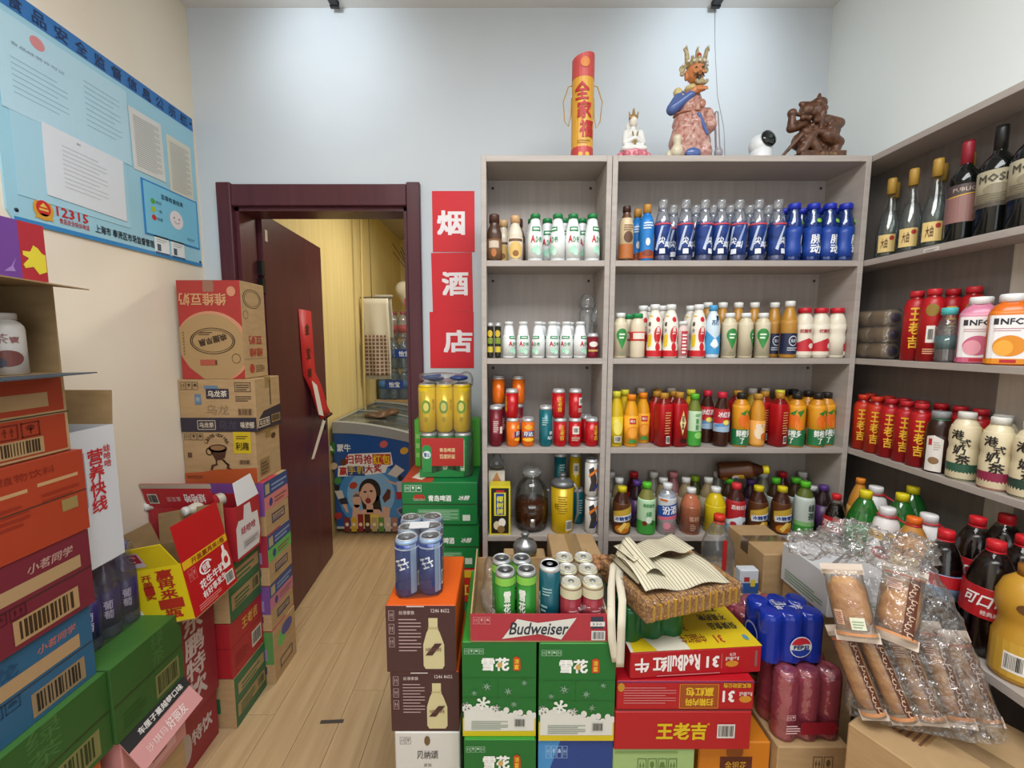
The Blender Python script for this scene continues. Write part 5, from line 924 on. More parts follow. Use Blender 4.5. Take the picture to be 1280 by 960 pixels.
# --- white carton standing behind the left stack, on the purple bottle pack
PK0 = .706; hb_ = .212
def bpack(name, label, loc, rot, nx, ny, r, h, mk, film=True, cat='bottle pack', gap=1.0, group=None, turn=0):
    t = thing(name, label, cat, loc, rot, group)
    base = mk(r, h)
    for i in range(nx):
        for j in range(ny):
            e = base if (i == 0 and j == 0) else copy_tree(base)
            e.parent = t; e.location = ((i - (nx - 1) / 2) * 2 * r * gap, (j - (ny - 1) / 2) * 2 * r * gap, 0); e.rotation_euler = (0, 0, turn)
            for k in ('label', 'category', 'group'):
                if k in e: del e[k]
    if film:
        w_, d_ = nx * r + .002, ny * r + .002
        lathe('shrink_film', [(.2, 0), (1, .0), (1.0, h * .85), (.86, h * 1.01), (.5, h * 1.02), (0, h * 1.02)], FILM(), t, 28, 6).scale = (w_ * 1.0, d_ * 1.0, 1)
    return t
def mkp(r, h): return bottle('bottle', None, None, r, h, 'pet', clear('lilac_shell', (.75, .74, .85), .08, .05, .35, hexc('#6a669a')), '#6a62a8', lab=(.14, .56, '#2a1e6a'), fn=lambda p: p.txt('葡萄', .5, .5, .24, '#c9c3e4', w=.2, bold=.02, vert=True).ell(.25, .4, .1, .2, '#8a7ac0', 1), nr=.014, rough=.2)
bpack('grape_drink_pack', 'shrink-wrapped pack of purple drink bottles on the green carton', (-1.335, 1.313, .7045), (0, 0, 0), 2, 3, .034, .285, mkp, turn=.9)
t = thing('milk_drink_carton', 'white carton with red characters standing above the purple pack', 'box', (0, 0, .995))
x0, x1, y0, y1, hh = WX, -1.212, 1.165, 1.30, .418
bm = bmesh.new()
for a in ((x0, x1, y0, y1, 0, th), (x0, x0 + th, y0, y1, th, hh), (x1 - th, x1, y0, y1, th, hh), (x0 + th, x1 - th, y0, y0 + th, th, hh), (x0 + th, x1 - th, y1 - th, y1, th, hh)): bm_box(bm, *a)
from_bm('body', bm, M('#c9ccd2', .5), t)
slab4('flap', (x0, y1 - .004, hh), (x1, y1 - .004, hh), (x1 - .005, y1 + .01, hh + .105), (x0, y1 + .01, hh + .105), .003, KRAFTD(), t)
p = Print(y1 - y0, hh); p.txt('娃哈哈', .78, .78, .05, '#b53a3c', w=.16, bold=.02, vert=True).txt('营养快线', .5, .62, .11, '#b8262e', w=.34, bold=.02, vert=1.05).lines(.15, .45, .28, .85, 1, '#8a8f9a', 1, .98).poly([(0, .3), (.14, .36), (.1, .28), (.16, .22), (.05, .24), (0, .2)], '#b8262e', 1); p.emit(lambda x, y, o: (x1 + o, y0 + x, y), t)
# --- red energy drink cartons
def dp(p): p.rect(0, 0, 1, 1, '#8e2a34', 1).txt('东鹏特饮', .5, .55, .2, '#c9b9b6', w=.42, bold=.024, vert=1.1)
def dp2(p): p.rect(0, 0, 1, 1, '#8e2a34', 1).txt('特饮', .6, .55, .3, '#c9b9b6', w=.5, bold=.024).ell(.2, .5, .14, .3, '#b9a9a4', 1)
cbox('energy_drink_carton', 'red energy drink carton on the floor behind the pink flap', WX, -1.215, 1.432, 1.655, 0, .208, M('#8e2a34', .5), {'R': dp2, 'F': dp2}); cbox('energy_drink_carton', 'tall red energy drink carton with big white vertical characters', WX, -1.205, 1.43, 1.662, .21, .638, M('#8e2a34', .5), {'R': dp})
# --- open red and yellow peanut milk carton, tilted
w_, d_, h_ = .27, .235, .21; aa = -math.radians(10.4)
t = thing('peanut_milk_carton', 'open red and yellow carton tilted on the left stack', 'box', (-1.083 - w_ * math.cos(aa) / 2, 1.527, .69 - .0244), (0, aa, 0))
RC = M('#b3131c', .45); YC = M('#d8c016', .45); hw_, hd_ = w_ / 2, d_ / 2
bm = bmesh.new()
for a in ((-hw_, hw_, -hd_, hd_, 0, th), (-hw_, -hw_ + th, -hd_, hd_, th, h_), (-hw_ + th, hw_ - th, hd_ - th, hd_, th, h_)): bm_box(bm, *a)
from_bm('body', bm, KRAFTD(), t)
box('side_wall', hw_ - th, hw_, -hd_, hd_, th, h_, RC, t); box('front_wall', -hw_ + th, hw_ - th, -hd_, -hd_ + th, th, h_, YC, t)
fl_ = .135
slab4('flap', (hw_, -hd_, h_), (hw_, hd_, h_), (hw_ - .004, hd_, h_ + fl_), (hw_ - .004, -hd_, h_ + fl_), .003, RC, t)
slab4('flap', (-hw_ + .01, -hd_, h_), (hw_ - .012, -hd_, h_), (hw_ - .03, -hd_ - .03, h_ + .09), (-hw_ + .01, -hd_ - .035, h_ + .09), .003, YC, t)
slab4('flap', (hw_, hd_, h_), (-hw_, hd_, h_), (-hw_, hd_ + .03, h_ + .12), (hw_, hd_ + .03, h_ + .12), .003, KRAFTD(), t); slab4('flap', (-hw_, hd_, h_), (-hw_, -hd_, h_), (-hw_ - .02, -hd_, h_ + .10), (-hw_ - .02, hd_, h_ + .10), .003, KRAFTD(), t)
p = Print(d_, h_); p.rect(0, .86, 1, 1, '#d9a91e', 1).txt('开盖赢再来1瓶', .55, .93, .10, '#8a3a14', w=.75, bold=.02)
p.txt('银鹭', .42, .68, .14, '#f0e4e4', w=.16, bold=.02, rot=.1).ring(.42, .68, .15, .12, .22, '#f0e4e4', 2, 20, .4, 5.2).txt('花生牛奶', .5, .46, .16, '#f0e4e4', w=.56, bold=.024, rot=.1).txt('有好事发生', .5, .28, .13, '#f0e4e4', w=.55, bold=.02, rot=.1)
p.poly([(.78, .4), (.93, .4), (.95, .52), (.92, .68), (.88, .74), (.88, .84), (.82, .84), (.82, .74), (.78, .68), (.76, .52)], '#eadfd9', 2).ell(.855, .55, .05, .07, '#b3131c', 3, 14).icons(.06, .62, .22, .82, 2, '#d97a78').lines(.1, .06, .6, .18, 3, '#d97a78').barcode(.74, .1, .95, .32, '#dcd8d0', '#55504a')
p.emit(lambda x, y, o: (hw_ + o, x - hd_, y), t)
p = Print(w_, h_); p.poly([(0, 0), (.42, 0), (.3, .35), (.12, .75), (0, .95)], '#e6ded6', 1).poly([(0, .55), (.14, .62), (.05, .9), (0, .95)], '#b3131c', 2).poly([(0, .1), (.14, .12), (.05, .35), (0, .42)], '#7a4a2a', 2).txt('赢再来1瓶', .74, .52, .16, '#a8281c', w=.22, bold=.024, vert=1.08).txt('开盖一奖', .5, .68, .10, '#a8281c', w=.13, bold=.02, vert=1.1); p.emit(lambda x, y, o: (x - hw_, -hd_ - o, y), t)
p = Print(w_ - .02, .09); p.rect(.06, .14, .58, .82, '#cfc2d2', 1).rect(.36, .35, .56, .78, '#a82438', 2).ring(.46, .56, .07, .15, .3, '#e6d8da', 3, 12, .4, 5.2).lines(.1, .2, .33, .7, 5, '#a89ab0', 2); onquad(p, Vector((-hw_ + .01, -hd_, h_)), Vector((hw_ - .012, -hd_, h_)), Vector((-hw_ + .01, -hd_ - .035, h_ + .09)), t)
# --- third stack: green, red and green cartons with the milk carton on top
def gb(p): p.rect(.0, .5, 1, 1, '#2f6644', 1).rect(.06, .18, .95, .44, '#9a8058', 2).rect(0, 0, 1, .5, '#2c5e3e', 1).rect(.1, .6, .95, .82, '#a98b62', 2).lines(.15, .2, .6, .4, 3, '#2c5e3e', 3).barcode(.7, .2, .92, .42, '#8d855c', '#2c3a2c', 3).lines(.2, .63, .8, .8, 2, '#3f6e4c', 3)
cbox('beer_carton', 'brown and green carton on the floor under the red carton', WX, -1.148, 1.675, 1.905, 0, .23, KRAFT(), {'R': gb, 'F': lambda p: p.rect(.55, .3, .8, .6, '#2f6644', 1)})
def rb(p): p.rect(0, 0, 1, 1, '#a5222c', 1).rect(0, .55, 1, .56, '#7a1820', 2).txt('王老吉', .6, .78, .2, '#c9a24a', w=.5, bold=.024).barcode(.62, .14, .94, .44, '#d8d0c8').lines(.1, .15, .5, .4, 4, '#8a1a22')
cbox('drink_carton', 'red carton between the two brown and green cartons', WX, -1.15, 1.672, 1.905, .232, .48, M('#a5222c', .45), {'R': rb, 'F': lambda p: p.rect(0, .55, 1, .56, '#7a1820', 1)})
cbox('beer_carton', 'brown and green carton on top of the red carton', WX, -1.145, 1.674, 1.903, .482, .742, KRAFT(), {'R': gb, 'F': lambda p: p.rect(.55, .3, .8, .6, '#2f6644', 1)})
t = thing('milk_drink_carton', 'open white and red milk carton with raised flaps behind the tilted carton', 'box', (0, 0, .7435))
x0, x1, y0, y1, hh = WX, -1.112, 1.70, 1.872, .235; bm = bmesh.new()
for a in ((x0, x1, y0, y1, 0, th), (x0, x0 + th, y0, y1, th, hh), (x1 - th, x1, y0, y1, th, hh), (x0 + th, x1 - th, y0, y0 + th, th, hh), (x0 + th, x1 - th, y1 - th, y1, th, hh)): bm_box(bm, *a)
from_bm('body', bm, M('#a8242e', .5), t)
slab4('flap', (x1, y0 + .02, hh), (x1, y1, hh), (x1 - .02, y1 - .02, hh + .1), (x1 - .02, y0 + .03, hh + .095), .003, M('#d8d9dc', .5), t)
fo = slab4('flap', (x0, y0, hh), (x1 - .07, y0, hh), (x1 - .085, y0 - .035, hh + .115), (x0 + .005, y0 - .035, hh + .115), .003, M('#b8202e', .5), t)
p = Print(x1 - .07 - x0, .115); p.rect(0, .82, 1, 1, '#b9a898', 1).barcode(.06, .2, .2, .6, '#d8d0c8').txt('娃哈哈', .72, .42, .34, '#f0e6e6', w=.3, bold=.02, rot=PI).txt('爽歪歪', .42, .38, .18, '#e0b8b8', w=.2, rot=PI); onquad(p, (x0, y0, hh), (x1 - .07, y0, hh), (x0, y0 - .035, hh + .115), fo)
p = Print(y1 - y0, hh); p.poly([(0, .05), (.9, .05), (.98, .3), (.9, .7), (.65, .72), (.6, .95), (.35, .95), (.3, .7), (.1, .72), (0, .6)], '#d6d3d4', 1).txt('娃哈哈', .48, .5, .14, '#a83240', w=.6, bold=.02).rect(.25, .15, .9, .3, '#b9b4b6', 2).lines(.3, .18, .85, .28, 2, '#8a8588', 3); p.emit(lambda x, y, o: (x1 + o, y0 + x, y), t)
pr = bottle('yogurt_bottle', '', 'bottle', .028, .16, 'milk', '#c9c6b4', '#d8d8d4', lab=(.2, .6, '#b8303a'), nr=.016)
put(pr, (-1.35, 1.785, .985), 'white bottle lying on the open milk carton, on the left', 'bottles on the milk carton', (PI / 2, 0, -1.0)); put(pr, (-1.22, 1.79, .985), 'white bottle with red label lying beside the raised white flap', 'bottles on the milk carton', (PI / 2, .5, -.4))
# --- stack at the corner: rainbow striped cartons
def rain(c2):
    return lambda p: p.rect(.0, .72, 1, 1, '#31487e', 1).rect(.05, .76, .22, .95, '#a99a7a', 2).lines(.3, .78, .95, .94, 2, '#7f93bc', 2).rect(.0, .46, 1, .72, c2, 1).ell(.25, .58, .07, .08, '#2f3f7a', 2, 12).lines(.4, .52, .9, .66, 2, '#8a5a4a', 2).frame(.25, .16, .8, .34, .03, '#3a3a5c', 2).lines(.3, .2, .75, .3, 2, '#6a6a80', 2)
for i, (z0, z1, c1, c2, s) in enumerate([(0, .272, '#5a8a4a', '#7a9a5a', 'bottom'), (.274, .504, '#6f4a8c', '#b87088', 'second from floor'), (.506, .750, '#a02a40', '#5fae5a', 'third from floor'), (.752, 1.011, '#7a4a92', '#c9787a', 'top')]):
    def ff(p, c1=c1): p.rect(0, .38, 1, 1, c1, 1).rect(.75, .45, .92, .68, '#8d7aa0', 2).frame(.72, .2, .9, .34, .02, '#4a3a5c', 2)
    cbox('candy_carton', 'corner stack carton with blue and coloured bands, %s' % s, WX, -1.108 - .003 * (i % 2), 1.912, 2.128, z0, z1, KRAFT(), {'R': rain(c2) if i else (lambda p: p.ell(.35, .7, .16, .14, '#5fae5a', 1).ell(.6, .8, .25, .12, '#4a4a8c', 1).frame(.25, .16, .8, .34, .03, '#3a3a5c', 2)), 'F': ff, 'T': lambda p: p.rect(.3, 0, 1, .6, '#b8404c', 1)}, group='corner stack cartons')
def cof(p):
    p.icons(.03, .84, .3, .97, 3, '#4a3526')
    for i, ch in enumerate('Latte Coffee'):
        a = PI * .86 - i * PI * .72 / 11; p.txt(ch, .47 + .16 * math.cos(a), .70 + .24 * math.sin(a), .07, '#4a2c1c', rot=a - PI / 2, bold=.01) if ch != ' ' else 0
    p.ell(.48, .68, .13, .08, '#4a2c1c', 2).poly([(.36, .67), (.6, .67), (.57, .5), (.5, .45), (.43, .47)], '#4a2c1c', 2).ell(.48, .69, .10, .05, '#8d6a48', 3).ring(.36, .62, .05, .08, .35, '#4a2c1c', 2, 14)
    p.poly([(.44, .47), (.48, .47), (.44, .38), (.38, .36), (.36, .26), (.39, .26), (.41, .33), (.47, .36)], '#4a2c1c', 3).poly([(.52, .47), (.56, .47), (.6, .36), (.58, .28), (.66, .27), (.62, .31), (.63, .37)], '#4a2c1c', 3)
    p.rect(.7, .58, .94, 1, '#c9ae1e', 2).txt('利趣', .82, .72, .15, '#3a2c14', w=.18, bold=.02, lay=3).lines(.74, .86, .9, .94, 2, '#5a4a1a', 3).barcode(.76, .36, .92, .46, '#a08058', '#4a3526').rect(.06, .5, .12, .6, '#5a4230', 2)
    p.poly([(0, 0), (1, 0), (1, .3), (.7, .28), (.45, .27), (.25, .22), (0, .2)], '#b5552a', 1).txt('咖啡饮料', .14, .12, .07, '#4a2c1c', w=.22)
cbox('coffee_carton', 'brown coffee carton with a running cup printed on it', WX, -1.137, 1.915, 2.125, 1.012, 1.254, KRAFT(), {'F': cof, 'R': lambda p: p.rect(.12, .08, .5, .42, '#8d7250', 1).lines(.16, .12, .46, .38, 4, '#5f4a32', 2).rect(.56, .1, .95, .45, '#b09470', 1).ell(.72, .8, .1, .06, '#4a2c1c', 2, 14)}, tape='x')
def ool(p):
    p.icons(.03, .8, .27, .95, 3, '#4a3526').rect(.0, 0, 1, .27, '#2e2838', 1).rect(.36, .63, .66, .82, '#2e2a40', 2).txt('乌龙茶', .51, .725, .12, '#d8cdb8', w=.25, bold=.02, lay=3).rect(.34, .82, .52, .88, '#5f7a94', 2).rect(.21, .52, .29, .72, '#5f7a94', 2).txt('茶', .25, .62, .08, '#a9b8c4').frame(.74, .76, .95, .94, .008, '#4a3526', 2).lines(.76, .79, .93, .92, 3, '#5a4634', 2).lines(.74, .58, .95, .7, 3, '#5a4634', 2).barcode(.76, .3, .96, .45, '#a08058', '#4a3526').txt('乌龙', .5, .42, .2, '#8d7250', w=.3)
    p.frame(.22, .04, .46, .22, .008, '#cdbfa8', 2).txt('乌龙茶', .34, .13, .1, '#cdbfa8', w=.19, bold=.02).txt('乌龙', .62, .13, .17, '#4c4656', w=.24).txt('味浓郁', .88, .13, .12, '#cdbfa8', w=.18, bold=.02)
cbox('tea_carton', 'brown oolong tea carton with dark lower band', WX, -1.125, 1.913, 2.127, 1.255, 1.497, KRAFT(), {'F': ool, 'R': lambda p: p.poly([(0, 0), (1, 0), (1, .42), (.3, .36), (.12, .25), (.08, .1), (0, .05)], '#2e2838', 1).frame(.05, .06, .5, .22, .02, '#cdbfa8', 2).txt('乌龙茶', .28, .14, .1, '#cdbfa8', w=.36, bold=.02).barcode(.58, .08, .95, .24, '#a08058').rect(.56, .45, .6, .95, '#4a3a28', 1)}, tape='x')
def soy(p):
    p.rect(0, 0, 1, 1, '#a8322e', 1).ell(.52, .33, .60, .36, '#c98a6a', 2, 40, rot=-.35).ell(.49, .32, .57, .345, '#a98a5e', 3, 40, rot=-.35)
    p.poly([(0, 0), (.35, 0), (.12, .12), (0, .25)], '#a8322e', 4)
    p.txt('维维豆奶', .4, .81, .12, '#c9956a', w=.74, bold=.02, rot=PI, lay=4).ell(.86, .89, .07, .05, '#c98a6a', 4)
    p.ring(.52, .39, .36, .135, .05, '#3a2618', 5).ring(.52, .39, .33, .115, .04, '#3a2618', 5).txt('唤醒早晨', .52, .40, .07, '#3a2618', w=.45, rot=PI + .25, bold=.02, lay=5).lines(.3, .45, .52, .49, 2, '#5a4230', 5).ring(.88, .21, .07, .05, .1, '#3a2618', 5).rect(.3, .14, .54, .2, '#a8523e', 5).rect(.54, .145, .57, .195, '#5a3a24', 5).lines(.05, .25, .07, .5, 8, '#6a5238', 5)
cbox('soy_milk_carton', 'red and brown soy milk carton upside down on the corner stack', WX + .025, -1.165, 1.915, 2.105, 1.498, 1.937, KRAFT(), {'F': soy, 'R': lambda p: p.ring(.45, .83, .38, .1, .07, '#4a3a28', 1).ring(.45, .83, .32, .08, .06, '#4a3a28', 1).ring(.16, .66, .1, .045, .12, '#4a3a28', 1).txt('维维', .5, .27, .09, '#a83a30', w=.55, bold=.02, rot=PI).txt('豆奶', .5, .40, .09, '#a83a30', w=.55, bold=.02, rot=PI).ell(.3, .1, .1, .05, '#a83a30', 1).lines(.45, .06, .85, .14, 4, '#7a5a40').rect(0, .2, 1, .203, '#5a4630', 2)}, tape='y')

# ================================================================== STORE ROOM: FREEZER, WATER, TOWEL
FZ = 3.52; fx0, fx1 = -1.43, -0.70
def vbl(s): return 541 + 15 * s * s          # lower edge of the grey rim along the freezer end, in photo rows
fr_ = thing('chest_freezer', 'chest freezer with curved glass lid and a blue ice cream advert', 'freezer', ((fx0 + fx1) / 2, FZ, 0)); fcx = (fx0 + fx1) / 2
def prism(name, prof, y0, y1, mat, parent, smooth=False):
    n = len(prof); vs = [(x, y0, z) for x, z in prof] + [(x, y1, z) for x, z in prof]
    return raw(name, vs, [tuple(range(n)), tuple(range(n, 2 * n))[::-1]] + [(i, n + i, n + (i + 1) % n, (i + 1) % n) for i in range(n)], mat, parent, smooth)
NS = 14; cv = [(fx0 - fcx + (fx1 - fx0) * i / NS, Z(vbl(i / NS), FZ)) for i in range(NS + 1)]
GREY = M('#9a9c9c', .45); FL = 1.22
prism('body', [(cv[0][0], .06), (cv[-1][0], .06)] + cv[::-1], 0, FL, M('#1c4f96', .35), fr_)
rimo = [(x, z + .095 - .02 * (i / NS)) for i, (x, z) in enumerate(cv)]
for y0, y1 in ((-.012, .05), (FL - .05, FL + .01)): prism('rim', cv + rimo[::-1], y0, y1, GREY, fr_)
for e in (0, -1): x, z = cv[e]; prism('rim', [(x - .012, z), (x + .012, z), (x + .012, z + .09), (x - .012, z + .09)], .05, FL - .05, GREY, fr_)
gl = [(x, z - .006) for x, z in rimo]; gl2 = [(x, z - .011) for x, z in rimo]
for y0, y1 in ((.05, .62), (.60, FL - .05)): prism('glass_lid', gl2 + gl[::-1], y0, y1, clear('freezer_glass', (.75, .82, .82), .18, .03, .06, (.7, .75, .75)), fr_, True)
prism('lid_bar', [(x, z - .004) for x, z in gl2] + [(x, z + .004) for x, z in gl][::-1], .60, .625, GREY, fr_)
prism('inner_tub', [(x * .96, z + .004) for x, z in cv] + [(x * .96, z + .03) for x, z in cv][::-1], .05, FL - .05, noisy('frozen_goods', '#5a6670', '#c2c8c8', (9, 14, 9), .5, 0, 2), fr_)
box('base_rail', cv[0][0], cv[-1][0], -.004, .03, .055, .075, M('#b5b8ba', .4), fr_)
for sx in (.06, fx1 - fx0 - .06):
    for sy in (.1, FL - .1): lathe('foot', [(.03, 0), (.03, .06), (0, .06)], M('#222', .6), fr_, 10, loc=(cv[0][0] + sx, sy, 0))
ax0 = X(405, FZ, .6); aw = X(525, FZ, .6) - ax0; ah0, ah1 = Z(666, FZ), Z(545, FZ)
p = Print(aw, ah1 - ah0); U = lambda u: (u - 405) / 120; V = lambda v: (666 - v) / 121
p.ell(.5, .38, .36, .34, '#3f86c4', 1, 30).ell(.48, .40, .25, .25, '#7fb0d8', 2, 26)
p.rect(.03, V(566), .125, V(553), '#2f7a3f', 2).poly([(.05, V(563)), (.11, V(563)), (.08, V(556))], '#e6ece4', 3).txt('蒙牛', .215, V(559.5), .075, '#e9eef4', w=.14, bold=.02)
p.poly([(.20, V(578)), (.26, V(567)), (.70, V(565)), (.72, V(580)), (.66, V(583)), (.64, V(590)), (.36, V(594)), (.14, V(595)), (.15, V(582)), (.20, V(581))], '#e8e4e2', 3)
for i, (ch, c, b) in enumerate(zip('扫码抢红包', ['#b32a2a', '#b32a2a', '#b32a2a', '#e8c02a', '#e8c02a'], [None, None, None, '#b8362a', '#b8362a'])):
    x = .27 + i * .095
    if b: p.rect(x - .047, V(580), x + .047, V(567), b, 4)
    p.txt(ch, x, V(573.5), .09, c, w=.08, bold=.03, lay=5)
for i, ch in enumerate('赢手机大奖'):
    x = .2 + i * .09
    if i in (1, 2): p.rect(x - .045, V(594), x + .045, V(582), '#1f4a8c', 4)
    p.txt(ch, x, V(588 - i * .8), .08, '#c8a83a' if i in (1, 2) else '#b32a2a', w=.075, bold=.03, lay=5)
p.poly([(.66, V(592)), (.75, V(580)), (.84, V(587)), (.75, V(596))], '#cfc9c4', 3)
# the advert's printed picture: a woman calling out, small jumping figures, ice creams
SK, HR_ = '#d3a890', '#241a18'
p.ell(.47, V(613), .115, .13, HR_, 4, 24).poly([(.36, V(612)), (.40, V(640)), (.34, V(646)), (.36, V(655)), (.60, V(648)), (.57, V(620))], HR_, 4)
p.poly([(.28, V(648)), (.38, V(636)), (.56, V(636)), (.66, V(648)), (.66, V(658)), (.28, V(658))], SK, 5).ell(.455, V(617), .082, .115, SK, 6, 22).poly([(.43, V(630)), (.50, V(630)), (.50, V(640)), (.43, V(640))], SK, 5)
p.poly([(.40, V(642)), (.55, V(642)), (.58, V(656)), (.38, V(656))], '#d8c04a', 7).ell(.45, V(625), .03, .03, '#8a2a2e', 7, 12).ell(.42, V(614), .018, .01, '#2a1c1a', 7, 10).ell(.485, V(613), .018, .01, '#2a1c1a', 7, 10).ell(.45, V(619.5), .01, .012, '#b98a74', 7, 8)
p.ell(.33, V(625), .045, .075, SK, 8, 14).poly([(.29, V(630)), (.36, V(630)), (.34, V(656)), (.27, V(654))], SK, 8)
for i in range(4): p.poly([(.295 + i * .022, V(620)), (.312 + i * .022, V(620)), (.308 + i * .022, V(612 + abs(i - 1.5))), (.297 + i * .022, V(612 + abs(i - 1.5)))], SK, 8)
p.poly([(.60, V(632)), (.68, V(634)), (.66, V(654)), (.60, V(652))], SK, 8).poly([(.60, V(621)), (.66, V(610)), (.69, V(612)), (.68, V(622)), (.62, V(628))], '#5a2a1c', 8)
for (x, v, c) in ((.21, 577, '#5a3a2a'), (.1, 582, '#c9b49a'), (.63, 555, '#c8605a'), (.84, 563, '#d8a52a'), (.3, 606, '#b0402a'), (.14, 600, '#3f8a4a'), (.13, 644, '#a83030')): p.ell(x, V(v), .045, .035, c, 3, 12, rot=.5)
p.ell(.13, V(609), .025, .03, HR_, 3, 12).poly([(.1, V(613)), (.18, V(612)), (.2, V(622)), (.14, V(624))], '#c9c4bc', 3).poly([(.14, V(623)), (.22, V(621)), (.24, V(629)), (.16, V(630))], '#2a2a3c', 3).poly([(.17, V(629)), (.22, V(629)), (.24, V(640)), (.22, V(640))], SK, 3)
p.ell(.79, V(597), .025, .03, HR_, 3, 12).poly([(.75, V(601)), (.84, V(601)), (.83, V(614)), (.76, V(614))], '#b5b9c4', 3).poly([(.74, V(614)), (.84, V(614)), (.86, V(622)), (.75, V(624))], '#a82a3c', 3).poly([(.75, V(603)), (.66, V(599)), (.66, V(601)), (.75, V(606))], SK, 3)
p.poly([(.74, V(636)), (.92, V(625)), (.95, V(636)), (.78, V(645))], '#8f8aa8', 4).poly([(.76, V(637)), (.91, V(628)), (.93, V(635)), (.79, V(642))], '#3a3c6a', 5)
for i, c in enumerate(['#7a2a24', '#c9a42a', '#8a2420', '#4a1e1c', '#b59a6a', '#5a8a3a', '#c9b9a4', '#a8786a']): x = .19 + i * .072; p.rect(x, V(664), x + .06, V(646 - (4 if i in (2, 3) else 0)), c, 9).ell(x + .03, V(655), .02, .02, '#e0d0b8', 10, 8)
p.emit(lambda x, y, o: (ax0 - fcx + x, -.001 - o, ah0 + y), fr_, off=.0004)
t = blobs('crumpled_bag', [('e', (0, 0, .02), (.1, .16, .025)), ('e', (.08, .08, .03), (.07, .1, .035)), ('e', (-.07, -.1, .03), (.06, .07, .03)), ('e', (.03, -.03, .045), (.05, .07, .025))], noisy('brown_bag', '#4a3626', '#6a4f38', (20, 20, 20), .5, .5), None, 1, .012)
t.location = (-1.14, FZ + .42, Z(vbl(.5), FZ) + .088); tag(t, 'crumpled brown bag lying on the freezer glass lid', 'bag')
# hanging towels in front of the stacked water
TY = 4.35; tx = X(470, TY, 1.7)
t = thing('hanging_towel', 'white and brown checked towels hanging beside the stacked water', 'towel', (tx, TY, 0))
def cloth(name, x0, x1, z0, z1, y, mat, nx=10, nz=14, amp=.02):
    vs = []; 
    for j in range(nz + 1):
        for i in range(nx + 1):
            a, b = i / nx, j / nz; vs.append((x0 + (x1 - x0) * (a + .02 * math.sin(b * 5)), y + amp * math.sin(a * 9 + b) * (1.1 - b), z0 + (z1 - z0) * b))
    fs = [(j * (nx + 1) + i, j * (nx + 1) + i + 1, (j + 1) * (nx + 1) + i + 1, (j + 1) * (nx + 1) + i) for j in range(nz) for i in range(nx)]
    o = raw(name, vs, fs, mat, t, True); m = o.modifiers.new('thick', 'SOLIDIFY'); m.thickness = .006; return o
def check_mat():
    m, tr, b = nt('checked_cloth'); N = tr.nodes; L = tr.links; tc = N.new('ShaderNodeTexCoord'); sp = N.new('ShaderNodeSeparateXYZ'); L.new(tc.outputs['Object'], sp.inputs[0]); ad = None
    for ax in ('X', 'Z'):
        mu = N.new('ShaderNodeMath'); mu.operation = 'MULTIPLY'; mu.inputs[1].default_value = 26; L.new(sp.outputs[ax], mu.inputs[0]); fr = N.new('ShaderNodeMath'); fr.operation = 'FRACT'; L.new(mu.outputs[0], fr.inputs[0]); gt = N.new('ShaderNodeMath'); gt.operation = 'GREATER_THAN'; gt.inputs[1].default_value = .28; L.new(fr.outputs[0], gt.inputs[0])
        if ad is None: ad = gt
        else: q = N.new('ShaderNodeMath'); q.operation = 'MULTIPLY'; L.new(ad.outputs[0], q.inputs[0]); L.new(gt.outputs[0], q.inputs[1]); ad = q
    mx = N.new('ShaderNodeMixRGB'); mx.inputs[1].default_value = (*hexc('#b5a89a'), 1); mx.inputs[2].default_value = (*hexc('#6a5044'), 1); L.new(ad.outputs[0], mx.inputs[0]); L.new(mx.outputs[0], b.inputs['Base Color']); b.inputs['Roughness'].default_value = .9; return m
tz = lambda v: Z(v, TY); tu = lambda u: X(u, TY, 1.7) - tx
cloth('white_towel', tu(454), tu(487), tz(474), tz(373), 0, M('#c9c4b6', .9)); cloth('checked_towel', tu(456), tu(486), tz(470), tz(419), -.035, check_mat()); cloth('grey_cloth', tu(468), tu(490), tz(425), tz(368), .03, M('#a39e92', .9))
tube('hook_cord', [(tu(466), 0, tz(373)), (tu(466), 0, tz(330)), (tu(465), 0, BZC)], .004, M('#6a5a44', .7), t, 6); tube('rail', [(tu(451), .02, tz(372)), (tu(492), .02, tz(370))], .008, M('#8a8578', .5), t, 6)
tg = tube('wall_pipe', [(X(452, 4.2, 2.6) - .0, 4.2, BZC), (X(452, 4.2, 2) - .0, 4.2, 1.2), (X(452, 4.2, 2) - .0, 4.2, 0)], .011, M('#b9a56e', .6), None, 8); tag(tg, 'thin painted pipe running up the yellow store wall', 'pipe')
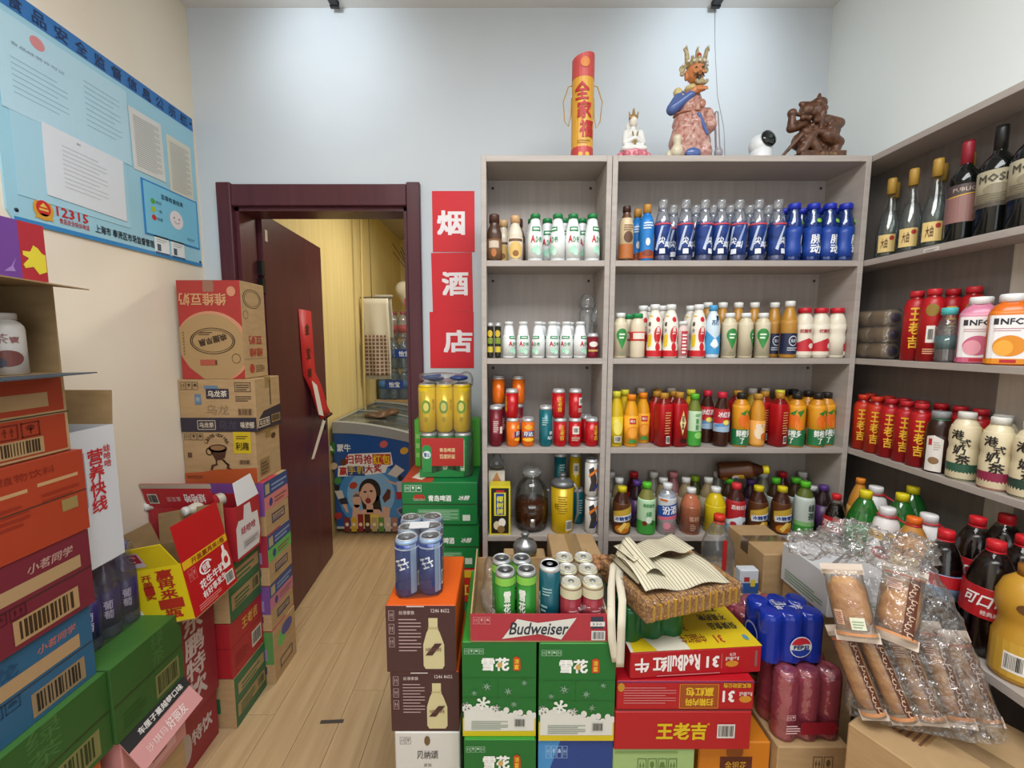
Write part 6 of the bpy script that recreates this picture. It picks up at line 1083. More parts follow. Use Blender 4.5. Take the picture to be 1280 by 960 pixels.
# stacked water packs
SY = 4.92
sx0 = max(X(468, SY, 1.4), BX + .03); z_w = [Z(498, SY), Z(460, SY), Z(423, SY), Z(390, SY)]
cbox('water_carton', 'plain carton carrying the stacked water behind the freezer', sx0 - .02, sx0 + .62, SY - .12, SY + .25, 0, z_w[0] - .001, KRAFT())
for lv in range(3):
    hgt = z_w[lv + 1] - z_w[lv] - .002
    def mkw(r, h, lv=lv):
        if lv < 2: return bottle('bottle', None, None, r, h, 'pet', clear('water_blue', (.62, .76, .88), .1, .06, .3, hexc('#7fa6c8')), '#d5dae0', lab=(.35, .6, '#3f78b8'), nr=r * .4)
        return bottle('bottle', None, None, r, h, 'pet', clear('water_clear', (.85, .87, .9), .1, .06, .3, (.6, .6, .62)), '#b03a48', lab=(.2, .5, '#b8404c'), nr=r * .4)
    w3 = bpack('water_pack', ('pack of blue-labelled water bottles, bottom of the store stack', 'pack of blue-labelled water bottles, middle of the store stack', 'pack of red-capped water bottles topping the store stack')[lv], (sx0 + .24, SY, z_w[lv] + .0005), (0, 0, 0), 4, 2, .058, hgt, mkw, film=True, group='water packs in the store')
    if lv < 2: q = Print(.2, .1); q.rect(0, 0, 1, 1, '#1f3f8c', 1).txt('怡宝', .5, .5, .6, '#dfe6f0', w=.6, bold=.02); q.emit(lambda x, y, o: (x - .14 + .12 * lv, -.119 - o, hgt * .35 + y), w3)
t = thing('white_sack', 'white sack with red print resting on the water stack', 'bag', (sx0 + .42, SY, z_w[3] + .002))
blobs('sack', [('e', (0, 0, .17), (.17, .12, .17)), ('e', (-.12, 0, .25), (.1, .08, .1)), ('e', (.05, 0, .3), (.1, .08, .09))], M('#c9c2b2', .7), t, 1, .02); box('red_label', -.08, .14, -.135, -.128, .05, .14, M('#b03a3c', .5), t)
t = thing('dried_twigs', 'bundle of dried brown twigs above the white sack', 'plant', (sx0 + .42, SY + .02, z_w[3] + .38))
for i in range(26):
    a = random.uniform(-.9, .9); l = random.uniform(.18, .4); tube('twig', [(0, 0, 0), (math.sin(a) * l * .5, random.uniform(-.05, .05), l * .5), (math.sin(a) * l, random.uniform(-.08, .08), l)], .005, M('#4a3826', .8), t, 5)

# ================================================================== GREEN BEER CARTONS BESIDE THE DOOR
GY = 1.78; gx0, gx1 = XV(502, 610, GY), XV(597, 610, GY); gz = [Z(603, GY), Z(656, GY), Z(712, GY)]
G1 = M('#12793c', .4)
def tsb(p):
    p.rect(0, .48, 1, .5, '#0c5a2c', 1).icons(.04, .78, .27, .94, 3, '#cfe8d4').poly([(.14, .62), (.32, .62), (.28, .72), (.18, .72)], '#b5362a', 2).txt('TSINGTAO', .23, .6, .05, '#f0d8c8', w=.16, lay=3).txt('青岛啤酒', .5, .63, .14, '#eef4ee', w=.3, bold=.03).txt('冰醇', .82, .64, .11, '#eef4ee', w=.14, bold=.02, shear=.3)
    p.rect(.2, .1, .76, .38, '#3f9158', 1).lines(.22, .12, .74, .37, 9, '#a6cfae', 2, .4).rect(.8, .1, .9, .24, '#cfd8cc', 2)
cbox('beer_carton', 'green beer carton with white lettering, top of the stack by the door', gx0, gx1, GY, GY + .30, gz[1], gz[0], G1, {'F': tsb, 'T': lambda p: p.poly([(0, 0), (.4, 0), (.4, 1), (0, 1)], '#b8402c', 1).poly([(.1, .2), (.25, .1), (.35, .4), (.2, .7)], '#e8d8c4', 2)}, seam={'F': .49})
cbox('beer_carton', 'green beer carton, second of the stack by the door', gx0 + .02, gx1 + .005, GY + .01, GY + .31, gz[2], gz[1] - .001, G1, {'F': tsb}, seam={'F': .49})
cbox('beer_carton', 'red and yellow carton under the green beer cartons', gx0 + .02, gx1 + .025, GY - .005, GY + .31, Z(752, GY), gz[2] - .001, M('#b5231c', .4), {'F': lambda p: p.rect(0, .78, 1, 1, '#d9b21e', 1).txt('红牛', .8, .4, .35, '#e0b82a', w=.25, bold=.03), 'R': lambda p: p.rect(0, .78, 1, 1, '#d9b21e', 1)})
cbox('beer_carton', 'green beer carton on the floor at the bottom of the door stack', gx0 + .02, gx1 + .02, GY, GY + .31, 0, Z(752, GY) - .001, G1, {'F': tsb})
cbox('beer_carton', 'bright green carton standing behind the canned beer packs', XV(517, 560, GY + .2), XV(600, 560, GY + .2), GY + .228, GY + .31, gz[0] + .001, Z(526, GY + .2), M('#4fb52a', .4), {'F': lambda p: p.lines(.02, .2, .08, .8, 3, '#8fd06a')})
cr = .0385; chh = Z(537, 1.92) - gz[0] - .002
def wrapblob(name, nx, ny, r, h, mat, parent, loc=(0, 0, 0), top=.9, pad=.002, vox=.006):
    items = []
    for i in range(nx):
        for j in range(ny):
            c = ((i - (nx - 1) / 2) * 2 * r, (j - (ny - 1) / 2) * 2 * r)
            items.append(('c', (c[0], c[1], r * .35), (c[0], c[1], h - r * .35), 1, 1))
    bm = bmesh.new(); R = r + pad
    for i in range(nx):
        for j in range(ny):
            c = ((i - (nx - 1) / 2) * 2 * r, (j - (ny - 1) / 2) * 2 * r); bmesh.ops.create_cone(bm, cap_ends=True, segments=20, radius1=R, radius2=R, depth=h * .88, matrix=Matrix.Translation((c[0], c[1], h * .44))); bmesh.ops.create_cone(bm, cap_ends=True, segments=20, radius1=R, radius2=R * .82, depth=h * .12, matrix=Matrix.Translation((c[0], c[1], h * .94)))
    bm_box(bm, -(nx - .6) * r, (nx - .6) * r, -(ny - .3) * r, (ny - .3) * r, 0, h * .90); bm_box(bm, -(nx - .3) * r, (nx - .3) * r, -(ny - .6) * r, (ny - .6) * r, 0, h * .90)
    o = from_bm(name, bm, mat, parent, True); o.location = loc
    md = o.modifiers.new('fuse', 'REMESH'); md.mode = 'VOXEL'; md.voxel_size = vox; md.use_smooth_shade = True; md.show_viewport = False; LAZY.append(md); ms = o.modifiers.new('smooth', 'SMOOTH'); ms.factor = .5; ms.iterations = 4
    return o
def mkcan(col, fn=None, **k): return lambda r, h: can('beer_can', None, r, h, col, fn, **k)
pcx = (XV(525, 560, 1.92) + XV(593, 560, 1.92)) / 2
g6 = bpack('beer_can_pack', 'six-pack of green beer cans in a red printed wrap', (pcx, 1.92, gz[0] + .001), (0, 0, 0), 3, 2, cr, chh, mkcan('#1f7f3c', lambda p: p.rect(.42, .1, .58, .9, '#8fc88a', 1).barcode(.45, .15, .55, .35)), film=True)
p = Print(.2, chh * .9); p.rect(.05, .28, .98, .98, '#b52a24', 1).poly([(0, .0), (.98, .0), (.98, .12), (.6, .2), (.3, .1), (0, .2)], '#1f7f3c', 1).poly([(.06, .12), (.27, .12), (.27, .72), (.23, .8), (.1, .8), (.06, .72)], '#2f8f48', 3).ell(.165, .56, .09, .1, '#dce6ea', 4).txt('雪山', .165, .56, .1, '#2a4f8c', w=.12, bold=.02, lay=5).txt('青岛啤酒', .62, .68, .1, '#e8cf9a', w=.34, bold=.02).txt('百度好运', .62, .52, .11, '#e8cf9a', w=.34, bold=.02); 
p.emit(lambda x, y, o: (-.113 + x, -2 * cr - .004 - o, y + .004), g6)
bpack('beer_can_pack', 'six-pack of yellow cans in clear film above the green cans', (pcx - .005, 1.92, gz[0] + chh + .004), (0, 0, .02), 3, 2, cr, Z(478, 1.92) - gz[0] - chh - .006, mkcan('#e2bf1a', lambda p: p.ell(.5, .55, .16, .16, '#6f9a2e', 1).ell(.5, .55, .1, .1, '#d8cf6a', 2).txt('啤酒', .78, .6, .12, '#8a6a10', w=.1, vert=True).lines(.44, .2, .56, .32, 3, '#8a7a18'), neck='#e2bf1a'), film=True)
t = thing('plastic_bag', 'crumpled clear bag with blue lining on the yellow cans', 'bag', (pcx, 1.92, Z(478, 1.92) + .006))
blobs('blue_lining', [('e', (-.05, 0, .012), (.045, .05, .012)), ('e', (.06, -.03, .018), (.045, .04, .014)), ('c', (-.09, -.04, .02), (-.02, -.05, .03), .01, .008)], M('#23407a', .3), t, 1, .006); blobs('clear_film', [('e', (-.02, -.01, .02), (.11, .07, .022)), ('e', (-.09, -.05, .025), (.03, .03, .02)), ('e', (.09, .02, .0), (.035, .05, .05))], FILM(), t, 1, .012)

# ================================================================== FRONT: COFFEE CARTONS WITH BLUE CANS
CY = 1.10; cx0, cx1 = XV(483, 800, CY), XV(570, 800, CY); zc = [Z(757, CY), Z(840, CY), Z(914, CY)]
def coff(p):
    p.rect(0, 0, 1, 1, '#45282a', 1).icons(.04, .78, .13, .93, 1, '#b59a9a').icons(.04, .58, .13, .73, 1, '#b59a9a').icons(.04, .38, .13, .53, 1, '#b59a9a').txt('丝滑拿铁', .3, .90, .06, '#cdb9b6', w=.22, bold=.01).lines(.18, .32, .5, .84, 10, '#a98f8e', 2, .35).txt('1246 8652', .78, .93, .055, '#d6c6c2', w=.26, bold=.01)
    p.poly([(.56, .05), (.80, .05), (.83, .1), (.83, .42), (.77, .6), (.74, .66), (.74, .82), (.61, .82), (.61, .66), (.58, .6), (.53, .42), (.53, .1)], '#c9bf92', 2).rect(.6, .66, .75, .68, '#b5a878', 3).poly([(.56, .26), (.66, .26), (.8, .44), (.7, .44)], '#45282a', 4).txt('NESCAFE', .68, .35, .05, '#7a5a4a', w=.22, bold=.01, lay=5).rect(.3, .985, .55, 1, '#d8cfc8', 3)
OR = M('#d85a12', .45)
cbox('coffee_carton', 'brown coffee carton with orange lid under the blue cans', cx0, cx1, CY, CY + .27, zc[1] + .001, zc[0], OR, {'F': coff})
cbox('coffee_carton', 'brown coffee carton between the orange-lidded and the white one', cx0 + .008, cx1 + .006, CY, CY + .27, zc[2] + .001, zc[1], OR, {'F': coff})
cbox('coffee_carton', 'white coffee carton at the bottom of the coffee stack', cx0 + .016, cx1 + .008, CY - .003, CY + .265, .2, zc[2], M('#cfcdc8', .5), {'F': lambda p: p.icons(.08, .9, .26, .96, 2, '#8a8885').ell(.5, .93, .045, .04, '#6a5434', 2).txt('贝纳颂', .5, .81, .07, '#55504c', w=.32, bold=.01).txt('拿铁', .5, .72, .03, '#77726e').frame(.1, -.2, .95, .66, .008, '#77726e', 2).txt('醇厚咖啡香', .5, .58, .04, '#6a6662', w=.5)}); cbox('coffee_carton', 'plain carton on the floor under the white coffee carton', cx0 + .016, cx1 + .008, CY, CY + .265, 0, .198, KRAFT())
bcx = (XV(495, 745, 1.2) + XV(558, 745, 1.2)) / 2
bc = mkcan('#17357c', lambda p: p.rect(.62, 0, .8, 1, '#8fa8c8', 1).barcode(.83, .1, .95, .4).txt('王子', .42, .62, .2, '#dfe6ee', w=.34, bold=.03, rot=.5).poly([(.1, .05), (.6, .12), (.6, .3), (.1, .18)], '#1a3470', 1).rect(0, .9, 1, .93, '#b9c8da', 1), neck='#8fa8c8')
b6 = bpack('beer_can_pack', 'shrink-wrapped six-pack of blue cans on the orange-lidded carton', (bcx - .006, CY + .135, zc[0] + .001), (0, 0, .12), 2, 3, .0335, Z(668, 1.15) - zc[0] - .012, bc, film=True)
box('film_label', -.03, .028, -.03, .012, Z(668, 1.15) - zc[0] - .0085, Z(668, 1.15) - zc[0] - .006, M('#d6d8da', .4), b6)

# ================================================================== FRONT: SNOW BEER CARTONS AND THE TRAY
SYF = 1.06; zs_ = [Z(803, SYF), Z(920, SYF)]
def snow(p):
    p.rect(0, 0, 1, 1, '#13682a', 1).rect(0, 0, 1, .2, '#cdb91c', 2).poly([(.02, .06), (.98, .06), (.98, .24), (.8, .22), (.6, .25), (.4, .3), (.2, .34), (.02, .28)], '#d5d6d0', 3)
    for i in range(16): p.ell(.03 + i * .063, .30 - .08 * (i / 16) + .03 * math.sin(i * 2.3), .04, .035, '#d5d6d0', 3, 10)
    for x, y, r in ((.28, .36, .07), (.05, .33, .045), (.46, .31, .04)): p.snow(x, y, r, '#dfe4dc', 4)
    for x, y, r in ((.16, .47, .03), (.33, .54, .045), (.62, .49, .04), (.84, .58, .03), (.7, .35, .035)): p.snow(x, y, r, '#8fc09a', 4)
    p.icons(.03, .88, .3, .94, 4, '#a6d0ae').rect(0, .63, 1, .633, '#0d4a1c', 3).rect(.48, .42, .483, .63, '#0d4a1c', 3).rect(0, .42, 1, .423, '#0d4a1c', 3)
    p.txt('雪花', .45, .775, .13, '#eef0ec', w=.36, bold=.04).ell(.51, .77, .035, .03, '#c9a25a', 4, 8).poly([(.69, .71), (.78, .71), (.79, .74), (.78, .84), (.73, .86), (.69, .84)], '#c2401c', 3).txt('清爽', .735, .78, .05, '#e8c23a', w=.06, vert=True, bold=.02, lay=4)
    p.lines(.12, .08, .62, .18, 5, '#8d9a8a', 4, .4).barcode(.7, .1, .86, .2, '#c9cbc4', '#4a4a44', 4)
sxa = [XV(578, 860, SYF), XV(670, 860, SYF), XV(673.5, 860, SYF), XV(768, 860, SYF)]
GT2 = M('#2c8a2c', .4)
def snow2(p): p.rect(0, 0, 1, 1, '#1c3f86', 1).poly([(0, 0), (.2, 0), (.12, .6), (.3, 1), (0, 1)], '#3f8ac4', 2).icons(.1, .8, .4, .93, 4, '#9ab8e0').txt('勇闯天涯', .55, .55, .2, '#dfe4ea', w=.56, bold=.03, shear=.2)
cbox('beer_carton', 'green snowflake beer carton, upper left under the red tray', sxa[0], sxa[1], SYF, SYF + .36, zs_[1] + .001, zs_[0], GT2, {'F': snow})
cbox('beer_carton', 'green snowflake beer carton, upper right under the red tray', sxa[2], sxa[3], SYF - .005, SYF + .355, zs_[1] - .008, zs_[0], GT2, {'F': snow})
cbox('beer_carton', 'green snowflake beer carton, lower left at the photo edge', sxa[0] + .004, sxa[1], SYF - .012, SYF + .35, .3, zs_[1], GT2, {'F': snow})
cbox('beer_carton', 'blue beer carton below the right snowflake carton', sxa[2], sxa[3], SYF, SYF + .35, .3, zs_[1] - .009, M('#1c3f86', .4), {'F': snow2}); cbox('beer_carton', 'green carton on the floor below the lower snowflake carton', sxa[0], sxa[1], SYF, SYF + .35, 0, .299, GT2); cbox('beer_carton', 'green carton on the floor below the blue beer carton', sxa[2], sxa[3], SYF, SYF + .35, 0, .299, GT2)
tx0, tx1 = XV(588, 785, SYF), XV(760, 785, SYF); tz0, tz1 = zs_[0] + .001, Z(768, SYF); td = .285
t = thing('beer_tray', 'low red cardboard beer tray holding loose cans', 'tray', ((tx0 + tx1) / 2, SYF + td / 2, tz0)); tw_, thh = tx1 - tx0, tz1 - tz0
RT_ = M('#a5303c', .45); bm = bmesh.new(); bm_box(bm, -tw_ / 2, tw_ / 2, -td / 2, td / 2, 0, th); from_bm('base', bm, KRAFTD(), t)
box('front_wall', -tw_ / 2, tw_ / 2, -td / 2, -td / 2 + th, th, thh, RT_, t); box('back_wall', -tw_ / 2, tw_ / 2, td / 2 - th, td / 2, th, thh * 1.1, KRAFT(), t)
for sg in (-1, 1): slab4('side_wall', (sg * (tw_ / 2 - (th if sg > 0 else 0)), -td / 2 + th, th), (sg * (tw_ / 2 - (th if sg > 0 else 0)), td / 2 - th, th), (sg * tw_ / 2, td / 2 - th, thh * 1.5), (sg * tw_ / 2, -td / 2 + th, thh), .004 * sg, KRAFT(), t)
p = Print(tw_, thh); p.icons(.02, .66, .15, .92, 3, '#cf8a8a').poly([(.23, .12), (.34, .84), (.49, .7), (.77, .88), (.66, .1), (.50, .3)], '#d3d3cc', 1).txt('Budweiser', .50, .5, .42, '#1f2a3c', w=.42, bold=.012, shear=.2, res=3).rect(.875, .5, .965, .92, '#2a3444', 1).rect(.87, .58, .975, .75, '#d8d6d2', 2).txt('330', .92, .66, .1, '#2a3444', w=.07).barcode(.88, .08, .98, .42, '#d8d6d2', '#55565a'); p.emit(lambda x, y, o: (x - tw_ / 2, -td / 2 - o, y), t)
def tcan(pro, u, v, Y, h, label, rz=0, group='cans in the red tray'): return crowd('tray', put(pro, (X(u, Y, tz0 + h), Y, tz0 + th + .0006), label, group, (0, 0, rz)), (tx0 + .006, tx1 - .006, SYF + th + .001, SYF + td - th - .001))
ya = SYF + th + .04
hg = Z(711, ya) - tz0 - th; cg = can('beer_can', '', .0275, hg, '#2f7f2c', lambda p: p.txt('雪花', .45, .55, .2, '#e6eae2', w=.2, bold=.03, vert=True).rect(0, 0, 1, .12, '#c9d2c4', 1).rect(0, .86, 1, 1, '#7fbf4a', 1), top='#b9bdbd')
for u, yy, s in ((631.6, ya, 'front left'), (658, ya + .004, 'front right'), (627, ya + .062, 'back left'), (652, ya + .064, 'back right')): tcan(cg, u, 0, yy, hg, 'green beer can in the red tray, %s of four' % s, .35 if 'left' in s else -.3)
hg = Z(707, ya) - tz0 - th; ct = can('beer_can', '', .0292, hg, '#10505c', lambda p: p.txt('老青岛', .12 + .1, .42, .13, '#c9d8d8', w=.1, vert=True, bold=.02).lines(.35, .6, .62, .75, 3, '#8fb5b8').lines(.3, .3, .5, .45, 2, '#8fb5b8'), top='#d5d9db'); tcan(ct, 689, 0, ya + .012, hg, 'tall teal beer can with silver lid in the red tray', -.3)
hg = Z(724, ya) - tz0 - th; c6 = can('beer_can', '', .0290, hg, '#8a2834', lambda p: p.rect(0, .80, 1, 1, '#c9c3a4', 1).rect(.3, .3, .7, .6, '#93343f', 1).lines(.35, .33, .65, .57, 4, '#c49a9a', 2), neck='#c9c3a4')
for r_, (a, b, vt) in enumerate([(716.6, 745.5, 725), (713.5, 741.7, 711), (709.5, 735, 696)]):
    for u, s in ((a, 'left'), (b, 'right')): tcan(c6, u, 0, ya - .004 + r_ * .066, hg, 'dark red can with cream shoulder, %s row %s' % (('front', 'middle', 'back')[r_], s), random.uniform(-.5, .5))
t = thing('plastic_wrapper', 'torn clear wrapper lying in the left end of the red tray', 'wrapper', (tx0 + .055, SYF + .14, tz0 + th + .001)); blobs('film', [('e', (0, 0, .045), (.04, .09, .045)), ('e', (-.01, .06, .09), (.02, .04, .04)), ('e', (.01, -.06, .03), (.03, .04, .03))], FILM(), t, 1, .01)
t = thing('torn_film', 'torn clear film around the dark red cans in the tray', 'wrapper', ((XV(730, 740, ya + .07)), ya + .07, tz0 + th)); lathe('film', [(.064, .001), (.064, .075), (.066, .085)], FILM(), t, 24, 6).scale = (1, 1.55, 1)
# things on the floor behind the tray
cbox('plain_carton', 'brown carton behind the tray with a raised top flap', XV(688, 700, 1.5), XV(748, 700, 1.5), 1.44, 1.62, 0, Z(692, 1.46), KRAFT(), {'F': lambda p: p.rect(.45, .93, .62, .99, '#d6d4ce', 1).lines(.48, .94, .6, .98, 3, '#8a8a86')}, tape='y')
zj = Z(712, 1.46)
cbox('plain_carton', 'plain carton under the silver-lidded jar behind the tray', XV(630, 700, 1.45), XV(684, 700, 1.5), 1.42, 1.62, 0, zj, KRAFT())
t = thing('lidded_jar', 'small keg with silver screw lid behind the green cans', 'jar', (XV(656, 700, 1.5), 1.49, zj + .0006)); lathe('body', [(.036, 0), (.042, .01), (.042, .05), (.04, .055)], M('#b08a1c', .4), t, 22); lathe('lid', [(.043, .052), (.044, .075), (.036, .092), (.014, .1), (.012, .112), (.016, .12), (.012, .128), (0, .129)], M('#8f9294', .3, .7), t, 22)

# ================================================================== FRONT: RED CARTONS, RICE CAKES AND THE CLOTH BAG
RY = 1.06; zr = [Z(816, RY), Z(850, RY), Z(887, RY), Z(935, RY)]
rx0, rx1 = XV(775, 840, RY), XV(951, 840, RY); rw = rx1 - rx0 - .01; rcx = (rx0 + rx1) / 2; RM = M('#ad1420', .4)
def rb1(p): p.txt('牛', .085, .52, .5, '#eee6e4', w=.1, rot=PI, bold=.03).txt('红', .22, .52, .5, '#eee6e4', w=.1, rot=PI, bold=.03).txt('RedBull', .40, .54, .55, '#eee6e4', w=.24, rot=PI, bold=.03).txt('31', .62, .52, .4, '#eee6e4', w=.09, rot=PI, bold=.03).rect(.69, .25, .692, .8, '#d9a0a0', 1).ell(.77, .4, .05, .12, '#c9862a', 1).txt('RedBull', .77, .6, .14, '#eee6e4', w=.1, rot=PI).txt('红牛', .77, .76, .12, '#eee6e4', w=.05, rot=PI).lines(.2, .08, .8, .14, 1, '#d08a8a').rect(.945, .25, .965, .85, '#8a5a5c', 1)
def rb1t(p):
    p.rect(0, 0, 1, 1, '#d2b71a', 1).poly([(0, 0), (.45, 0), (.42, .3), (0, .35)], '#d8d2c0', 2).poly([(.02, 0), (.2, 0), (.14, .2), (.04, .22)], '#d2b71a', 3).txt('保健食品', .83, .30, .1, '#3a3a2c', w=.22, rot=PI, bold=.02).txt('不是药物', .80, .44, .1, '#3a3a2c', w=.22, rot=PI, bold=.02).txt('不能代替', .78, .58, .1, '#3a3a2c', w=.22, rot=PI, bold=.02).txt('中国红牛', .52, .14, .12, '#7a2420', w=.2, rot=PI, bold=.01).txt('31', .72, .12, .1, '#a8302a', w=.06, rot=PI, bold=.02).txt('31', .5, .3, .1, '#7a2420', w=.07, rot=PI).ell(.93, .12, .02, .04, '#5a8a9a', 3)
carton('energy_drink_carton', 'red and yellow energy drink carton printed upside down, top one', (rw, .285, zr[0] - zr[1] - .001), (rcx + .012, RY + .155, zr[1] + .001), RM, {'F': rb1, 'T': rb1t}, (0, 0, math.radians(4)))
def rb2(p): p.frame(.455, .08, .74, .9, .006, '#c9862a', 1).rect(.465, .12, .73, .86, '#9a4a1c', 1).txt('赢红包', .6, .65, .28, '#e0b82a', w=.2, rot=PI, bold=.03).txt('扫箱内码', .6, .3, .24, '#e0b82a', w=.2, rot=PI, bold=.03).lines(.05, .25, .43, .85, 7, '#c9787a', 1, .35).txt('31', .81, .5, .36, '#eee6e4', w=.08, rot=PI, bold=.03).ell(.935, .4, .045, .12, '#c9862a', 1).txt('RedBull', .935, .58, .14, '#eee6e4', w=.09, rot=PI).txt('有奖活动公告', .87, .87, .16, '#d8b02a', w=.2, rot=PI, bold=.02).ell(.03, .8, .025, .15, '#b5862a', 1).rect(0, .97, 1, 1, '#4a3a7c', 1)
cbox('energy_drink_carton', 'red energy drink carton with a gold framed panel, middle one', rx0 - .008, rx1 - .016, RY - .004, RY + .29, zr[2] + .001, zr[1], RM, {'F': rb2}, seam={'F': .03})
cbox('herbal_tea_carton', 'red herbal tea carton with yellow characters, lowest of the three', rx0 - .012, rx1 - .02, RY - .006, RY + .29, zr[3], zr[2], RM, {'F': lambda p: p.txt('王老吉', .49, .5, .42, '#d8b81e', w=.36, bold=.035).barcode(.75, .32, .88, .68, '#d6d2cc', '#55504c').ell(.685, .68, .01, .03, '#c9861e', 1)})
cbox('drink_carton', 'light green carton on the floor below the red cartons', XV(766, 945, RY), XV(868, 945, RY), RY - .002, RY + .28, 0, zr[3] - .001, M('#9ab878', .5), {'F': lambda p: p.icons(.3, .86, .8, .95, 4, '#5a7a3c').lines(.02, .98, .98, .995, 1, '#7a9a58')}); cbox('drink_carton', 'orange carton on the floor right of the light green one', XV(873, 945, RY + .02), XV(962, 945, RY + .02), RY + .018, RY + .18, 0, zr[3] - .001, M('#c9781a', .45), {'F': lambda p: p.ell(.5, .95, .12, .05, '#8a4a14', 1).rect(.3, .78, .75, .92, '#5a2418', 1).txt('金银花', .52, .87, .05, '#d8a83a', w=.3)})
# green wrapped can pack
zg = zr[0] + .001; gc = ppt(808, 800, zg)
t = thing('green_can_pack', 'green shrink-wrapped can pack under the rice cake pack', 'can pack', (gc[0] + .008, gc[1] + .095, zg), (0, 0, math.radians(10))); GW = noisy('green_wrap', '#0b4a22', '#12602c', (12, 12, 6), .2)
wrapblob('wrap', 3, 3, .0322, .098, GW, t, vox=.005); p = Print(.16, .16); p.rect(.05, .05, .6, .95, '#4fae3a', 1).rect(.6, .05, .95, .95, '#2f8a3a', 1).txt('雪花', .35, .4, .2, '#d8e8d4', w=.3, bold=.02); p.emit(lambda x, y, o: (x - .08, y - .08, .0985 + o), t)
# rice cake slab
zq = zg + .101; ra = math.radians(16.8); A = Vector((*ppt(808, 755, zq + .055), 0)); ex = Vector((math.cos(ra), math.sin(ra), 0)); ey = Vector((-math.sin(ra), math.cos(ra), 0)); SL, SD, SH = .312, .225, .056
ctr = A + ex * SL / 2 + ey * SD / 2
t = thing('rice_cake_pack', 'clear-wrapped slab of brown puffed rice bars', 'snack pack', (ctr.x, ctr.y, zq), (0, 0, ra))
RICE = noisy('puffed_rice', '#6a3d1a', '#cf9c58', (150, 150, 150), .5, 1.0, 2); nb_ = 14; bw_ = SL / nb_
bme = None
for i in range(nb_):
    if bme is None:
        bm = bmesh.new(); bm_box(bm, -bw_ * .42, bw_ * .42, -SD / 2, SD / 2, 0, SH); bmesh.ops.subdivide_edges(bm, edges=bm.edges[:], cuts=7, use_grid_fill=True)
        for v in bm.verts: v.co += Vector((noise.noise(v.co * 140), noise.noise(v.co * 140 + Vector((9, 2, 1))), noise.noise(v.co * 140 + Vector((3, 7, 5))))) * .0028
        o = from_bm('rice_bar', bm, RICE, t); bme = o.data
    else: o = link(bpy.data.objects.new('rice_bar', bme), t)
    o.location = (-SL / 2 + bw_ * (i + .5), random.uniform(-.003, .003), random.uniform(0, .002))
    if i: box('yellow_divider', -SL / 2 + bw_ * i - .003, -SL / 2 + bw_ * i + .003, -SD / 2 - .0035, SD / 2, .004, SH - random.uniform(.002, .012), M('#d6a41e', .4), t)
box('clear_wrap', -SL / 2 - .006, SL / 2 + .006, -SD / 2 - .006, SD / 2 + .006, -.0005, SH + .006, FILM(), t, .008)
t2 = thing('walnut_bag', 'bag of brown nuts peeking out left of the rice cakes', 'snack bag', (XV(757, 702, 1.33), 1.33, zr[0] + .001)); box('bag', -.035, .035, -.035, .05, 0, Z(706, 1.33) - zr[0], KRAFT(), t2, .01)
for i in range(9): blobs('nut', [('e', (0, 0, 0), (.014, .013, .012))], M('#a8744a', .6), t2).location = (-.03 + .03 * (i % 3), -.03 + .03 * (i // 3), Z(706, 1.33) - zr[0] + .006)
# striped cloth bag with straps
STR = None
def stripe_mat():
    m, tr, b = nt('striped_canvas'); N = tr.nodes; L = tr.links; tc = N.new('ShaderNodeTexCoord'); sp = N.new('ShaderNodeSeparateXYZ'); L.new(tc.outputs['UV'], sp.inputs[0]); mu = N.new('ShaderNodeMath'); mu.operation = 'MULTIPLY'; mu.inputs[1].default_value = 26; L.new(sp.outputs['X'], mu.inputs[0]); f = N.new('ShaderNodeMath'); f.operation = 'FRACT'; L.new(mu.outputs[0], f.inputs[0]); lt = N.new('ShaderNodeMath'); lt.operation = 'LESS_THAN'; lt.inputs[1].default_value = .17; L.new(f.outputs[0], lt.inputs[0])
    mx = N.new('ShaderNodeMixRGB'); mx.inputs[1].default_value = (*hexc('#d0c8ae'), 1); mx.inputs[2].default_value = (*hexc('#55503f'), 1); L.new(lt.outputs[0], mx.inputs[0]); L.new(mx.outputs[0], b.inputs['Base Color']); b.inputs['Roughness'].default_value = .95; return m
def sheet(name, fn, nu, nv, mat, parent, thick=.0018, su=1.0):
    vs = [fn(i / nu, j / nv) for j in range(nv + 1) for i in range(nu + 1)]; fs = [(j * (nu + 1) + i, j * (nu + 1) + i + 1, (j + 1) * (nu + 1) + i + 1, (j + 1) * (nu + 1) + i) for j in range(nv) for i in range(nu)]
    o = raw(name, vs, fs, mat, parent, True); uv = o.data.uv_layers.new(name='UVMap')
    for lp in o.data.loops: k = lp.vertex_index; uv.data[lp.index].uv = (su * (k % (nu + 1)) / nu, (k // (nu + 1)) / nv)
    m = o.modifiers.new('thick', 'SOLIDIFY'); m.thickness = thick; return o
STR = stripe_mat(); zt_ = zq + SH + .008
t = thing('cloth_bag', 'cream striped cloth bag with long straps lying on the rice cakes', 'bag', (ctr.x, ctr.y, zt_), (0, 0, ra))
def fold1(a, b): x = -.145 + .265 * a; y = -.075 + .15 * b + .05 * (1 - a) * (b - .3); return (x, y - .03 * a, .004 + .02 * math.sin(PI * b) * (1.15 - a * .6) + .006 * math.sin(a * 11 + b * 3) + .034 * max(0, .35 - a) * (1 - abs(b - .5)))
def fold2(a, b): x = -.125 + .235 * a; y = -.005 + .105 * b + .03 * a; return (x, y, .032 + .026 * (1 - b) * (.4 + .6 * a) * math.sin(PI * min(1, a + .15)) + .03 * max(0, .3 - a) + .004 * math.sin(a * 14))
def fold3(a, b): x = -.14 + .1 * a; y = -.05 + .13 * b; return (x, y, .006 + .07 * math.sin(PI * a) ** 1.2 * (.55 + .45 * b))
sheet('lower_panel', fold1, 26, 14, STR, t); sheet('folded_panel', fold2, 24, 12, STR, t); sheet('crumpled_end', fold3, 14, 12, STR, t, su=.4)
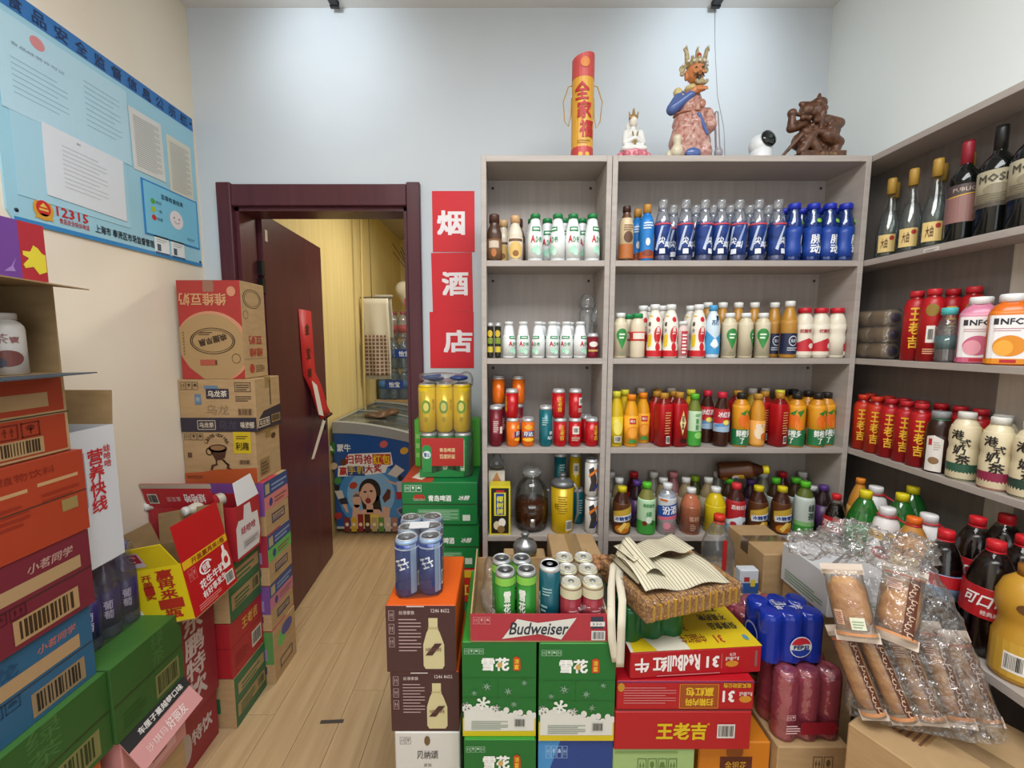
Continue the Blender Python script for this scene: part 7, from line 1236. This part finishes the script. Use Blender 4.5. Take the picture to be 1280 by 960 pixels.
RinvB = Matrix.Rotation(-ra, 3, 'Z'); LB = Vector((ctr.x, ctr.y, zt_))
def WP(u, v, Y): return RinvB @ (Vector((XV(u, v, Y), Y, Z(v, Y))) - LB)
for k, q in enumerate([[(790, 690, 1.30), (778, 694, 1.26), (767, 706, 1.2), (764, 735, 1.13), (764, 770, 1.055), (765, 800, 1.045), (770, 828, 1.045)], [(786, 692, 1.28), (776, 700, 1.22), (774, 722, 1.15), (778, 750, 1.08), (777, 780, 1.046), (776, 810, 1.044), (775, 834, 1.044)]]):
    P_ = [WP(*e) for e in q]; n_ = len(P_) - 1
    sheet('strap', lambda a, b: (lambda i, f: tuple(P_[i].lerp(P_[i + 1], f) + Vector((.95, -.28, .0)) * (b - .5) * .021))(min(int(a * n_), n_ - 1), a * n_ - min(int(a * n_), n_ - 1)), 24, 2, M('#cfc7b2', .9), t)
# supports and goods behind
cbox('plain_carton', 'plain carton behind the red cartons, carrying the clear bottle', XV(862, 720, 1.44), XV(944, 720, 1.44), 1.38, 1.6, 0, .80, KRAFT())
t = thing('oil_bottle', 'tall clear bottle with red cap and red strip behind the cloth bag', 'bottle', (XV(897, 690, 1.44), 1.44, .8006)); hO = Z(643, 1.44) - .80
lathe('body', [(0, 0), (.044, 0), (.047, .01), (.047, hO * .55), (.042, hO * .64), (.024, hO * .82), (.016, hO * .88), (.016, hO * .93)], CLEAR(), t, 24, 4); lathe('liquid', [(0, .003), (.042, .003), (.0435, .012), (.0435, hO * .32), (0, hO * .32)], clear('clear_oil', (.88, .89, .86), .05, .05, .06), t, 24, 4); lathe('cap', [(.019, hO * .92), (.019, hO * .99), (.016, hO), (0, hO)], M('#c8301e', .4), t, 16); lathe('neck_ring', [(.017, hO * .88), (.02, hO * .89), (.017, hO * .9)], M('#c8301e', .4), t, 14)
box('red_strip', -.008, .006, -.0495, -.0475, hO * .3, hO * .72, M('#a8201c', .4), t)
cbox('small_box', 'white and blue small box right of the clear bottle', XV(922, 730, 1.4), XV(945, 730, 1.4), 1.386, 1.42, .8006, Z(712, 1.39), M('#c9d0d8', .5), {'F': lambda p: p.rect(0, 0, 1, .45, '#2f5a9a', 1).rect(.2, .5, .5, .7, '#a83a3a', 1).rect(.55, .3, .8, .6, '#d8c43a', 2)})
cbox('plain_carton', 'brown carton behind the blue can pack', XV(955, 720, 1.38), XV(1008, 720, 1.38), 1.385, 1.62, 0, Z(693, 1.385), KRAFT(), tape='x')
# pepsi pack on a pink pack
PZ = Z(832, 1.10); r3 = .0292; px0 = X(957, 1.10, .85)
t = thing('cola_can_pack', 'blue shrink-wrapped six-pack of cola cans', 'can pack', (px0 + 3 * r3, 1.10 + 2 * r3 + .004, PZ + .001), (0, 0, .03)); PB = noisy('blue_wrap', '#122a8a', '#17329e', (5, 5, 5), .15); hp = Z(772, 1.10) - PZ
wrapblob('wrap', 3, 2, r3, hp, PB, t, vox=.0048)
p = Print(.062, .062); p.ell(.5, .5, .5, .5, '#d8dce6', 1, 28).poly([(.04, .62)] + [(.5 + .46 * math.cos(a), .5 + .46 * math.sin(a)) for a in [2.8, 2.4, 2.0, 1.57, 1.1, .7, .3]] + [(.7, .66), (.45, .6)], '#c0283a', 2).poly([(.06, .38)] + [(.5 + .46 * math.cos(a), .5 + .46 * math.sin(a)) for a in [3.5, 3.9, 4.3, 4.71, 5.2, 5.6, 5.98]] + [(.7, .4), (.45, .33)], '#1a3a9c', 2).txt('PEPSI', .5, .5, .17, '#14225a', w=.66, bold=.03, lay=3)
p.emit(lambda x, y, o: (x - .02, -2 * r3 - .0035 - o - .0, y + hp * .16), t)
p = Print(.09, .05); p.barcode(.2, .5, .55, 1, '#c9d0e8', '#122a8a').txt('百事可乐', .55, .25, .3, '#d8dcec', w=.9, bold=.02); p.emit(lambda x, y, o: (x - .045, y - .03, hp * .985 + o), t)
p = Print(.06, .06); p.ring(.5, .5, .5, .5, .2, '#8f9ad0', 1); p.emit(lambda x, y, o: (-3 * r3 - .0035 - o, .03 - x, y + hp * .2), t)
PK = clear('pink_film', (.88, .5, .56), .15, .08, .32, hexc('#c05a70'), .6, 30)
def pinkpack(label, loc, rz):
    h = PZ - Z(932, RY) - .002; t = thing('drink_can_pack', label, 'can pack', loc, (0, 0, rz), 'pink can packs'); base = can('beer_can', None, .0295, h * .97, '#b9808a', lambda p: p.rect(0, .1, 1, .3, '#8e2a34', 1), top='#c8b0b4')
    for i in range(3):
        for j in range(2):
            e = base if i + j == 0 else copy_tree(base); e.parent = t; e.location = ((i - 1) * .06, (j - .5) * .06, .001)
            for k in ('label', 'category'):
                if k in e: del e[k]
    wrapblob('pink_wrap', 3, 2, .0305, h, PK, t, vox=.006); p = Print(.17, h); p.poly([(.3, .14), (.85, .14), (.92, .22), (.85, .32), (.3, .32)], '#8e1a2a', 1).lines(.05, .16, .28, .3, 4, '#e0b8bc').icons(.05, .36, .2, .44, 2, '#e0b8bc'); p.emit(lambda x, y, o: (x - .085, -.0655 - o, y), t)
    return t
pzz = Z(932, RY)
pinkpack('pink shrink-wrapped can pack under the blue cola pack', (X(977, RY, .7) + .094, RY + .07, pzz + .0006), .03); cbox('plain_carton', 'brown carton on the floor under the pink can pack', X(970, RY, .5), X(1058, RY, .5), RY - .004, RY + .17, 0, pzz, KRAFT(), {'F': lambda p: p.icons(.5, .86, .8, .95, 2, '#6a5238')})
pb_ = (XV(906, 755, 1.3) + .1, 1.30); pinkpack('pink shrink-wrapped can pack behind the red and yellow carton', (pb_[0], 1.296, Z(752, 1.3) - (PZ - pzz)), .05); cbox('plain_carton', 'plain carton under the rear pink can pack', pb_[0] - .095, pb_[0] + .095, 1.235, 1.36, 0, Z(752, 1.3) - (PZ - pzz) - .001, KRAFT())
# white box with green print by the bread
cbox('plain_carton', 'plain carton under the white printed box', .955, 1.12, 1.245, 1.37, 0, .865, KRAFT())
wb = cbox('white_box', 'white box with green printed lines behind the bread bag', .945, 1.12, 1.16, 1.368, .866, .995, M('#c9ccd0', .5), {'L': lambda p: p.lines(.1, .1, .9, .4, 4, '#7a9a80', 1, .55), 'F': lambda p: p.lines(.1, .1, .9, .4, 4, '#7a9a80', 1, .55)})

# ================================================================== BREAD BAG AND ITS CARTON
ZB = .75; c1 = Vector((*ppt(1060, 903, ZB), 0)); c2 = Vector((*ppt(1147, 962, ZB), 0)); dv = (c2 - c1).normalized(); nv_ = Vector((-dv.y, dv.x, 0)); BWd, BDp = .34, .30
cc = c1 + dv * BDp / 2 + nv_ * BWd / 2; rb_ = math.atan2(nv_.y, nv_.x)
carton('plain_carton', 'large brown carton at lower right under the bread', (BWd, BDp, ZB), (cc.x, cc.y, 0), KRAFT(), {'L': lambda p: p.ring(.5, .88, .22, .09, .08, '#6a4a34', 1).ring(.5, .88, .19, .075, .06, '#6a4a34', 1).txt('果园', .5, .88, .06, '#6a4a34', w=.22), 'T': lambda p: p.poly([(.25, .62), (.55, .62), (.5, .86), (.2, .86)], '#9a7448', 1).lines(.22, .64, .5, .84, 5, '#6a4a34', 2, .4).lines(.6, .5, .85, .75, 4, '#8a6444', 1, .4)}, (0, 0, rb_), tape='y')
BRD = noisy('bread_crust', '#a86a30', '#d2a05c', (18, 18, 40), .55, .2, 4); WRP = clear('bread_wrap', (.93, .90, .86), .10, .08, .06, (.9, .86, .8), .5, 60)
def bread(label, bot, top, wd, tk, brown='#5a2c18', swirl=True):
    b, tp = Vector(bot), Vector(top); ax = (tp - b); L = ax.length; az = ax.normalized(); toc = (Vector((0, 0, H)) - (b + tp) / 2).normalized(); xa = az.cross(toc).normalized(); ya_ = az.cross(xa)   # local: x width, y away from viewer, z along
    m = Matrix((xa, ya_, az)).transposed().to_4x4(); m.translation = b
    t = thing('packaged_bread', label, 'bread'); t.matrix_world = m; t.matrix_basis = m; t['group'] = 'packaged breads'
    o = lathe('loaf', [(0, .012), (wd * .6, .016), (wd * .95, .035), (wd, L * .3), (wd, L * .7), (wd * .95, L - .035), (wd * .6, L - .016), (0, L - .012)], BRD, t, 18); o.scale = (1, tk / wd, 1)
    wv = [(wd * 1.12, 0), (wd * 1.05, .02), (wd * 1.1, L * .3), (wd * 1.1, L * .7), (wd * 1.05, L - .02), (wd * 1.14, L)]
    ww = lathe('wrapper', wv, WRP, t, 18); ww.scale = (1, tk / wd * 1.08, 1)
    for z0, z1 in ((-.012, .01), (L - .01, L + .014)): box('seal', -wd * 1.15, wd * 1.15, -.003, .003, z0, z1, M('#d3c3b4', .4), ww)
    R_ = wd * 1.13; p = Print(2.6 * wd, L)
    if not swirl: p.rect(.42, .12, .72, .3, '#d3d6bd', 1).lines(.46, .15, .68, .27, 3, '#8a9a7a', 2, .4).rect(.1, .18, .3, .4, '#c9a890', 1).lines(.12, .2, .28, .38, 6, '#8a4a3a', 2, .4).rect(.05, .03, .98, .07, '#c98a5a', 1)
    else:
        p.rect(.62, .05, .86, .95, brown, 1)
        for k in range(7):
            y = .1 + k * .12; p.ring(.74 + .03 * (-1) ** k, y, .07, .035, .3, '#d8c0a8', 2, 12, .3, 5.2).ring(.71 - .02 * (-1) ** k, y + .05, .05, .025, .3, '#d8c0a8', 2, 10, 1, 6)
        p.rect(.05, .03, .98, .07, '#c98a5a', 1).rect(.05, .92, .98, .95, '#a85a3a', 1)
        if 'third' in label or 'fourth' in label or 'upper' in label: p.rect(.2, .7, .5, .86, '#c9b0a0', 2).lines(.22, .72, .48, .85, 5, '#8a4a3a', 3, .4)
    p.emit(lambda x, y, o: ((R_ + o) * math.sin((x - 1.3 * wd) / R_), -(R_ + o) * math.cos((x - 1.3 * wd) / R_) * tk / wd * 1.06, y), t, step=R_ * .3)
    return t
def bp3(u, v, z): q = ppt(u, v, z); return (q[0], q[1], z)
for i, (ub, vb, ut, vt, nm) in enumerate([(1092, 893, 1050, 788, 'first'), (1130, 899, 1082, 790, 'second'), (1165, 900, 1118, 786, 'third'), (1200, 902, 1158, 784, 'fourth'), (1234, 900, 1192, 796, 'fifth')]):
    bread('long packaged bread in the clear bag, %s from left in the lower row' % nm, bp3(ub, vb, .785 + .004 * i), bp3(ut, vt, .955 + .003 * i), .0235, .019)
bread('short bun pack in the clear bag, upper left with a pale sticker', bp3(1072, 795, .985), bp3(1052, 712, 1.115), .036, .024, swirl=False); bread('short bun pack in the clear bag, upper right with brown print', bp3(1118, 797, .985), bp3(1130, 716, 1.115), .036, .024)
t = thing('bread_bag', 'large crinkled clear plastic bag holding the packaged breads', 'bag', (0, 0, 0))
pA, pB = Vector(bp3(1150, 905, .775)), Vector(bp3(1090, 690, 1.14)); axb = (pB - pA); Lb = axb.length; az = axb.normalized(); toc = (Vector((0, 0, H)) - (pA + pB) / 2).normalized(); xb = az.cross(-toc).normalized(); yb = az.cross(xb)
def bagpt(a, b):
    th_ = 2 * PI * a; wv = .140 * (1 - .28 * b) * (1 if b < .9 else 1 - (b - .9) * 3); q = pA + az * (Lb * b) + xb * (math.cos(th_) * wv - .012 * b) + yb * (math.sin(th_) * (.040 + .016 * b))
    n = noise.noise(q * 26) * .010 + noise.noise(q * 60 + Vector((4, 4, 4))) * .006; return q + (xb * math.cos(th_) + yb * math.sin(th_)) * n
nu, nv2 = 44, 40; vs = [bagpt(i / nu, j / nv2) for j in range(nv2 + 1) for i in range(nu)]; fs = [(j * nu + i, j * nu + (i + 1) % nu, (j + 1) * nu + (i + 1) % nu, (j + 1) * nu + i) for j in range(nv2) for i in range(nu)]
raw('film', vs, fs, BAGF(), t, False)
def crumple(name, c, r, parent, amp, sc, mat):
    bm = bmesh.new(); bmesh.ops.create_icosphere(bm, subdivisions=4, radius=1)
    for v in bm.verts:
        q = Vector((v.co.x * r[0], v.co.y * r[1], v.co.z * r[2])); n = noise.noise(q * sc + Vector(c) * 5) + .6 * noise.noise(q * sc * 2.3 + Vector(c) * 9); v.co = Vector(c) + q + v.co * n * amp
    return from_bm(name, bm, mat, parent)
crumple('gathered_neck', pB + az * .03 + xb * .03, (.085, .05, .045), t, .022, 38, BAGF()); crumple('gathered_neck', pB + az * .02 + xb * .12, (.06, .045, .03), t, .02, 42, BAGF()); crumple('gathered_neck', pB + az * .0 - xb * .07, (.06, .04, .045), t, .018, 44, BAGF())
# grey tape scuff on the floor
sc_ = ppt(415, 902, 0.001); t = box('tape_scrap', -.05, .05, -.008, .008, 0, .002, M('#4a4440', .8)); t.location = (sc_[0], sc_[1], .0005); t.rotation_euler = (0, 0, .05); tag(t, 'short strip of dark grey tape stuck on the wooden floor', 'tape')

# ------------------------------------------------------------------ settle crowded bottles so that none overlaps its neighbour
for key, lst in REL.items():
    P = [[o.location.x, o.location.y, o['base_radius'], b] for o, b in lst]
    for it in range(160):
        for i in range(len(P)):
            for j in range(i):
                a, b = P[i], P[j]; dx, dy = a[0] - b[0], a[1] - b[1]; d = math.hypot(dx, dy) or 1e-5; need = a[2] + b[2] + .0012
                if d < need: k = (need - d) / d * .5; a[0] += dx * k; a[1] += dy * k; b[0] -= dx * k; b[1] -= dy * k
        for q in P: x0, x1, y0, y1 = q[3]; q[0] = min(max(q[0], x0 + q[2]), x1 - q[2]); q[1] = min(max(q[1], y0 + q[2]), y1 - q[2])
    for (o, b), q in zip(lst, P): o.location.x, o.location.y = q[0], q[1]
for o in COL.objects:
    if 'base_radius' in o: del o['base_radius']
for md in LAZY: md.show_viewport = True
